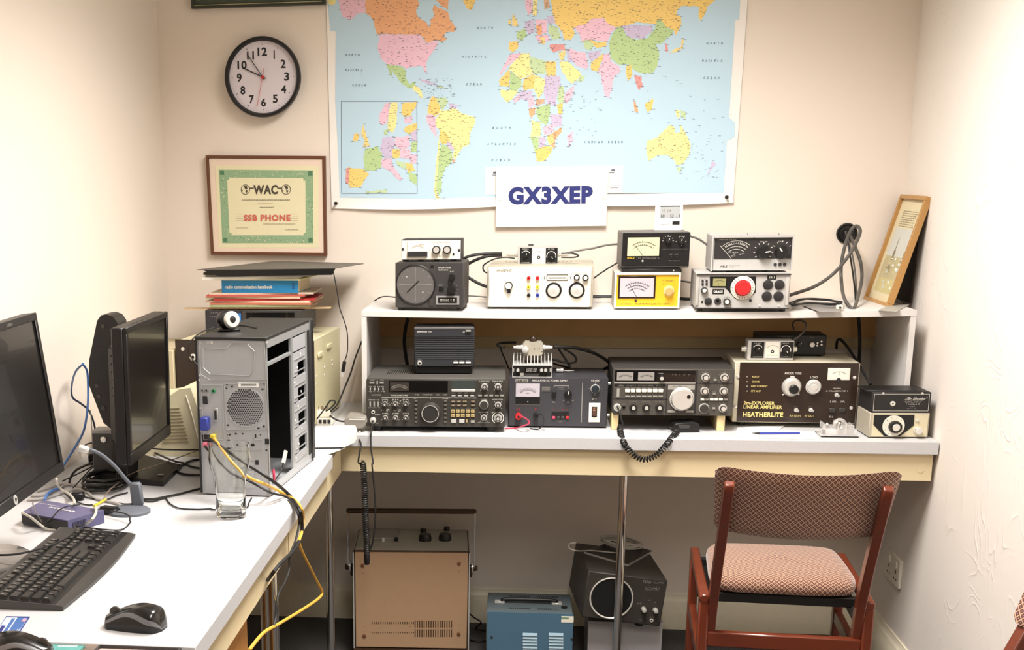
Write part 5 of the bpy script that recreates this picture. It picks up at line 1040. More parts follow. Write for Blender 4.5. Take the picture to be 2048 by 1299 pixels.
# ================================================================ open computer case
D = Dev('computer_case', 'open grey steel computer tower with black top standing on the side bench', 'computer', -.7242, 2.8666, DZ + .006, .159, .351, .3946, -4.72)
w, h, d = D.w, D.h, D.d
MB().box(-.003, w + .001, -.004, d, h - .004, h + .003, M_mblack, .001).build('top_cover', D.root, 'matt black top cover')
MB().box(-.004, .0, -.004, d, 0, h, M_mblack).build('left_side_panel', D.root)
MB().box(0, w, .0, d, -.003, .001, M_steel).build('bottom_panel', D.root)
MB().box(-.004, w + .004, d, d + .03, -.002, h + .003, M_black, .004).build('front_bezel', D.root)
for x in (.02, w - .02):
    for y in (.03, d - .03): MB().cyl((x, y, -.0058), (x, y, -.002), .011, M_black, 16).build('foot', D.root)
# rear panel with a real grid of vent holes
fc = D.F('M', 466, 600); fr_ = (D.F('M', 583, 600).x - D.F('M', 349, 600).x) / 2
rp = MB(); rp.box(0, w, 0, .0012, .001, h - .004, M_steel); D.off = 0
rp.build('rear_panel', D.root)
g = MB(); g.lathe([(fr_ * 1.04, 0), (fr_ * 1.03, .0012), (fr_ * 1.0, .0012)], M_steel, (fc.x, 0, fc.z), (0, -1, 0), 48)
g2 = MB(); s = fr_ * 2 / 17.5
for j in range(-10, 11):
    for i in range(-9, 10):
        x = (i + (j % 2) * .5) * s; z = j * s * .866
        if x * x + z * z < (fr_ * .965) ** 2: g.lathe([(s * .40, 0), (s * .40, .0006)], M_ink, (fc.x + x, -.0008, fc.z + z), (0, -1, 0), 6)
g.build('fan_grille', D.root)
D.off = -.0002
def outline(pts, name, r=.0011, mat=M_steel, k='M'):
    q = [D.F(k, *p) for p in pts]; m = MB()
    for i in range(len(q)): a = q[i]; b = q[(i + 1) % len(q)]; m.tube([(a.x, -.0008, a.z), (b.x, -.0008, b.z)], r, mat, 6, 0)
    m.build(name, D.root)
M_stl = P('bright_steel_edge', (188, 190, 190), .35, metal=.6)
outline(((205, 235), (345, 240), (375, 208), (480, 210), (525, 255), (515, 370), (490, 405), (250, 395), (205, 355)), 'blank_plate_pressing', mat=M_stl)
outline(((180, 182), (582, 192), (596, 430), (250, 432), (190, 395)), 'power_supply_plate', .0008, M_stl)
outline(((335, 455), (590, 450), (605, 735), (350, 738)), 'fan_plate_pressing', .0008, M_stl); outline(((195, 460), (325, 460), (335, 800), (210, 800)), 'port_plate_edge', .0008, M_stl)
outline(((350, 745), (515, 740), (520, 800), (565, 800), (570, 860), (400, 862)), 'lower_pressing', .0007, M_stl)
D.panel('barcode_label', M_paper, 'M', 424, 448, 548, 474, .0012); D.off2 = .0014
for i in range(30): x = 440 + i * 3.2; D.dash('M', x, 455, x + 1.6, 466, M_ink)
D.off2 = .0006
for st, x in (('L', 192), ('2', 225), ('0', 240), ('1', 254)): D.txt(st, 'M', x, 190, x + 11, 210, M_print)
for x, y, r_ in ((350, 482, 5), (384, 472, 6), (353, 460, 5), (572, 488, 6), (358, 710, 6), (580, 718, 7), (548, 730, 7), (408, 763, 6), (450, 763, 5), (583, 455, 4), (560, 770, 4), (597, 865, 6), (512, 832, 9), (420, 832, 5)):
    D.dash('M', x - r_, y - r_ * .8, x + r_, y + r_ * .8, M_ink)
for a in ((355, 766, 375, 773), (355, 800, 372, 806), (527, 765, 534, 788), (350, 850, 380, 856), (500, 830, 525, 835), (430, 900, 434, 980), (395, 930, 399, 1000), (470, 1000, 500, 1005), (470, 1040, 505, 1045), (470, 1075, 505, 1080)): D.dash('M', *a, M_ink)
D.off2 = 0
D.panel('side_knockout', M_ink, 'M', 588, 795, 613, 828, .0008); D.panel('side_knockout', M_ink, 'M', 528, 926, 548, 955, .0008)
for i in range(4): a = D.F('M', 240, 930 + 0); D.panel('card_slot_cover', M_stl, 'M', 392, 880 + i * 56, 520, 925 + i * 56, .0012)
D.panel('card_slot_frame', M_steel, 'M', 222, 910, 262, 1115, .001)
D.socket('M', 228, 496, 13, P('grey_jack', (130, 128, 126), .4), M_ink, .004, 'audio_jack'); D.socket('M', 270, 498, 13, M_dgreen, M_ink, .004, 'audio_jack'); D.socket('M', 203, 494, 10, P('grey_jack', (130, 128, 126), .4), M_ink, .004, 'audio_jack')
D.panel('keyboard_port', M_ink, 'M', 205, 530, 232, 580, .002, bev=.002)
o = D.panel('serial_port', M_stl, 'M', 270, 605, 297, 690, .002, bev=.003); D.panel('port_face', M_ink, 'M', 275, 618, 291, 678, .003, bev=.003, parent=o)
D.panel('video_plug', M_blue, 'M', 202, 655, 250, 735, .022, bev=.003); D.panel('network_plug', M_yplug, 'M', 258, 762, 288, 800, .016, bev=.002); D.panel('pink_plug', P('pink_plastic', (206, 110, 130), .4), 'M', 212, 812, 240, 840, .014, bev=.002)
D.panel('port_block', M_ink, 'M', 200, 770, 250, 812, .001)
for x, y in ((178, 172), (268, 175), (370, 175), (565, 180), (186, 403), (180, 432), (186, 605), (190, 742), (598, 200)): D.screw('M', x, y, 7)
D.done('rear_markings'); D.off = 0
# right side: open frame. plane x = w
def sq(u0, u1, z0, z1, mat, name, x0=None, x1=None, bev=0): MB().box(w - .002 if x0 is None else x0, w if x1 is None else x1, u0, u1, z0, z1, mat, bev).build(name, D.root)
sq(.0, .010, 0, h - .004, M_stl, 'rear_side_flange'); sq(0, d, 0, .016, M_stl, 'bottom_side_rail'); sq(0, d, h - .022, h - .004, M_stl, 'top_side_rail'); sq(d - .022, d, .016, h - .022, M_mblack, 'front_side_flange')
yc = .215
g = MB(); zs = [.016, .045, .078, .108, .138, .170, .200, .232, .262, .292, h - .022]
g.box(w - .006, w - .001, yc, yc + .020, .016, h - .022, M_stl); g.box(w - .006, w - .001, d - .040, d - .022, .016, h - .022, M_stl)
for i in range(0, len(zs) - 1): 
    if i % 2 == 0 or i == 9: g.box(w - .006, w - .001, yc + .020, d - .040, zs[i], zs[i + 1] - .004, M_steel)
    else: g.box(w - .006, w - .001, yc + .020, yc + .062, zs[i], zs[i + 1], M_steel)
g.build('drive_cage', D.root)
g = MB()
for i in range(9): z = zs[i] + .008; g.box(w - .0009, w + .0004, yc + .03, d - .05, z, z + .0035, M_stl, .0004); g.lathe([(.003, 0), (.003, .001)], M_print, (w - .001, yc + .03 + (i % 3) * .03, z + .010), (1, 0, 0), 10)
g.build('cage_ribs', D.root)
sq(.01, yc, h - .062, h - .056, M_stl, 'cross_bar', w - .01, w)
sq(.012, d - .04, .02, h - .03, M_black, 'motherboard', .010, .013)
g = MB()
for q in ((.03, .10, .10, .16, .06), (.05, .09, .19, .23, .05), (.02, .2, .05, .055, .09), (.12, .14, .08, .25, .03), (.16, .175, .06, .22, .03)): g.box(.013, .013 + q[4], q[0], q[1], q[2], q[3], M_char)
g.build('board_components', D.root)
sq(.012, .19, .018, .05, M_steel, 'slot_plate', .02, .06)
for (u, z, r_) in ((.06, .085, .006),): MB().lathe([(r_, 0), (r_, .004)], M_blue, (w - .05, u, z), (1, 0, 0), 16).build('blue_knob', D.root)
q0 = D.hit('M', 705, 910, 0, w - .01); MB().bar((w - .012, q0.y, q0.z - .013), (w - .008, q0.y + .012, q0.z + .014), .012, .006, M_print, (1, 0, 0)).build('white_connector', D.root)
MB().tube([(w - .02, .10, .004), (w - .015, q0.y - .01, q0.z - .03), (w - .012, q0.y, q0.z - .013)], .0015, M_rope).build('internal_wire', D.root)
q1 = D.hit('M', 640, 1010, 0, w - .006); MB().tube([(w - .006, q1.y, q1.z + .01), (w - .004, q1.y - .004, q1.z - .004), (w - .006, q1.y + .002, q1.z - .018)], .003, P('pink_red_tie', (214, 60, 90), .5)).build('red_tie', D.root)
PC = D; PCT = DZ + .006 + h + .003
# --- webcam
a = at('L', 400, 590, Z=PCT); t = thing('webcam', 'small black and silver webcam sitting on top of the open computer tower', 'webcam', (a.x, a.y + .02, PCT + .0003), (0, 0, R(20)))
t.scale = (1.3, 1.3, 1.3); MB().box(-.017, .022, -.014, .014, 0, .005, M_black, .002).build('clip_base', t)
g = MB(); pf = [(.001, -.016), (.011, -.013), (.016, -.004), (.016, .006), (.012, .014), (.001, .017)]; g.lathe([(r_, z) for r_, z in pf], M_black, (-.002, 0, .020), (.1, -1, .15), 24); g.build('body', t)
ax = Vector((.35, -1, .2)).normalized(); o_ = Vector((.006, -.010, .020))
ob = MB().lathe([(.0150, -.003), (.0152, .004), (.013, .007), (.006, .0075)], M_silver, o_, ax, 28, capB=False).build('silver_ring', t); MB().lathe([(.0062, .004), (.005, .0085), (.001, .0095)], M_black, o_, ax, 20).build('lens', ob)
# ================================================================ monitors
D = Dev('monitor', 'black flat monitor with vented back facing right, standing on a wedge shaped base', 'monitor', -.882, 2.8301, .8037, .384, .31, .034, 91.5, pitch=1.0)
MB().box(0, D.w, .006, D.d, 0, D.h, M_bezel, .003).build('case', D.root)
g = MB(); e = .014
for a in ((0, D.w, D.h - e, D.h), (0, D.w, 0, .026), (0, e, .026, D.h - e), (D.w - e, D.w, .026, D.h - e)): g.box(a[0], a[1], -.003, .0061, a[2], a[3], M_bezel, .001)
g.build('bezel', D.root); MB().box(e, D.w - e, .001, .0058, .026, D.h - e, M_screen).build('screen', D.root)
g = MB(); g.hexa([(.04, D.d, .03), (D.w - .04, D.d, .03), (D.w - .07, D.d + .028, .05), (.07, D.d + .028, .05)], [(.04, D.d, D.h - .02), (D.w - .04, D.d, D.h - .02), (D.w - .07, D.d + .028, D.h - .06), (.07, D.d + .028, D.h - .06)], M_bezel)
for i in range(12): g.box(.038, D.w - .038, D.d - .001, D.d + .004 + .0015 * min(i, 6), .06 + i * .018, .064 + i * .018, M_black)
g.build('rear_cover', D.root)
q = D.hit('N', 1160, 0, 1, 0)
# all-in-one stand: rear column + wedge base
bs = [at('N', x, y, Z=DZ + .010) for x, y in ((1010, 1188), (1122, 1078), (870, 1040), (620, 1165))]
t2 = MB(); lo = [Vector((p.x, p.y, DZ)) for p in bs]; hi = [Vector((bs[0].x, bs[0].y, DZ + .012)), Vector((bs[1].x, bs[1].y, DZ + .010)), Vector((bs[2].x, bs[2].y, DZ + .022)), Vector((bs[3].x, bs[3].y, DZ + .022))]
Mi = D.Mi; t2.hexa([Mi @ p for p in lo], [Mi @ p for p in hi], M_bezel); t2.build('base', D.root, smooth_ang=15)
bmid = (bs[2] + bs[3]) / 2
p = [Mi @ v for v in (Vector((-.935, 2.97, DZ + .015)), Vector((-.92, 2.97, .90)))]
MB().bar(p[0], p[1], .09, .03, M_bezel, Mi.to_3x3() @ Vector((1, 0, 0)), .004).build('stand_column', D.root)
lb = at('N', 995, 1133, Z=DZ + .018); gl = MB(); gl.box(-.007, .007, -.006, .006, 0, .0008, M_gprint); o = gl.build('maker_label', D.root); o.matrix_parent_inverse = D.Mi.copy(); o.location = (lb.x, lb.y, DZ + .0155)
# small mounted unit behind it (rounded top box)
sp = [at('N', x, y, Y=2.93) for x, y in ((548, 580), (552, 430), (600, 190), (625, 155), (660, 150), (700, 165), (725, 200), (735, 260), (690, 860), (640, 820))]
t = thing('mini_computer', 'black slim mini computer with rounded top mounted behind the vented monitor', 'computer', (-.99, 2.93, .95)); L = t.location
n = len(sp); g = MB(); fa = [p - L for p in sp]; ba = [p - L + Vector((.0, .07, 0)) for p in sp]
g.add(fa + ba, [tuple(range(n)), tuple(range(n, 2 * n))[::-1]] + [(i, n + i, n + (i + 1) % n, (i + 1) % n) for i in range(n)], M_bezel); g.build('case', t)
g = MB()
for i in range(5):
    for j in range(9): q = at('N', 585 + i * 12 - j * 3, 325 + j * 16, Y=2.9295) - L; g.box(q.x - .0018, q.x + .0018, q.y, q.y + .0006, q.z - .0018, q.z + .0018, M_ink)
g.build('vent_holes', t)
for x, y in ((637, 222), (600, 590), (612, 655), (640, 730)): q = at('N', x, y, Y=2.93) - L; MB().lathe([(.005, 0), (.005, .002), (.003, .0022)], M_char, q, (0, -1, 0), 14).build('port', t)
MB().box(.02, .09, .02, .10, -.02, .03, M_bezel).build('mounting_bracket', t)
# --- left monitor
D = Dev('monitor', 'large black monitor at the left edge of the picture with a silver badge', 'monitor', -.884, 1.992, .8710, .47, .315, .03, 92.6, pitch=-6.6)
MB().box(0, D.w, .006, D.d, 0, D.h, M_bezel, .003).build('case', D.root); g = MB(); e = .014
for a in ((0, D.w, D.h - e, D.h), (0, D.w, 0, .020), (0, e, .020, D.h - e), (D.w - e, D.w, .020, D.h - e)): g.box(a[0], a[1], -.003, .0061, a[2], a[3], M_bezel, .001)
g.build('bezel', D.root); MB().box(e, D.w - e, .001, .0058, .020, D.h - e, M_screen).build('screen', D.root); D.off = -.0032
hb = D.F('O', 90, 412); MB().lathe([(.009, 0), (.009, .0012)], M_silver, (hb.x, D.off, hb.z), (0, -1, 0), 24).build('badge', D.root); g = MB(); g.text('hp', (hb.x - .005, D.off - .0016, hb.z - .004), (1, 0, 0), (0, 0, 1), .010, .009, M_ink, .03, .2); g.build('badge_lettering', D.root)
a = D.F('N', 40, 212); b = D.F('N', 115, 190); g = MB(); g.text('LV2011', (a.x, D.off - .0005, D.h - .010), (1, 0, 0), (0, 0, 1), .03, .005, M_gprint); g.build('bezel_lettering', D.root); D.off = 0
MB().box(.10, .36, D.d, D.d + .03, .05, .25, M_bezel, .01).build('rear_cover', D.root)
Mi = D.Mi
MB().bar(Mi @ Vector((-1.02, 2.275, DZ + .01)), Mi @ Vector((-1.01, 2.275, 1.02)), .07, .02, M_bezel, Mi.to_3x3() @ Vector((1, 0, 0)), .003).build('stand_neck', D.root)
fc_ = at('O', 60, 740, Z=DZ + .004); bcx = fc_.x - .01; g = MB(); nn = 40; top = []; 
vs = []
for zz, rr_ in ((DZ + .0005, 1), (DZ + .008, 1), (DZ + .012, .93)):
    for i in range(nn): a = 2 * PI * i / nn; vs.append(Mi @ Vector((-1.015 + .100 * rr_ * math.cos(a), 2.27 + .11 * rr_ * math.sin(a), zz)))
g.add(vs, [(j * nn + i, j * nn + (i + 1) % nn, (j + 1) * nn + (i + 1) % nn, (j + 1) * nn + i) for j in range(2) for i in range(nn)] + [tuple(range(2 * nn, 3 * nn))], P('grey_glossy_base', (92, 88, 84), .15, coat=.5)); g.build('base', D.root)
# ================================================================ keyboard and mice
k0, k1, k2 = at('O', 372, 1050, Z=DZ + .006), at('O', 800, 612, Z=DZ + .008), at('O', 460, 582, Z=DZ + .008)
yw = math.atan2(k1.y - k0.y, k1.x - k0.x) - PI / 2
t = thing('keyboard', 'black full size keyboard lying on the side bench below the left monitor', 'keyboard', (k0.x, k0.y, DZ), (0, 0, yw)); KL = (k1 - k0).length; KW = .155
rT = Matrix.Rotation(-yw, 3, 'Z'); 
def kz(u): return .010 + .010 * u / KW      # thickness rises towards the back edge
g = MB(); n = 16; vs = []
for i in range(n + 1):
    v = i / n; bow = .012 * math.sin(PI * v)
    vs += [(bow * 1, v * KL, .001), (bow * 1 + .001, v * KL, kz(0) - .003), (bow * .6 - .008, v * KL, kz(0)), (-KW, v * KL, kz(KW)), (-KW, v * KL, .001)]
fs = [(5*i + a, 5*i + (a+1) % 5, 5*i + 5 + (a+1) % 5, 5*i + 5 + a) for i in range(n) for a in range(5)] + [tuple(range(5))[::-1], tuple(5*n + a for a in range(5))]
g.add(vs, fs, M_gknob); g.build('body', t, smooth_ang=30)
MB().hexa([(-KW + .004, .004, kz(KW) - .004), (-.014, .004, kz(0) - .004), (-.014, KL - .004, kz(0) - .004), (-KW + .004, KL - .004, kz(KW) - .004)], [(-KW + .004, .004, kz(KW) + .0006), (-.014, .004, kz(0) + .001), (-.014, KL - .004, kz(0) + .001), (-KW + .004, KL - .004, kz(KW) + .0006)], M_black).build('deck', t)
keys = []; pit = (KL - .022) / 22.5
rows = [(-.024, [(0, 1.25), (1.25, 1.25), (2.5, 1.25), (3.75, 6.25), (10, 1.25), (11.25, 1.25), (12.5, 1.25), (13.75, 1.25), (15.25, 1), (16.25, 1), (17.25, 1), (18.5, 2), (20.5, 1), (21.5, 1)]),
        (-.043, [(0, 2.25)] + [(2.25 + i, 1) for i in range(10)] + [(12.25, 2.75), (16.25, 1), (18.5, 1), (19.5, 1), (20.5, 1)]),
        (-.062, [(0, 1.75)] + [(1.75 + i, 1) for i in range(11)] + [(12.75, 2.25), (18.5, 1), (19.5, 1), (20.5, 1), (21.5, 1)]),
        (-.081, [(0, 1.5)] + [(1.5 + i, 1) for i in range(12)] + [(13.5, 1.5), (15.25, 1), (16.25, 1), (17.25, 1), (18.5, 1), (19.5, 1), (20.5, 1), (21.5, 1)]),
        (-.100, [(i, 1) for i in range(13)] + [(13, 2), (15.25, 1), (16.25, 1), (17.25, 1), (18.5, 1), (19.5, 1), (20.5, 1), (21.5, 1)]),
        (-.124, [(0, 1)] + [(2 + i, 1) for i in range(4)] + [(6.5 + i, 1) for i in range(4)] + [(11 + i, 1) for i in range(4)] + [(15.25, 1), (16.25, 1), (17.25, 1)])]
allk = []
for x, row in rows:
    for u, wd_ in row: allk.append((x, .011 + u * pit, wd_ * pit))
for i, (x, y, l) in enumerate(allk):
    z = kz(-x); dx = .0165; ob = None; g = MB()
    g.hexa([(x - dx + .0005, y + .0005, z), (x - .0005, y + .0005, z), (x - .0005, y + l - .001, z), (x - dx + .0005, y + l - .001, z)], [(x - dx + .002, y + .002, z + .006), (x - .003, y + .002, z + .005), (x - .003, y + l - .0025, z + .005), (x - dx + .002, y + l - .0025, z + .006)], M_gknob if False else M_knob)
    if l < 1.3 * pit: g.poly([(x - .012, y + .005, z + .0062), (x - .007, y + .005, z + .0060), (x - .007, y + .0075, z + .0060), (x - .012, y + .0075, z + .0062)], M_gprint)
    if i < 96: g.build('key', t)
    else:
        if i == 96: rest = MB()
        b0 = len(rest.v); rest.v += g.v; rest.f += [tuple(q + b0 for q in f) for f in g.f]; 
        for mi_ in g.m: rest.m.append(rest.mi(g.mats[mi_]))
if len(allk) > 96: rest.build('function_keys', t)['kind'] = 'stuff'
def mouse(name, label, loc, rz, L=.099, W_=.062, H_=.038, wheel=True, body=None, trim=None):
    t = thing(name, label, 'mouse', loc, (0, 0, rz)); n, m = 28, 20
    def prof(u):   # u 0 front (scroll end) .. 1 back
        hh = H_ * (math.sin(PI * min(1, (u * .62 + .13))) ** .8) ; hh = H_ * (.30 + .70 * math.sin(PI * (.12 + .60 * u)) ** 1.5) * (1 - max(0, (u - .86) / .14) ** 3 * .75); ww = W_ / 2 * (.80 + .20 * math.cos((u - .62) * 2.6)) * (1 - max(0, (.10 - u) / .10) ** 2.2 * .45) * (1 - max(0, (u - .84) / .16) ** 2.5 * .6); return hh, ww
    for part, a0, a1, mat in (('lower_shell', 0.0, .34, body or M_black), ('side_band', .34, .52, trim or P('grey_mouse_band', (104, 104, 106), .35)), ('top_shell', .52, 1.0, body or M_screen)):
        g = MB(); vs = []; idx = {}
        for i in range(n + 1):
            u = i / n; hh, ww = prof(u); wave = .12 * math.sin((u - .15) * 2 * PI) if True else 0
            b0 = a0 + (wave if 0 < a0 < 1 else 0); b1 = a1 + (wave if 0 < a1 < 1 else 0)
            for j in range(m + 1):
                v = b0 + (b1 - b0) * j / m; th = v * PI / 2
                x = ww * math.cos(th) ** .55 * (1.0 if v > .2 else .93 + .07 * v / .2); z = hh * math.sin(th) ** .9
                vs.append((x, (u - .5) * L, z)); 
        k = m + 1; off = len(vs); vs += [(-x, y, z) for x, y, z in vs]
        fs = [(i * k + j, (i + 1) * k + j, (i + 1) * k + j + 1, i * k + j + 1) for i in range(n) for j in range(m)]; fs += [tuple(off + q for q in f[::-1]) for f in fs]
        fs += [tuple([j for j in range(k)] + [off + j for j in range(k)][::-1]), tuple([n * k + j for j in range(k)][::-1] + [off + n * k + j for j in range(k)])]
        g.add(vs, fs, mat); g.build(part, t, smooth_ang=60)
    hh, _ = prof(.14); MB().lathe([(.008, -.003), (.0095, -.002), (.0095, .002), (.008, .003)], M_gknob, (0, -.36 * L, hh * .93), (1, 0, 0), 20).build('scroll_wheel', t); return t
a = at('X', 1280, 395, Z=DZ + .003); mouse('mouse', 'black and grey wireless mouse on the front of the white side bench', (a.x, a.y + .028, DZ + .0006), R(-98))
# --- blue sticker card
ps = [at('X', x, y, Z=DZ + .0004) for x, y in ((-60, 438), (170, 445), (292, 262), (60, 258))]; t = thing('blue_card', 'blue and white printed card with a dark border on the bench by the keyboard', 'card', tuple(ps[0])); L = Vector(t.location)
MB().hexa([p - L for p in ps], [p - L + Vector((0, 0, .0008)) for p in ps], P('printed_blue_card', (60, 100, 160), .4)).build('card', t); g = MB(); up = Vector((0, 0, .0011))
def cq(u0, v0, u1, v1, mat, k=0): 
    f = lambda u, v: (ps[0].lerp(ps[1], u)).lerp(ps[3].lerp(ps[2], u), v) - L + up + Vector((0, 0, k)); g.poly([f(u0, v0), f(u1, v0), f(u1, v1), f(u0, v1)], mat)
cq(.04, .06, .5, .94, M_paper); cq(.07, .1, .25, .5, M_navy, .0002); cq(.3, .1, .46, .9, P('printed_blue_card', (60, 100, 160), .4), .0002); cq(.78, .72, .93, .9, P('pink_oval', (210, 150, 170), .5), .0002)
for a4 in ((0, 0, 1, .04), (0, .96, 1, 1), (.965, 0, 1, 1)): cq(*a4, M_navy, .0003)
cq(.95, .1, .957, .9, M_paper, .0003)
for i in range(4): cq(.80 + i * .035, .12, .815 + i * .035, .22 + (i % 2) * .1, M_paper, .0003)
g.build('printing', t)
# --- things on wooden table
TZ = .722
a = at('X', 235, 560, Z=TZ + .01); mouse('mouse', 'plain dark mouse on the orange wooden table at the bottom left', (a.x, a.y - .018, TZ + .0006), R(95), H_=.040)
ps = [at('X', x, y, Z=TZ + .0006) for x, y in ((430, 640), (740, 640), (850, 540), (480, 532))]; t = thing('teal_card', 'teal and white packet on the orange wooden table', 'packet', tuple(ps[0])); L = Vector(t.location)
MB().hexa([p - L for p in ps], [p - L + Vector((0, 0, .004)) for p in ps], P('teal_print', (92, 158, 152), .4, var=.15, scale=30)).build('packet', t)
g = MB(); f = lambda u, v: (ps[0].lerp(ps[1], u)).lerp(ps[3].lerp(ps[2], u), v) - L + Vector((0, 0, .0044))
for u in range(9): g.poly([f(.3 + u * .06, .62), f(.34 + u * .06, .62), f(.34 + u * .06, .74), f(.3 + u * .06, .74)], M_paper)
g.build('printing', t)
a = at('X', 425, 560, Z=TZ); t = thing('white_puck', 'small white rounded plastic piece beside the dark mouse on the wooden table', 'plastic piece', (a.x, a.y - .02, TZ)); MB().box(-.012, .014, -.02, .012, .0003, .012, M_offw, .004, seg=3).build('body', t)
a = at('X', 980, 545, Z=TZ + .004); b = at('X', 1790, 560, Z=TZ + .004); t = thing('plastic_tray', 'low pinkish grey plastic tray with a dark rim in front of the white side bench', 'tray', (a.x, a.y - .085, TZ))
w = b.x - a.x; MB().box(0, w, 0, .08, .0003, .004, P('pinkish_grey_plastic', (196, 176, 170), .4)).build('tray_base', t); g = MB()
for q in ((0, w, .077, .080), (0, w, 0, .003), (0, .003, .003, .077), (w - .003, w, .003, .077)): g.box(q[0], q[1], q[2], q[3], .004, .009, M_char)
g.build('tray_rim', t)
# ================================================================ glass
t = thing('pint_glass', 'empty clear pint glass standing in front of the open computer tower', 'glass', (-.6135, 2.668, DZ + .0005))
prf = [(.0001, .0), (.030, 0), (.0325, .004), (.0325, .018), (.0315, .05), (.034, .085), (.0425, .112), (.0445, .126), (.0425, .158), (.0412, .158), (.0432, .126), (.041, .112), (.0322, .086), (.0298, .05), (.0300, .022), (.024, .016), (.0001, .014)]
MB().lathe(prf, M_glass, (0, 0, 0), (0, 0, 1), 56, False, False).build('glass_body', t, smooth_ang=60)
# ================================================================ router, gooseneck microphone, adapters
rz_ = [at('a', x, y, Z=DZ + .001) for x, y in ((265, 1170), (860, 1299), (1345, 1190))]
Rz = DZ + .028; rt_ = [at('a', x, y, Z=Rz) for x, y in ((285, 1060), (880, 1172), (1350, 1035), (560, 905))]
t = thing('network_switch', 'violet blue network switch box with white printing among cables on the side bench', 'network switch', (rt_[1].x, rt_[1].y, DZ)); L = t.location; lo = [Vector((p.x, p.y, DZ + .001)) - L for p in rt_]
M_vio = P('violet_blue_metal', (86, 84, 118), .45, bump=.05)
ob = MB().hexa(lo, [p - L for p in rt_], M_vio).build('case', t, smooth_ang=20)
g = MB(); e1 = (rt_[1] - rt_[0]).normalized(); nn_ = Vector((e1.y, -e1.x, 0)); nn_ = nn_ if nn_.y < 0 else -nn_
f0, f1 = lo[0], lo[1]; g.hexa([f0 + nn_ * .002 + Vector((0,0,.003)), f1 + nn_ * .002 + Vector((0,0,.003)), f1 + Vector((0,0,.003)), f0 + Vector((0,0,.003))], [f0 + nn_ * .002 + Vector((0,0,.024)), f1 + nn_ * .002 + Vector((0,0,.024)), f1 + Vector((0,0,.024)), f0 + Vector((0,0,.024))], M_black); g.build('front_panel', t)
g = MB(); u_ = (rt_[2] - rt_[3]).normalized(); v_ = (rt_[3] - rt_[0]).normalized(); o_ = at('a', 630, 1000, Z=Rz + .0006) - L; ux = (at('a', 960, 1062, Z=Rz + .0006) - L - o_); g.text('NETGEAR', o_, ux.normalized(), Vector((-ux.y, ux.x, 0)).normalized(), ux.length, .008, M_print, .03)
o_ = at('a', 510, 945, Z=Rz + .0006) - L; ux2 = at('a', 770, 990, Z=Rz + .0006) - L - o_
for i in range(12): p = o_ + ux2 * (i / 12); g.poly([p, p + ux2 * .05, p + ux2 * .05 + Vector((-ux2.y, ux2.x, 0)).normalized() * .0025, p + Vector((-ux2.y, ux2.x, 0)).normalized() * .0025], M_print)
g.build('printing', t)
g = MB(); s0 = lo[1]; s1 = lo[2]; sd = (s1 - s0).normalized(); sn = Vector((sd.y, -sd.x, 0))
for i in range(12): p = s0 + (s1 - s0) * (.12 + i * .032) + sn * .0003; g.hexa([p + Vector((0,0,.006)), p + sd * .0012 + Vector((0,0,.006)), p + sd * .0012 + sn * .0004 + Vector((0,0,.006)), p + sn * .0004 + Vector((0,0,.006))], [q + Vector((0,0,.014)) for q in (p + Vector((0,0,.006)), p + sd * .0012 + Vector((0,0,.006)), p + sd * .0012 + sn * .0004 + Vector((0,0,.006)), p + sn * .0004 + Vector((0,0,.006)))], M_ink)
g.build('side_vents', t)
M_micg = P('blue_grey_plastic', (96, 100, 108), .5)
a = at('b', 700, 1190, Z=DZ + .003); t = thing('desk_microphone', 'grey gooseneck desk microphone with round base between the two monitors', 'microphone', (a.x, a.y, DZ)); L = t.location
MB().lathe([(.046, .0005), (.046, .005), (.040, .009), (.012, .011)], M_micg, (0, 0, 0), (0, 0, 1), 44).build('base', t)
pk = at('b', 805, 1120, Z=DZ + .008) - L; pt_ = at('b', 770, 850, Y=L.y + pk.y) - L
g = MB(); g.bar(pk - Vector((0, 0, .002)), pt_ + Vector((0, 0, 0)), .026, .016, M_micg, (0, 1, 0), .004); g.build('stalk', t)
nk = [at('b', x, y, Y=L.y + dy) - L for x, y, dy in ((720, 880, pk.y), (640, 790, pk.y - .005), (530, 660, pk.y - .012), (400, 545, pk.y - .02), (280, 480, pk.y - .03), (160, 455, pk.y - .035))]
MB().tube(nk, .0042, M_micg, 12).build('gooseneck', t)
hd = nk[-1]; dr = (nk[-1] - nk[-2]).normalized(); MB().lathe([(.0055, -.012), (.0078, -.008), (.0082, .006), (.0072, .010)], M_silver, hd, dr, 24).build('microphone_head', t); MB().lathe([(.0062, .010), (.005, .0105), (.0035, .009), (.0001, .0088)], M_char, hd, dr, 20).build('head_grille', t)
a = at('a', 1420, 1030, Z=DZ + .01); t = thing('power_adapter', 'small black adapter block beside the network switch', 'adapter', (a.x, a.y, DZ), (0, 0, R(-20))); MB().box(-.025, .022, -.012, .016, .0004, .016, M_black, .005, seg=3).build('body', t)
a = at('a', 1010, 850, Z=DZ + .01); t = thing('power_plug', 'black plug lying among the cables behind the network switch', 'plug', (a.x, a.y, DZ), (0, 0, R(15))); MB().box(-.016, .016, -.014, .016, .0004, .020, M_black, .005, seg=3).build('body', t)
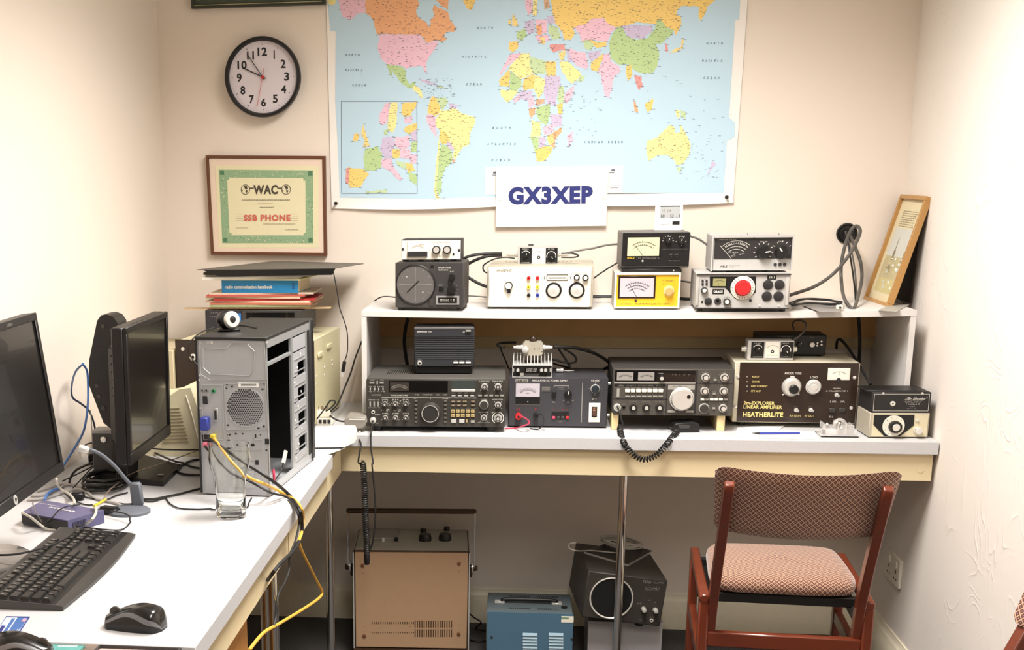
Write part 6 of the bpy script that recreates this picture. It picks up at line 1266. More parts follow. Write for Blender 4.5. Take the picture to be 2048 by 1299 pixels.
# black adapters & grey box behind vented monitor
a = at('N', 635, 935, Y=2.98); t = thing('grey_junction_box', 'small grey box with a round socket standing behind the vented monitor', 'box', (a.x, 2.99, DZ)); zt = at('N', 635, 870, Y=2.98).z - DZ
MB().box(-.030, .022, 0, .05, 0, zt, P('grey_metal_box', (150, 148, 146), .5), .002).build('case', t); MB().box(-.028, .02, -.0015, .0, .01, zt - .008, M_char).build('front_panel', t); MB().lathe([(.007, 0), (.007, .004), (.004, .0045)], M_silver, (.0, -.0015, zt - .022), (0, -1, 0), 20).build('socket', t)
for k_, (x, y, s) in enumerate(((640, 1040, 1.), (590, 1045, .8), (680, 1000, .9))):
    a = at('N', x, y, Z=DZ + .012); t = thing('mains_adapter', ('black mains adapter block nearest the wedge base behind the gooseneck', 'smaller black mains adapter by the left wall', 'black mains adapter farthest back under the vented monitor')[k_], 'adapter', (a.x, a.y, DZ), (0, 0, R(20 * k_)), group='mains adapters'); MB().box(-.022 * s, .022 * s, -.018, .018, .0004, .036 * s, M_black, .004, seg=2).build('body', t)
# ================================================================ far left corner : old amplifier, equipment, books
D = Dev('old_amplifier', 'large ivory cased amplifier with brown front behind the computer tower', 'amplifier', -.998, 3.715, DZ + .004, .393, .2475, .40, -4.5)
D.body(M_ivory, .002); D.feet(h=.0038); D.panel('front_panel', M_brown, 'L', 62, 655, 1040, 1210, .002); D.off = -.002; D.screw('L', 92, 713, 14)
g = D.hit('L', 90, 713, 1, 0); D.off = 0
for x, y in ((1080, 750), (1145, 690)):
    q = D.hit('L', x, y, 0, D.w); MB().box(D.w, D.w + .006, q.y - .03, q.y + .03, q.z - .008, q.z + .008, M_ivory, .003).build('side_louvre', D.root)
for x, y in ((1115, 845), (1115, 900), (1058, 910), (1060, 965), (1170, 795), (1172, 828)):
    q = D.hit('L', x, y, 0, D.w)
    if 0 < q.y < D.d: MB().lathe([(.004, 0), (.003, .002)], M_silver, (D.w, q.y, q.z), (1, 0, 0), 12).build('side_screw', D.root)
c = D.F('L', 170, 780); D.socket('L', 170, 770, 24, M_silver, M_ink, .008, 'aerial_connector')
OT = DZ + .004 + .2475
a = at('e', 0, 270, Z=.93); t = thing('beige_storage_box', 'pale beige box in the corner left of the ivory cased amplifier', 'box', (-1.135, 3.70, DZ)); q = at('e', 55, 245, Y=3.70)
MB().box(0, q.x + 1.135 if q.x < -1.003 else .128, 0, .30, .0005, q.z - DZ, P('pale_beige_box', (200, 188, 156), .6), .002).build('box_body', t)
D = Dev('receiver_unit', 'dark grey rack unit with black display under the stack of books', 'receiver', -.940, 3.83, OT + .004, .292, .072, .25, 0)
D.body(M_char, .002); D.feet(h=.0038); D.panel('left_panel', P('navy_black_panel', (44, 44, 52), .4), 'L', 268, 436, 520, 560, .0015); D.panel('display_frame', M_char, 'L', 525, 438, 965, 560, .004); D.off = -.004; D.panel('display_window', M_glassblk, 'L', 552, 450, 898, 512, .001); D.off = -.0015
D.panel('blue_label', P('bright_blue_label', (58, 118, 190), .4), 'L', 468, 455, 512, 515, .001); D.panel('navy_strip', M_navy, 'L', 372, 470, 465, 500, .0008); D.scrib('L', 295, 448, 345, 456, M_gprint); D.scrib('L', 350, 452, 460, 459, M_gprint); D.scrib('L', 285, 478, 365, 484, M_gprint); D.done(); D.off = 0
RT = OT + .004 + .072; z = RT
# stack of flat things, from bottom to top
def slab(name, label, cat, x0, x1, y0, y1, z0, th, mat, yaw=0, page=None, group=None, curl=0):
    cx_, cy_ = (x0 + x1) / 2, (y0 + y1) / 2; t = thing(name, label, cat, (cx_, cy_, z0), (0, 0, R(yaw)), group); hx, hy = (x1 - x0) / 2, (y1 - y0) / 2
    if page:
        MB().box(-hx, hx, -hy, hy, 0, .0012, mat).build('cover', t); MB().box(-hx, hx, -hy, hy, th - .0012, th, mat).build('cover', t); MB().box(-hx, hx, -hy, -hy + .0014, .0012, th - .0012, mat).build('spine', t)
        g = MB().box(-hx + .001, hx - .002, -hy + .0015, hy - .003, .0012, th - .0012, page).build('pages', t)
    else: MB().box(-hx, hx, -hy, hy, 0, th, mat).build('sheet', t)
    return t
M_pg = P('page_edges', (214, 196, 166), .8, var=.2, scale=120); mags = [((206, 160, 124), 'tan card folder with torn edges'), ((150, 170, 130), 'green and black printed magazine'), ((196, 110, 90), 'orange-red magazine'), ((226, 206, 176), 'cream magazine'), ((182, 50, 52), 'red edged magazine'), ((214, 190, 160), 'buff magazine'), ((190, 90, 80), 'faded red magazine'), ((222, 204, 184), 'pale magazine')]
slab('card_strip', 'long thin buff card sticking out to both sides low in the book stack', 'card', -1.012, -.573, 3.86, 3.90, RT + .0003, .0022, P('buff_card', (206, 176, 132), .7), 2)
z = RT + .0028
rr = random.Random(11); ths = (.006, .006, .005, .006, .006, .006, .005, .005)
pos = ('lowest', 'second', 'third', 'fourth', 'fifth', 'sixth', 'seventh', 'topmost')
for i, ((c_, lb), th) in enumerate(zip(mags, ths)):
    xa = -.925 + rr.uniform(-.012, .012); xb = -.640 + rr.uniform(-.008, .028)
    slab('magazine', lb + ', ' + pos[i] + ' in the pile under the blue handbook', 'magazine', xa, xb, 3.825 + rr.uniform(0, .012), 4.03, z, th, P('magazine_cover_%s' % pos[i], c_, .6, var=.15, scale=50), rr.uniform(-4, 4), M_pg, 'magazines under the handbook'); z += th + .0003
t = slab('handbook', 'thick blue radio communication handbook in the stack of books behind the tower', 'book', -.884, -.654, 3.83, 4.00, z, .036, P('bright_blue_cover', (36, 128, 184), .45), -3, P('cream_pages', (226, 208, 170), .8, var=.06, scale=200)); 
g = MB(); g.text('radio communication handbook', (-.103, -.0855, .012), (1, 0, 0), (0, 0, 1), .142, .0095, M_print, .035)
g.text('RSGB', (.098, -.0855, .028), (0, 0, -1), (1, 0, 0), .018, .006, M_navy, .02); g.build('spine_lettering', t); z += .0363
for i, (lb, x0_, x1_) in enumerate((('pale yellow folder lying directly on the blue handbook', -.90, -.64), ('crumpled white papers above the pale yellow folder', -.945, -.66), ('grey paper sheaf below the dark papers', -.93, -.62), ('dark papers just under the dusty metal sheet', -.94, -.60))):
    slab('loose_papers', lb, 'papers', x0_, x1_, 3.82, 4.02, z, (.003, .007, .006, .007)[i], (P('yellowish_paper', (226, 214, 160), .8), M_paper, P('grey_paper', (176, 170, 160), .8), P('dark_papers', (70, 62, 54), .8))[i], (-5, 3, -2, 2)[i]); z += (.003, .007, .006, .007)[i] + .0002
# black steel side panel lying on top
pl = [at('L', x, y, Y=yy) for x, y, yy in ((190, 140, 3.80), (1195, 128, 3.80), (1398, 95, 4.14), (760, 76, 4.14))]
zmin = min(p.z for p in pl[:2]); t = thing('metal_sheet', 'dusty black metal sheet lying tilted on top of the stack of books', 'panel', tuple(pl[0])); L = Vector(t.location)
cor = [pl[0], pl[1], pl[2], pl[3]]; g = MB(); g.hexa([p - L - Vector((0, 0, .002)) for p in cor], [p - L for p in cor], P('dusty_black_steel', (96, 90, 84), .55, var=.15)); g.build('panel_sheet', t)
g = MB(); a, b = cor[0] - L, cor[1] - L; g.hexa([a + (b - a) * .16 + Vector((0, .003, -.020)), b + Vector((-.01, .003, -.020)), b + Vector((-.004, .006, -.002)), a + (b - a) * .04 + Vector((0, .006, -.002))], [a + (b - a) * .04 + Vector((0, 0, -.001)), b + Vector((0, 0, -.001)), b + Vector((0, .004, -.001)), a + (b - a) * .04 + Vector((0, .004, -.001))], M_black); g.build('folded_edge', t)
SPZ = z
# --- ribbed beige thing behind monitor
yb = at('e', 245, 1108, Z=DZ).y; bt = [(-420, 600), (-150, 640), (0, 612), (75, 560), (165, 548), (200, 640), (236, 760), (244, 960), (246, 1108), (-420, 1108)]
t = thing('ribbed_plastic_housing', 'beige ribbed plastic housing between the vented monitor and the computer tower', 'housing', (at('e', 100, 1108, Y=yb).x, yb, DZ)); L = Vector(t.location)
pf = [at('e', x, y, Y=yb) - L for x, y in bt]; pf = [Vector((p.x, 0, max(0.0004, p.z))) for p in pf]; pb = [Vector((p.x * .96, .20, p.z * .97 + .0001)) for p in pf]; n = len(pf); g = MB(); g.add(pf + pb, [tuple(range(n)), tuple(range(n, 2*n))[::-1]] + [(i, n + i, n + (i+1) % n, (i+1) % n) for i in range(n)], M_beige); ob = g.build('housing_body', t, smooth_ang=25)
g = MB()
for j in range(11):
    y = 715 + j * 27; a = at('e', 0 - 60, y + 6, Y=yb) - L; b = at('e', 78 + j * 7.5, y - 2, Y=yb) - L; g.bar((a.x, -.001, a.z), (b.x, -.001, b.z), .0022, .0025, P('brown_shadow_gap', (150, 138, 108), .6), (0, 1, 0))
g.build('vent_ribs', t)
a, b, c_ = [at('e', x, y, Y=yb) - L for x, y in ((130, 610), (225, 950), (165, 560))]
MB().tube([(a.x, -.001, a.z), ((a.x + b.x) / 2 + .002, -.002, (a.z + b.z) / 2), (b.x, -.001, b.z)], .0015, M_offw).build('edge_bead', t)
# --- white papers, tray, adapter and desk microphone by the wide transceiver
ps = [at('c', x, y, Z=DZ + .0006) for x, y in ((150, 960), (400, 930), (645, 840), (560, 800), (150, 790))]
ps = [Vector((p.x, p.y, DZ + .0006)) for p in ps]; t = thing('open_booklet', 'white open booklet at the corner of the benches beside the computer tower', 'booklet', tuple(ps[0])); L = Vector(t.location); n = len(ps); g = MB(); lo = [p - L for p in ps]; hi = [p - L + Vector((0, 0, .003)) for p in ps]
g.add(lo + hi, [tuple(range(n))[::-1], tuple(range(n, 2*n))] + [(i, (i+1) % n, n + (i+1) % n, n + i) for i in range(n)], M_paper); g.build('pages', t)
zt = DZ + .028; ps = [at('c', x, y, Z=zt) for x, y in ((150, 720), (640, 715), (790, 650), (825, 580), (800, 510), (600, 505), (150, 550))]
t = thing('white_envelope_box', 'flat white plastic covered box with torn end beside the grey microphone', 'box', (ps[0].x, ps[0].y, DZ + .0045)); L = Vector(t.location); n = len(ps); lo = [Vector((p.x - L.x, p.y - L.y, .004)) for p in ps]; hi = [p - L for p in ps]
g = MB(); g.add(lo + hi, [tuple(range(n))[::-1], tuple(range(n, 2*n))] + [(i, (i+1) % n, n + (i+1) % n, n + i) for i in range(n)], M_paper); g.build('box_body', t)
g = MB(); lo2 = [Vector((p.x - .006, p.y, 0)) for p in lo]; g.add([p * .985 for p in lo2] + [Vector((p.x, p.y, .0039)) * 1.0 for p in lo2], [tuple(range(n))[::-1], tuple(range(n, 2*n))] + [(i, (i+1) % n, n + (i+1) % n, n + i) for i in range(n)], M_navy if False else M_ink); g.build('dark_base', t)
zz = DZ + .0005
a = at('c', 180, 520, Z=DZ); b = at('c', 470, 510, Z=DZ); t = thing('mains_extension', 'white mains extension block with black switches in front of the ivory amplifier', 'extension block', (a.x - .02, a.y + .02, DZ)); w = b.x - a.x + .02
MB().box(0, w, 0, .05, .0005, .020, M_offw, .002).build('block', t)
for i in range(5): MB().box(w * (.12 + i * .17), w * (.12 + i * .17) + .009, -.0012, .001, .005, .016, M_ink).build('switch', t)
MB().box(w * .32, w * .88, .008, .040, .0202, .042, M_offw, .004, seg=2).build('plug_top', t)
for i in range(3): MB().box(w * (.35 + i * .17), w * (.35 + i * .17) + .006, .02, .026, .042, .052, P('brown_plug_pin', (120, 104, 84), .5)).build('plug_pin', t)
a = at('c', 660, 480, Z=DZ); yv = 3.655
def mz(x, y, Y=yv): return at('c', x, y, Y=Y)
t = thing('grey_hand_microphone', 'grey hand microphone lying at the left end of the wide transceiver', 'microphone', (mz(640, 560).x, yv, DZ + .0008)); L = Vector(t.location)
fr_ = [(635, 430), (660, 400), (700, 380), (950, 392), (965, 470), (925, 540), (870, 558), (700, 545), (640, 500)]
pf = [mz(x, y) - L for x, y in fr_]; zmin = min(p.z for p in pf); pf = [Vector((p.x, 0, max(0, p.z))) for p in pf]; n = len(pf); M_gm = P('grey_brown_plastic', (140, 134, 126), .45)
pb = [Vector((p.x, .055, p.z + .004 if p.z > .02 else p.z)) for p in pf]; g = MB(); g.add(pf + pb, [tuple(range(n)), tuple(range(n, 2*n))[::-1]] + [(i, n + i, n + (i+1) % n, (i+1) % n) for i in range(n)], M_gm); ob = g.build('microphone_body', t, smooth_ang=40); md = ob.modifiers.new('bevel', 'BEVEL'); md.width = .003; md.segments = 2
a, b = mz(705, 415) - L, mz(938, 412) - L; MB().box(a.x, b.x, -.0015, .001, a.z - .003, a.z + .001, M_offw, .001).build('trim_bar', t)
p0, p1 = mz(862, 588) - L, mz(880, 700) - L; MB().tube([(p0.x, -.004, p0.z), ((p0.x + p1.x) / 2, -.012, (p0.z + p1.z) / 2 + .001), (p1.x, -.036, p1.z + .004)], .0035, P('grey_rubber_boot', (180, 172, 164), .5), 12).build('cable_boot', t)
MICEND = L + Vector((p1.x, -.036, p1.z + .004))
# ================================================================ things under the bench
D = Dev('test_instrument', 'large tan fronted portable instrument with handle standing on the floor under the bench', 'test instrument', -.5015, 3.8064, .03, .3475, .3096, .26, 3.5)
w, h, d = D.w, D.h, D.d
MB().box(0, w, .003, d, 0, h - .002, M_dbrown, .002).build('case', D.root); MB().box(-.003, w + .003, -.002, d, -.0295, .0005, M_dbrown, .002).build('base', D.root)
z1 = D.F('Q', 500, 625).z
MB().box(.004, w - .004, -.004, .0035, .004, z1, M_tester, .0015).build('front_cover', D.root); MB().box(-.001, w + .001, -.006, .006, z1, h + .002, M_dbrown, .001).build('top_trim', D.root)
for xx in (-.0025, w - .001): MB().box(xx, xx + .0035, -.003, d, .0, h - .004, M_alu).build('side_strip', D.root)
MB().box(.004, w - .004, .008, d - .004, h - .003, h + .0015, M_taupe).build('control_panel', D.root)
D.off = -.004
for x, y in ((225, 718), (885, 705), (236, 1200), (883, 1187)):
    c = D.F('Q', x, y); MB().lathe([(.0055, 0), (.0055, .003), (.004, .004)], P('copper_brown_screw', (120, 78, 52), .4), (c.x, D.off, c.z), (0, -1, 0), 18).build('corner_screw', D.root)
g = MB()
for i in range(20): a = D.F('Q', 286 + i * 15, 1122); b = D.F('Q', 291 + i * 15, 1106); g.box(a.x, b.x, D.off - .0004, D.off, a.z, b.z, M_dbrown); a = D.F('Q', 286 + i * 15, 1184); b = D.F('Q', 291 + i * 15, 1176); g.box(a.x, b.x, D.off - .0004, D.off, a.z, b.z, M_dbrown)
for i in range(17):
    for y0, y1 in ((1098, 1146), (1158, 1210)): a = D.F('Q', 580 + i * 15.6, y1); b = D.F('Q', 587 + i * 15.6, y0); g.box(a.x, b.x, D.off - .0004, D.off, a.z, b.z, M_dbrown)
for x, y in ((227, 772), (885, 758), (350, 1146), (550, 1138), (233, 1140), (884, 1127)): a = D.F('Q', x - 3, y + 3); g.box(a.x, a.x + .002, D.off - .0004, D.off, a.z, a.z + .002, M_dbrown)
g.build('vent_slots', D.root); D.off = 0
def top(k, x, y, zz=h + .0015): return D.hit(k, x, y, 2, zz)
for x, y, x2, y2 in ((652, 528, 640, 480), (788, 525, 800, 468)):
    p = top('Q', x, y + 20); g = MB(); g.lathe([(.020, 0), (.0195, .012), (.017, .020)], M_knob, (p.x, p.y, h + .0015), (0, 0, 1), 28); o = g.build('control_knob', D.root); p = top('Q', x2, y2 + 12); MB().lathe([(.010, 0), (.009, .012)], M_knob, (p.x, p.y, h + .0015), (0, 0, 1), 20).build('small_knob', D.root)
p = top('Q', 455, 553); MB().box(p.x - .006, p.x + .006, p.y - .004, p.y + .004, h, h + .014, M_black, .001).build('switch', D.root)
p = top('Q', 365, 555); MB().box(p.x - .004, p.x + .004, p.y - .003, p.y + .003, h, h + .014, M_silver).build('socket_post', D.root)
a, b = top('Q', 300, 545), top('Q', 480, 480); MB().box(a.x - .02, b.x, a.y, b.y, h + .0015, h + .008, P('grey_window', (150, 146, 136), .2), .002).build('meter_window', D.root)
hy = .10; top_z = D.hit('Q', 540, 358, 1, hy - .02).z; g = MB()
pz = D.hit('Q', 140, 725, 1, hy).z
xa, xb = -.028, w + .022; g2 = MB(); g2.bar((xa, hy - .0, top_z), (xb, hy - .0, top_z), .018, .014, M_dbrown, (0, 0, 1), .004); g2.build('handle_grip', D.root)
for x in (xa + .004, xb - .004): MB().bar((x, hy, pz), (x, hy, top_z - .004), .014, .004, M_chrome, (1, 0, 0)).build('handle_arm', D.root)
for x, s in ((xa + .006, 1), (xb - .006, -1)):
    L_ = (0 - xa) if s > 0 else (xb - w); MB().lathe([(.020, -.003), (.020, .003)], M_silver, (x + .004 * s, hy, pz), (1, 0, 0), 28).build('pivot_disc', D.root); MB().cyl((x, hy, pz), (x + s * (L_ - .004), hy, pz), .009, M_black, 16).build('pivot', D.root); MB().lathe([(.010, 0), (.007, .012)], M_dbrown, (x, hy, pz - .002), (-s, 0, 0), 18).build('pivot_knob', D.root)
    MB().bar((x + s * .004, hy, pz), (x + s * .012, hy - .0, pz - .030), .012, .006, M_dbrown, (0, 1, 0)).build('pivot_lever', D.root)
# --- steel blue box
D = Dev('steel_blue_unit', 'steel blue metal box with louvred front and carry strap on the floor under the bench', 'metal box', -.098, 3.735, .004, .251, .174, .205, .5)
D.h = D.F('R', 380, 1026).z; w, h, d = D.w, D.h, D.d
MB().box(0, w, .0, d, 0, h, M_greyb, .002).build('case', D.root); D.feet(h=.0038); D.panel('front_panel', M_blueb, 'R', 52, 1024, 716, 1420, .002); D.off = -.002
fp = D.F('R', 52, 1300)
for x0 in (328, 526):
    for i in range(9):
        a = D.F('R', x0, 1185 + i * 24); b = D.F('R', x0 + 112, 1170 + i * 24)
        if a.z > .01: g = MB(); g.hexa([(a.x, D.off, a.z), (b.x, D.off, a.z), (b.x, D.off + .001, b.z), (a.x, D.off + .001, b.z)], [(a.x, D.off - .005, a.z), (b.x, D.off - .005, a.z), (b.x, D.off - .0005, b.z), (a.x, D.off - .0005, b.z)], P('pale_blue_louvre', (136, 164, 178), .45)); g.build('louvre', D.root)
for x, y in ((90, 1200), (702, 1215)): D.screw('R', x, y, 9, M_ink)
o = D.panel('sticker', M_offw, 'R', 622, 1042, 718, 1086, .001); D.panel('sticker_strip', P('faded_green_print', (120, 150, 120), .6), 'R', 622, 1048, 680, 1060, .0014, parent=o); D.off = 0
g = MB()
for y in (.045, .165):
    for x0 in (.065, .150):
        for i in range(11): g.box(x0 + i * .0058, x0 + i * .0058 + .0030, y, y + .014, h, h + .0004, M_ink)
g.build('top_vents', D.root); MB().tube([(.045, .105, h + .004), (.06, .105, h + .011), (.19, .105, h + .011), (.205, .105, h + .004)], .006, M_black, 10).build('handle_strap', D.root)
for x in (.038, .208): MB().box(x - .016, x + .014, .095, .116, h, h + .006, M_silver, .001).build('handle_clip', D.root)
MB().cyl((.228, .07, h), (.228, .07, h + .004), .009, M_black, 20).build('rubber_cap', D.root)
# --- grey box carrying the communications speaker
t = thing('grey_carton', 'plain pale grey box on the floor under the black loudspeaker', 'box', (.1998, 3.78, 0)); MB().box(0, .214, 0, .21, .0005, .150, P('pale_lilac_grey_board', (176, 172, 174), .6), .002).build('box_body', t); MB().box(-.001, .215, -.001, .212, .142, .1512, P('pale_lilac_grey_board', (176, 172, 174), .6), .001).build('lid', t)
D = Dev('communications_speaker', 'dark grey loudspeaker cabinet with chrome ringed round grille and two knobs under the bench', 'speaker', .1751, 3.72, .1830, .2283, .1405, .31, 4.85, pitch=-.2, roll=7.2)
D.body(M_spk, .003); D.off = 0; D.panel('front_panel', M_spk, 'R', 832, 705, 1420, 1100, .001) if False else None
c = D.F('R', 1006, 902); m = D.sc('R') ; rr_ = 160 * m
MB().lathe([(rr_ * 1.03, 0), (rr_ * 1.03, .003), (rr_ * .99, .004), (rr_ * .955, .002), (rr_ * .95, .0)], M_silver, (c.x, 0, c.z), (0, -1, 0), 56, capB=False).build('chrome_ring', D.root); MB().lathe([(rr_ * .96, 0), (rr_ * .96, .0012), (.0001, .0014)], P('black_grille_cloth', (14, 13, 12), .95, bump=.5, bscale=900), (c.x, 0, c.z), (0, -1, 0), 56).build('grille_cloth', D.root)
for x, y in ((1252, 985), (1342, 992)): D.knob('R', x, y, 17, .018, M_silver, skirt=20, sm=M_gprint, cap=M_silver)
D.txt('YAESU', 'R', 1246, 770, 1312, 784, M_gprint); D.scrib('R', 1335, 780, 1408, 790, M_gprint); D.scrib('R', 1262, 815, 1380, 828, M_gprint); D.scrib('R', 1270, 835, 1370, 845, M_gprint); D.scrib('R', 1205, 938, 1240, 945, M_gprint); D.scrib('R', 1285, 915, 1315, 921, M_gprint); D.scrib('R', 1330, 932, 1350, 938, M_gprint); D.scrib('R', 1218, 1064, 1240, 1070, M_gprint); D.scrib('R', 1300, 1045, 1332, 1051, M_gprint)
D.socket('R', 1314, 1072, 14, M_silver, M_ink); D.done()
for x in (.175,): MB().cyl((x, .03, -.012), (x, .03, .001), .012, M_black, 20).build('foot', D.root)
MB().cyl((.03, .04, -.004), (.03, .04, .001), .010, M_black, 20).build('foot', D.root)
SPK = D
# tablet-like thin plate on it + coil of pale cable
Tm = D.M; pz_ = D.h + .002
pts = [D.hit('R', x, y, 2, pz_) for x, y in ((798, 556), (1135, 655), (1325, 548), (1010, 470))]
t = thing('thin_tablet', 'thin dark plate with silver edge lying on top of the black loudspeaker', 'tablet', D.M.translation); t.rotation_euler = D.root.rotation_euler
MB().hexa([Vector((p.x, p.y, pz_ - .0015)) for p in pts], [Vector((p.x, p.y, pz_ + .0035)) for p in pts], M_silver).build('edge_frame', t); c_ = sum(pts, Vector()) / 4; ip = [p.lerp(c_, .03) for p in pts]
MB().hexa([Vector((p.x, p.y, pz_ + .0034)) for p in ip], [Vector((p.x, p.y, pz_ + .0042)) for p in ip], M_black).build('dark_face', t)
cc = D.hit('R', 1080, 480, 2, pz_ + .012); g = MB(); pts = []
for i in range(5 * 24 + 1): a = 2 * PI * i / 24; r_ = .060 + .004 * math.sin(i * .37); pts.append(Tm @ Vector((cc.x + r_ * math.cos(a), cc.y + r_ * math.sin(a) * .95, pz_ + .0075 + .0030 * (i / 24) + .001 * math.sin(i))))
tl_ = [Tm @ D.hit('R', x, y, 2, pz_ + .008) for x, y in ((1040, 555), (960, 548), (850, 538))] + [at('R', x, y, Y=3.80) for x, y in ((740, 540), (680, 515), (690, 485), (735, 478))]
g.tube(pts, .0022, M_wcable, 6, 0); g.tube(tl_, .0020, M_wcable, 6, 5); one('coiled_cable', 'coil of pale cable lying on the dark plate on the loudspeaker', 'cable', g)
# ================================================================ chairs
def uvmap(o, fn):
    me = o.data; uv = me.uv_layers.new(name='UVMap'); 
    for l in me.loops: uv.data[l.index].uv = fn(me.vertices[l.vertex_index].co)
def cushion(name, parent, fx, fz, th, nu=26, nv=14, axis='y'):
    pass
def chair(label, loc, rz):
    t = thing('chair', label, 'chair', loc, (0, 0, rz))
    # seat cushion
    g = MB(); nu, nv = 24, 20; W2, D2 = .172, .175; zc = .425; vs = []
    def sup(u, v): # rounded rectangle mapping
        return u, v
    rings = [(0.90, .0), (.985, .006), (1.0, .018), (.985, .030), (.93, .040), (.80, .0465), (.5, .050), (.0, .051)]
    npt = 48; base = []
    for i in range(npt):
        a = 2 * PI * i / npt; c, s = math.cos(a), math.sin(a); e = .32; base.append((math.copysign(abs(c) ** e, c), math.copysign(abs(s) ** e, s)))
    for r, z in rings:
        for c, s in base: vs.append((c * W2 * r * (1 - .03 * s), s * D2 * r, zc + z - .004 * abs(s) ** 4))
    fs = [(j * npt + i, j * npt + (i + 1) % npt, (j + 1) * npt + (i + 1) % npt, (j + 1) * npt + i) for j in range(len(rings) - 1) for i in range(npt)] + [tuple(range(npt))[::-1]]
    g.add(vs, fs, M_fabric); o = g.build('seat', t, smooth_ang=60); uvmap(o, lambda p: (p.x / .0125, (p.y + p.z) / .0125))
    # backrest : curved padded panel
    g = MB(); nx, nz = 24, 12; Wb, zb0, zb1 = .192, .620, .792; 
    def P3(u, v, side):
        cz = (zb0 + zb1) / 2; hz = (zb1 - zb0) / 2; ex = 3.4; m = (abs(u) ** ex + abs(v) ** ex) ** (1 / ex); k = 1.0
        x = u * Wb * (1 + .03 * v); z = cz + v * hz - .014 * (1 - u * u) ; y = -.352 - .030 * (1 - u * u) - .55 * (z - cz)
        dome = .022 * (1 - max(abs(u), abs(v)) ** 4) + .002; return (x, y + (dome * .9 if side > 0 else -.010 * (1 - max(abs(u), abs(v)) ** 6)), z)
    def rr_map(u, v):   # square to rounded square
        r = .82; q = max(abs(u), abs(v)); 
        if abs(u) > r and abs(v) > r:
            du, dv = (abs(u) - r) / (1 - r), (abs(v) - r) / (1 - r); L = math.hypot(du, dv); mx_ = max(du, dv)
            if L > 0: du, dv = du / L * mx_, dv / L * mx_
            u = math.copysign(r + du * (1 - r), u); v = math.copysign(r + dv * (1 - r), v)
        return u, v
    vs = []
    for sd in (-1, 1):
        for j in range(nz + 1):
            for i in range(nx + 1): u, v = rr_map(-1 + 2 * i / nx, -1 + 2 * j / nz); vs.append(P3(u, v, sd))
    k = nx + 1; N = k * (nz + 1); fs = [(j*k+i, j*k+i+1, (j+1)*k+i+1, (j+1)*k+i) for j in range(nz) for i in range(nx)]; fs += [tuple(N + q for q in f[::-1]) for f in fs]
    bd = [i for i in range(k)] + [j*k + nx for j in range(1, nz+1)] + [nz*k + i for i in range(nx-1, -1, -1)] + [j*k for j in range(nz-1, 0, -1)]
    fs += [(bd[q], N + bd[q], N + bd[(q+1) % len(bd)], bd[(q+1) % len(bd)]) for q in range(len(bd))]
    g.add(vs, fs, M_fabric); o = g.build('backrest', t, smooth_ang=70); uvmap(o, lambda p: (p.x / .0125, p.z / .0125))
    # back posts, slightly reclined, tapering
    for s in (-1, 1):
        g = MB(); cl = [(-.185, .335), (-.205, .43), (-.262, .50) if False else (-.235, .52), (-.330, .63), (-.425, .765)]
        cl = [(-.190, .330), (-.215, .42), (-.275, .53), (-.345, .64), (-.420, .755)]; n = 30; vs = []; q = smooth([Vector((0, a, b)) for a, b in cl], 7)
        for i, p in enumerate(q):
            tt = (q[min(i + 1, len(q) - 1)] - q[max(i - 1, 0)]).normalized(); nn = Vector((0, -tt.z, tt.y)); hw = .011; hd = .018 - .006 * abs(i / len(q) - .35)
            if i == len(q) - 1: hd *= .55
            x = s * (.170 - .004 * i / len(q)); vs += [Vector((x - hw, 0, 0)) + p + nn * hd, Vector((x + hw, 0, 0)) + p + nn * hd, Vector((x + hw, 0, 0)) + p - nn * hd, Vector((x - hw, 0, 0)) + p - nn * hd]
        L_ = len(q); fs = [(4*i + a, 4*i + (a+1) % 4, 4*i + 4 + (a+1) % 4, 4*i + 4 + a) for i in range(L_ - 1) for a in range(4)] + [(3, 2, 1, 0), tuple(4*(L_-1) + a for a in range(4))]
        g.add(vs, fs, M_wood); o = g.build('back_post', t, smooth_ang=35); md = o.modifiers.new('bevel', 'BEVEL'); md.width = .003; md.segments = 2; md.limit_method = 'ANGLE'
        c = q[-8]; MB().lathe([(.004, 0), (.004, .0008)], M_dbrown, (s * .167, c.y - .0175, c.z), (0, -1, -.2), 14).build('dowel_plug', o)
    # side frames
    for s in (-1, 1):
        x = s * .190; 
        for yy, nm in ((-.205, 'leg'), (.200, 'leg')): MB().bar((x, yy, 0.0005), (x, yy * .99, .428), .024, .034, M_wood, (0, 1, 0), .004).build(nm, t)
        MB().bar((x, -.222, .4205), (x, .217, .4205), .0238, .022, M_wood, (0, 0, 1), .004).build('side_rail', t)
        MB().bar((x, -.188, .262), (x, .184, .262), .020, .034, M_wood, (0, 0, 1), .003).build('side_stretcher', t)
        MB().bar((x - s * .022, -.19, .385), (x - s * .022, .18, .385), .016, .030, M_black, (0, 0, 1), .002).build('seat_bearer', t)
        for yy, zz in ((-.215, .30), (-.215, .345)): MB().lathe([(.0035, 0), (.003, .002)], M_silver, (x - s * .012, yy + .02, zz + .05), (-s, 0, 0), 12).build('bolt', t)
    MB().bar((-.179, -.205, .315), (.179, -.205, .315), .022, .038, M_wood, (0, 0, 1), .003).build('rear_rail', t)
    MB().bar((-.179, .200, .315), (.179, .200, .315), .022, .038, M_wood, (0, 0, 1), .003).build('front_rail', t)
    for yy in (-.15, .15): MB().bar((-.178, yy, .408), (.178, yy, .408), .02, .024, M_black, (0, 0, 1), .002).build('seat_rail', t)
    return t
chair('wooden chair with patterned brown seat and backrest pulled up to the bench', (.647, 3.385, 0), R(-3.5))
chair('second wooden chair with the same fabric, only its edge showing at the right border', (.728, 2.135, 0), R(122))
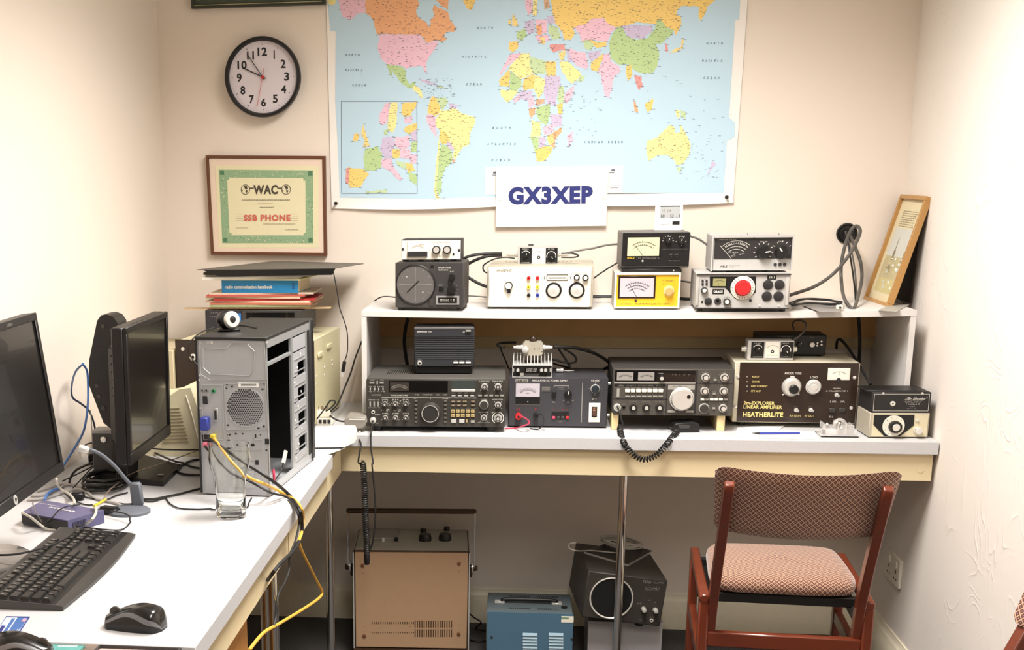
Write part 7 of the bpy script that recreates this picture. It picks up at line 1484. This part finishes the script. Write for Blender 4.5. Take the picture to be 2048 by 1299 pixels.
# ================================================================ cables
def Yp(k, Y, *xy): return [at(k, xy[i], xy[i + 1], Y=Y) for i in range(0, len(xy), 2)]
def Zp(k, Z, *xy): return [at(k, xy[i], xy[i + 1], Z=Z) for i in range(0, len(xy), 2)]
def Xp(k, X, *xy): return [at(k, xy[i], xy[i + 1], X=X) for i in range(0, len(xy), 2)]
# upper shelf
cable('coaxial_cable', 'upper thick black coaxial cable between the round-dial box and the small silver meter', Yp('E', 3.985, 700, 278, 790, 240, 900, 222, 1000, 218, 1090, 215), .0042, M_rope)
cable('coaxial_cable', 'lower thick black coaxial cable rising from the round-dial box to the small silver meter', Yp('E', 4.01, 735, 335, 850, 275, 960, 240, 1090, 232), .0045, M_rope)
cable('coaxial_cable', 'thick black cable sloping down behind the cream fronted tuning unit', Yp('E', 4.02, 735, 412, 800, 455, 880, 500, 960, 530), .0045, M_rope)
cable('thin_lead', 'thin black lead curling down from the small silver meter beside the cream tuning unit', Yp('E', 3.955, 1210, 262, 1120, 252, 1020, 268, 930, 315, 912, 350, 925, 385, 952, 398), .0022, M_rope)
cable('coaxial_cable', 'grey coaxial cable running from the small silver meter to the black power meter', Yp('E', 3.96, 1690, 212, 1800, 190, 1950, 165) + Yp('F', 3.98, 0, 478, 80, 462, 165, 455), .0030, M_gcable)
cable('thin_lead', 'short black looped lead at the right side of the small silver meter on the shelf', Yp('E', 3.955, 1640, 215, 1740, 215, 1800, 235, 1760, 252, 1640, 252), .0022, M_rope)
cable('coaxial_cable', 'grey cable arching from the black power meter to the silver cased power meter', Yp('F', 3.99, 800, 370, 860, 388, 920, 410, 980, 450, 1060, 510), .0030, M_gcable)
cable('thin_lead', 'thin black lead between the cream tuning unit and the yellow meter', Yp('E', 4.06, 1900, 480, 2000, 405, 2048, 375) + Yp('F', 4.06, 60, 690, 160, 630), .0022, M_rope)
zz = SZ + .004
cable('thin_lead', 'thin cable lying on the shelf between the round-dial box and the cream tuning unit', Yp('E', 4.08, 640, 618, 800, 612, 1000, 628), .0020, M_gcable)
cable('thick_cable', 'thick black cable lying along the back of the shelf towards the yellow meter', Yp('E', 4.07, 1880, 616, 2000, 618) + Yp('F', 4.07, 0, 942, 160, 942), .0045, M_rope)
cable('thick_cable', 'thick black cable on the shelf between the yellow meter and the red-knob tuner', Yp('F', 4.14, 700, 958, 800, 965, 900, 965), .0045, M_rope)
cable('thin_lead', 'grey lead between the backs of the yellow meter and the red-knob tuner', Yp('F', 4.10, 740, 798, 800, 805, 880, 818), .0026, M_gcable)
cable('thin_lead', 'thin black lead drooping off the left end of the shelf', Yp('Y', 4.12, 320, 668, 260, 665, 225, 680, 210, 695), .0020, M_rope)
g = MB()
lp = [at('G', x, y, Y=yy) for x, y, yy in ((60, 1003, 3.93), (180, 965, 3.96), (300, 920, 3.98), (420, 845, 4.0), (520, 750, 4.0), (610, 630, 4.0), (670, 520, 4.02), (695, 440, 4.04), (670, 398, 4.06), (625, 420, 4.06), (575, 530, 4.06), (535, 700, 4.05), (530, 850, 4.04), (550, 1000, 3.96), (595, 1085, 3.88), (640, 1108, 3.865), (675, 1010, 3.95), (708, 860, 4.08), (700, 720, 4.10), (655, 590, 4.12), (615, 500, 4.16), (590, 450, 4.19))]
g.tube(lp, .0048, M_gcable if False else P('dark_grey_coax', (84, 80, 76), .45), 10); one('coaxial_cable', 'thick dark grey looped coaxial cable hanging out of the hole in the back wall', 'cable', g, 'cables hanging from the wall hole')
cable('coaxial_cable', 'thinner black cable hanging straight down from the hole in the back wall', [at('G', x, y, Y=yy) for x, y, yy in ((580, 420, 4.19), (580, 500, 4.13), (605, 640, 4.10), (630, 800, 4.09), (648, 950, 4.08), (655, 1045, 4.08))], .0026, M_rope, 'cables hanging from the wall hole')
cable('coaxial_cable', 'second thin grey cable dropping from the wall hole beside the black one', [at('G', x, y, Y=yy) for x, y, yy in ((565, 440, 4.19), (590, 520, 4.14), (625, 640, 4.11), (650, 800, 4.10), (662, 940, 4.09), (664, 1040, 4.09))], .0026, M_gcable, 'cables hanging from the wall hole')
g = MB(); rr = random.Random(4); pts = []
for i in range(7):
    for x, y in ((110, 1085), (170, 1035), (300, 1030), (440, 1040), (525, 1060), (430, 1075), (250, 1065)): p = at('G', x + rr.uniform(-18, 18), y + rr.uniform(-7, 7), Z=SZ + .006 + i * .0016); p.y = min(p.y, 4.17); p.y = max(p.y, 3.83); pts.append(p)
g.tube(pts, .0017, M_rope, 6, 5); one('cable_bundle', 'loose bundle of thin black cable lying on the right end of the shelf', 'cable', g)
ps = [at('G', x, y, Z=SZ + .0006) for x, y in ((190, 1085), (345, 1142), (525, 1142), (525, 1080), (300, 1070))]; t = thing('grey_card', 'grey card under the cable bundle on the right end of the shelf', 'card', tuple(ps[0])); L = Vector(t.location); g = MB(); n = len(ps); g.add([p - L for p in ps] + [p - L + Vector((0, 0, .001)) for p in ps], [tuple(range(n)), tuple(range(n, 2*n))] + [(i, (i+1) % n, n + (i+1) % n, n + i) for i in range(n)], P('mid_grey_card', (140, 136, 132), .6)); g.build('card', t)
a = at('G', 515, 1100, Z=SZ + .008); t = thing('white_plug', 'small white plug connector on the grey card at the end of the cable bundle', 'plug', (a.x, a.y, SZ + .0018)); MB().box(-.008, .008, -.008, .01, 0, .012, M_offw, .002).build('plug_body', t); MB().lathe([(.003, 0), (.003, .003)], M_ink, (0, -.008, .006), (0, -1, 0), 12).build('contact', t)
ps = [at('G', x, y, Z=SZ + .0006) for x, y in ((850, 1128), (1010, 1140), (1120, 1080), (960, 1072))]; t = thing('grey_leaflet', 'small mottled grey leaflet at the right end of the shelf below the leaning picture', 'leaflet', tuple(ps[0])); L = Vector(t.location)
MB().hexa([p - L for p in ps], [p - L + Vector((0, 0, .0008)) for p in ps], P('mottled_grey_print', (168, 164, 154), .5, var=.35, scale=60)).build('sheet', t)
# dark board leaning flat on right wall behind the picture
b1 = at('G', 1275, 122, X=XR - .004); b2 = at('G', 1133, 1080, X=XR - .004); t = thing('dark_board', 'thin dark brown board standing against the right wall behind the leaning picture', 'board', (XR - .0012, b2.y, SZ + .0005))
MB().box(-.005, 0, 0, YW - .005 - b2.y, 0, b1.z - SZ - .01, P('dark_brown_board', (62, 50, 38), .6)).build('board_sheet', t)
# inside the shelf
cable('thick_cable', 'thick black cable hanging behind the slatted loudspeaker in the shelf', Yp('H', 4.06, 445, 165, 420, 280, 412, 400, 425, 520, 440, 600), .0055, M_rope)
cable('thick_cable', 'thick black cable hanging straight down at the right inside of the shelf', Yp('T', 4.10, 262, 118, 270, 200, 272, 300, 268, 400, 262, 470), .0050, M_rope)
cable('coaxial_cable', 'black cable sloping down over the brown fronted amplifier to the black preamplifier box', [at('T', x, y, Y=yy) for x, y, yy in ((112, 330, 4.06), (118, 280, 4.04), (140, 268, 4.02), (180, 310, 3.98), (235, 390, 3.92), (290, 480, 3.86), (345, 575, 3.80))], .0040, M_rope)
cable('thin_lead', 'thin looped lead rising from the small silver meter on the brown fronted amplifier', [at('K', x, y, Y=yy) for x, y, yy in ((640, 165, 4.10), (630, 120, 4.08), (650, 92, 4.05), (700, 88, 4.0), (745, 115, 3.96), (735, 170, 3.93), (690, 220, 3.91), (640, 255, 3.89))], .0024, M_gcable)
yc_ = 3.80
cable('coaxial_cable', 'thick black cable arching from the connector box down behind the power supply', [at('I', x, y, Y=yy) for x, y, yy in ((690, 285, 3.83), (800, 290, 3.84), (950, 305, 3.87), (1100, 345, 3.90), (1220, 405, 3.93), (1290, 460, 3.95), (1290, 500, 3.96), (1235, 528, 3.98))], lambda t: .0048, M_rope)
cable('coaxial_cable', 'black cable curling round from the left side of the cream connector box', [at('I', x, y, Y=yy) for x, y, yy in ((160, 287, 3.83), (95, 280, 3.84), (80, 262, 3.87), (130, 245, 3.92), (280, 240, 3.95))], .0035, M_rope)
cable('thin_lead', 'thin black lead from the cream connector box down to the left of the power supply', [at('I', x, y, Y=yy) for x, y, yy in ((110, 285, 3.86), (130, 350, 3.92), (170, 440, 3.97), (200, 520, 4.0))], .0022, M_rope)
cable('coaxial_cable', 'black looped lead behind the finned amplifier, inner loop', [at('I', x, y, Y=3.93) for x, y in ((740, 310, ), (790, 380), (835, 450), (870, 510))], .0030, M_rope, 'leads behind the finned amplifier')
cable('coaxial_cable', 'black looped lead behind the finned amplifier, outer loop', [at('I', x, y, Y=3.92) for x, y in ((800, 310), (880, 355), (930, 405), (925, 450), (860, 462), (760, 445), (670, 420))], .0030, M_rope, 'leads behind the finned amplifier')
zt = PT + .006
cable('coaxial_cable', 'black lead running back over the power supply lid', [at('I', x, y, Z=zt) for x, y in ((690, 470), (760, 490), (850, 512))], .0026, M_rope)
a = at('I', 720, 545, Z=PT + .006); t = thing('coaxial_adapter', 'small bright metal connector lying on the power supply lid', 'connector', (a.x, a.y, PT)); MB().lathe([(.005, 0), (.005, .012), (.0065, .012), (.0065, .018)], M_silver, (0, 0, .0069), (1, .1, 0), 18).build('connector_body', t)
MB().tube([(.016, 0, .007), (.035, .01, .004), (.05, .02, .004)], .0018, M_silver, 8).build('pin', t)
# power supply leads
RS = at('I', 308, 1033, Y=3.742)
cable('red_lead', 'red lead from the red terminal of the power supply looping down to the bench', [at('I', x, y, Y=yy) for x, y, yy in ((315, 1033, 3.742), (355, 1045, 3.735), (415, 1085, 3.72), (418, 1120, 3.70), (350, 1145, 3.69))] + [at('I', x, y, Z=DZ + .003) for x, y in ((270, 1166), (165, 1170))], .0020, M_rcable)
cable('black_lead', 'thin black lead from the black terminal of the power supply to the bench', [at('I', x, y, Y=yy) for x, y, yy in ((505, 1022, 3.742), (560, 1018, 3.735), (588, 1070, 3.725), (575, 1130, 3.71))] + [at('I', x, y, Z=DZ + .003) for x, y in ((520, 1178), (430, 1168))], .0017, M_rope)
# microphone leads
g = MB(); s = [at('J', x, y, Y=yy) for x, y, yy in ((150, 748, 3.722), (168, 790, 3.705), (185, 850, 3.70), (200, 905, 3.70))]; g.tube(s, .0024, M_rope, 8)
cp_ = [at('J', x, y, Y=yy) for x, y, yy in ((172, 905, 3.69), (180, 985, 3.66), (215, 1075, 3.605), (290, 1165, 3.598), (385, 1205, 3.595), (480, 1170, 3.598), (560, 1095, 3.605), (620, 1020, 3.63), (665, 965, 3.67))]
g.tube(helix(cp_, .0070, 40, 14), .0021, M_rope, 6, 0); e_ = at('J', 690, 930, Y=3.735); g.tube([cp_[-1], (cp_[-1] + e_) / 2 + Vector((0, 0, .004)), e_], .0024, M_rope, 8, 4)
one('coiled_microphone_lead', 'black coiled lead drooping over the bench edge from the warm grey transceiver', 'cable', g)
g = MB(); g.tube([MICEND, at('c', 880, 780, Y=3.60), at('c', 862, 900, Y=3.585), at('c', 842, 1030, Y=3.58), at('c', 870, 1060, Y=3.575), at('Q', 225, 8, Y=3.57)], .0024, M_rope, 8)
cp_ = [at('Q', x, y, Y=yy) for x, y, yy in ((222, 0, 3.57), (232, 80, 3.57), (238, 200, 3.565), (240, 330, 3.56), (246, 450, 3.56), (252, 560, 3.56), (252, 640, 3.56))]
g.tube(helix(cp_, .0076, 44, 14), .0021, M_rope, 6, 0); one('coiled_microphone_lead', 'long black coiled lead hanging from the grey hand microphone down under the bench', 'cable', g)
a, b = at('Q', 252, 630, Y=3.56), at('Q', 254, 712, Y=3.56); t = thing('cable_connector', 'black cylindrical connector joining the two hanging microphone leads', 'connector', tuple(a)); MB().lathe([(.006, 0), (.0085, .006), (.0085, .022), (.007, (b - a).length)], M_black, (0, 0, 0), b - a, 18).build('connector_body', t)
cable('straight_lead', 'straight black lead from the wide transceiver hanging down beside the coiled lead', [at('H', 122, 1112, Y=3.660), at('H', 112, 1150, Y=3.640), at('c', 1025, 600, Y=3.605), at('c', 1020, 720, Y=3.600), at('c', 1030, 880, Y=3.59), at('c', 1055, 1050, Y=3.58), at('Q', 288, 30, Y=3.575), at('Q', 300, 150, Y=3.57), at('Q', 310, 300, Y=3.565), at('Q', 308, 430, Y=3.56), at('Q', 292, 560, Y=3.56), at('Q', 262, 640, Y=3.56)], .0023, M_rope)
t = thing('lead_plug', 'silver plug on the microphone socket of the wide transceiver', 'plug', tuple(at('H', 122, 1110, Y=3.668))); MB().lathe([(.0055, 0), (.0055, .010), (.004, .013)], M_silver, (0, .002, 0), (0, -1, -.15), 18).build('plug_body', t)
t = thing('lead_plug', 'silver plug on the microphone socket of the warm grey transceiver', 'plug', tuple(at('J', 148, 750, Y=3.732))); MB().lathe([(.0055, 0), (.0055, .010), (.004, .013)], M_silver, (0, .002, 0), (0, -1, -.15), 18).build('plug_body', t)
# cables at the book stack
g = MB(); up_ = [at('L', 1178, 150, Y=3.80), at('L', 1196, 240, Y=3.80)] + [at('U', x, y, Y=3.80) for x, y in ((203, -15), (215, 60), (250, 160), (268, 230), (272, 310), (268, 380), (250, 440))]; g.tube(up_, .0016, M_rope, 8); one('usb_cable', 'thin black USB cable hanging from the metal sheet on the books', 'cable', g)
a = up_[-1]; t = thing('usb_plug', 'black USB plug with metal tip at the end of the hanging cable', 'plug', tuple(a)); b = at('U', 230, 552, Y=3.80); d_ = (b - a); MB().bar((0, 0, 0), d_ * .68, .0105, .006, M_black, (0, 1, 0), .0015).build('plug_body', t); MB().bar(d_ * .68, d_, .0075, .0035, M_silver, (0, 1, 0)).build('metal_tip', t)
cable('mains_cable', 'black mains cable running down from the shelf end to the white extension block', [at('U', x, y, Y=yy) for x, y, yy in ((385, 270, 4.12), (360, 330, 4.10), (325, 420, 4.05), (295, 520, 3.98), (250, 630, 3.9), (200, 745, 3.8), (150, 800, 3.74))], .0026, M_rope)
cable('mains_cable', 'short black mains cable from the extension block towards the grey microphone', [at('c', x, y, Y=3.70) for x, y in ((430, 360), (480, 400), (560, 440), (640, 450))], .0026, M_rope)
cable('mains_cable', 'black cable loop behind the extension block below the ivory amplifier', [at('c', x, y, Y=3.74) for x, y in ((240, 420), (360, 260), (440, 150), (510, 170), (440, 260), (370, 300))], .0022, M_rope)
# webcam lead and case leads
cable('webcam_lead', 'thin black lead from the webcam curling down the side of the tower', [at('L', 320, 560, Y=2.93), at('L', 240, 585, Y=2.90), at('L', 165, 640, Y=2.87), at('L', 135, 700, Y=2.86), at('L', 150, 770, Y=2.86), at('L', 200, 830, Y=2.855)], .0016, M_rope)
cable('webcam_lead', 'short thin black lead lying on top of the tower behind the webcam', [at('L', x, y, Z=PCT + .002) for x, y in ((450, 545), (510, 543), (570, 550), (625, 562))], .0016, M_rope)
XO = -.475
cable('case_cable', 'thick black cable from the tower dropping over the side bench edge', [at('M', 236, 790, Y=2.835), at('W', -60, 20, Y=2.80), at('W', 0, 60, Y=2.795)] + [at('W', 60, 100, Y=2.79), at('W', 200, 190, Y=2.785), at('W', 320, 290, Z=DZ + .006)] + Xp('W', XO, 385, 385, 403, 470, 398, 560, 350, 650, 260, 740) + [at('W', 190, 830, X=-.50), at('W', 120, 930, X=-.60)], .0040, M_rope, 'cables from the tower')
cable('case_cable', 'thinner black cable from the tower hanging to the floor by the bench leg', [at('M', 215, 840, Y=2.84)] + [at('W', -90, 130, Y=2.78), at('W', 50, 195, Y=2.775), at('W', 200, 275, Y=2.775), at('W', 310, 308, Z=DZ + .005)] + Xp('W', XO, 372, 400, 384, 480, 360, 590, 325, 680, 318, 780, 290, 860, 245, 950, 232, 1080, 215, 1160), .0025, M_rope, 'cables from the tower')
cable('case_cable', 'yellow network cable from the tower looping far out below the side bench', [at('M', 272, 790, Y=2.83)] + [at('W', -60, 70, Y=2.79), at('W', 50, 170, Y=2.78), at('W', 150, 215, Y=2.78), at('W', 250, 262, Z=DZ + .006), at('W', 345, 315, Z=DZ + .005)] + Xp('W', XO, 395, 370, 412, 440, 403, 530, 385, 595, 410, 670, 455, 760, 500, 850, 532, 915, 515, 960, 400, 1040, 250, 1130, 150, 1190, 60, 1299), .0034, M_ycable, 'cables from the tower')
# left wall cables
cable('network_cable', 'bright blue network cable rising along the left wall behind the monitors', [at('N', x, y, X=xx) for x, y, xx in ((510, 455, -1.09), (538, 500, -1.09), (545, 600, -1.09), (542, 720, -1.085), (520, 860, -1.08), (470, 960, -1.07), (400, 1070, -1.06), (370, 1110, -1.05))], .0030, M_bcable)
cable('power_cable', 'dark blue-black cable looping up the left wall beside the blue cable', [at('N', x, y, X=-1.10) for x, y in ((515, 455), (470, 500), (445, 580), (448, 660), (500, 700), (550, 745), (580, 820), (592, 900), (590, 990))], .0026, P('blue_black_cable', (50, 66, 92), .5))
cable('power_cable', 'thin pale wire hanging beside the dark loop at the left wall', [at('N', x, y, X=-1.095) for x, y in ((560, 740), (566, 820), (570, 900), (572, 980))], .0015, M_wcable)
def dk(nm, lb, r, m, pts, grp='cables spread over the side bench'):
    q = []
    for p in pts: v = at(p[0], p[1], p[2], Z=DZ + .001 + r + (p[3] if len(p) > 3 else 0)); v.x = max(v.x, XL + .012); q.append(v)
    cable(nm, lb, q, r, m, grp)
dk('power_cable', 'black power lead crossing in front of the vented monitor', .0020, M_rope, [('b', 60, 420, .03), ('b', 250, 385, .05), ('b', 500, 372, .06), ('b', 800, 425, .05), ('b', 1100, 462, .03), ('b', 1540, 468, .015)])
dk('power_cable', 'black power lead behind the wedge base of the vented monitor', .0026, M_rope, [('b', 900, 450, .01), ('b', 1060, 530, .004), ('b', 1250, 605, .018), ('b', 1330, 620), ('b', 1450, 668), ('b', 1600, 690)])
dk('power_cable', 'black cable loop sticking out beside the computer tower', .0030, M_rope, [('b', 1600, 575), ('b', 1450, 590), ('b', 1320, 650), ('b', 1270, 710), ('b', 1350, 755), ('b', 1600, 765)])
dk('twisted_lead', 'twisted pair of black leads running from the gooseneck base to the tower', .0026, M_rope, [('b', 870, 1050), ('b', 1000, 1045), ('b', 1150, 1015), ('b', 1300, 985), ('b', 1450, 945), ('b', 1600, 910)])
dk('twisted_lead', 'thin black lead twisted with the pair beside the gooseneck base', .0017, M_rope, [('b', 870, 1070), ('b', 980, 1075), ('b', 1120, 1040), ('b', 1180, 1100), ('b', 1290, 1155), ('b', 1500, 1168), ('b', 1653, 1162), ('M', 280, 1232), ('M', 460, 1225), ('M', 490, 1185), ('M', 505, 1160)])
dk('mouse_lead', 'thin black lead curling from under the gooseneck base onto the keyboard', .0016, M_rope, [('b', 480, 1190, .012), ('b', 620, 1210, .014), ('b', 700, 1250, .012), ('b', 705, 1299, .004), ('O', 770, 545), ('O', 720, 588, .0), ('O', 600, 585, .022), ('O', 450, 565, .022)])
dk('keyboard_lead', 'black lead lying across the keyboard towards the left monitor', .0020, M_rope, [('O', 445, 568, .026), ('O', 440, 600, .026), ('O', 370, 650, .026), ('O', 240, 700, .026), ('O', 100, 732, .024), ('O', 0, 738, .02)])
dk('network_cable', 'off white network cable curving in front of the violet network switch', .0028, M_wcable, [('a', 290, 1070, .028), ('a', 400, 1130, .030), ('a', 500, 1210, .012), ('a', 620, 1285), ('a', 800, 1290), ('a', 960, 1270), ('a', 1100, 1225, .004), ('a', 1200, 1150, .030), ('a', 1250, 1050, .032), ('a', 1220, 960, .034)])
dk('network_cable', 'short yellow end of a network cable behind the violet switch', .0030, M_yplug, [('a', 1225, 985, .036), ('a', 1300, 940, .030), ('a', 1370, 900, .022)])
dk('thin_lead', 'thin brownish lead slanting from the yellow end up to the wedge base', .0013, P('brown_grey_wire', (120, 104, 88), .5), [('a', 1340, 900, .02), ('a', 1400, 800, .02), ('a', 1559, 660, .02), ('b', 730, 745, .03), ('b', 1000, 655, .03), ('b', 1500, 480, .02)])
dk('network_cable', 'off white cable bent over behind the violet switch', .0030, M_wcable, [('a', 735, 630, .05), ('a', 745, 700, .03), ('a', 800, 770, .01), ('a', 900, 830, .008), ('a', 960, 900, .03), ('a', 965, 960, .032)])
dk('network_cable', 'bright blue cable bend entering the back of the violet switch', .0036, M_bcable, [('a', 580, 915, .022), ('a', 600, 850, .012), ('a', 680, 780, .006), ('a', 770, 755)])
dk('network_cable', 'grey cable lying behind the left monitor', .0030, P('light_grey_cable', (168, 162, 156), .5), [('a', 350, 905), ('a', 550, 890), ('a', 700, 850), ('a', 850, 800), ('a', 1000, 760), ('a', 1130, 800), ('a', 1230, 880), ('a', 1400, 920), ('a', 1559, 960)])
dk('network_cable', 'second grey cable lying behind the left monitor', .0030, P('light_grey_cable', (168, 162, 156), .5), [('a', 400, 850), ('a', 560, 840), ('a', 720, 780), ('a', 860, 710), ('a', 1000, 720), ('a', 1100, 770)])
dk('network_cable', 'third grey cable running along the left wall foot', .0030, P('light_grey_cable', (168, 162, 156), .5), [('a', 480, 790), ('a', 650, 745), ('a', 800, 700), ('a', 900, 700)])
dk('thin_lead', 'thin black wire crossing the violet network switch', .0014, M_rope, [('a', 600, 1210, .010), ('a', 680, 1130, .030), ('a', 760, 1040, .032), ('a', 880, 985, .032), ('a', 1040, 965, .032)])
dk('thin_lead', 'thin grey wire over the left corner of the violet network switch', .0014, M_gcable, [('a', 425, 940, .034), ('a', 440, 1010, .034), ('a', 480, 1090, .030), ('a', 540, 1190, .014)])
dk('power_cable', 'brown-black cable sagging along the left wall behind the gooseneck', .0030, M_rope, [('a', 900, 690), ('a', 920, 610, .02), ('a', 1000, 510, .03), ('a', 1200, 420, .03)])
dk('power_cable', 'thin dark wire rising from the cable heap to the adapters', .0016, M_rope, [('a', 810, 660, .0), ('a', 1000, 570, .02), ('a', 1180, 480, .03), ('a', 1300, 430, .03)])
dk('power_cable', 'thin dark wire curving from the heap past the coil', .0016, M_rope, [('a', 930, 770), ('a', 1050, 640, .02), ('a', 1180, 500, .03), ('a', 1250, 450, .03)])
dk('power_cable', 'dark wire sweeping from the blue cable end to the gooseneck base', .0018, M_rope, [('a', 790, 700), ('a', 860, 820), ('a', 980, 920), ('a', 1150, 970), ('a', 1300, 940), ('a', 1500, 850), ('b', 560, 1000), ('b', 680, 970)])
dk('power_cable', 'thin black wire running from the switch towards the gooseneck base', .0016, M_rope, [('b', 130, 1010), ('b', 300, 1050), ('b', 480, 1075), ('b', 640, 1105), ('b', 740, 1100)])
dk('power_cable', 'upright black wire between the wedge base and the coil', .0020, M_rope, [('b', 225, 850), ('b', 250, 760, .01), ('b', 300, 680, .02), ('b', 340, 620, .03)])
dk('power_cable', 'second upright black wire between the wedge base and the coil', .0020, M_rope, [('b', 350, 770), ('b', 360, 690, .01), ('b', 395, 640, .02)])
g = MB(); pts = []; rr = random.Random(9); ce = at('b', 430, 880, Z=DZ + .005)
for i in range(6 * 20 + 1): a = 2 * PI * i / 20; r_ = 1 + rr.uniform(-.05, .05) * 1 + .12 * math.sin(i * .11); pts.append(Vector((ce.x + .046 * r_ * math.cos(a), ce.y + .070 * r_ * math.sin(a), DZ + .005 + .0042 * (i / 20) + .001 * math.sin(a * 3))))
g.tube(pts, .0034, M_rope, 7, 3); one('coiled_power_cable', 'thick coil of black power cable beside the gooseneck microphone base', 'cable', g)
# floor leads
cable('floor_cable', 'black cable on the floor between the tan instrument and the steel blue box', [at('Q', 935, 1030, Y=4.02), at('Q', 985, 1075, Y=4.0), at('Q', 1035, 1110, Y=3.98), at('Q', 1000, 1150, Z=.004), at('Q', 1050, 1165, Z=.004), at('Q', 1080, 1150, Z=.004)], .0026, M_rope)
cable('floor_cable', 'second black cable lying on the carpet behind the steel blue box', [at('Q', x, y, Z=.004) for x, y in ((935, 1215), (980, 1235), (1040, 1240), (1090, 1225))], .0026, M_rope)
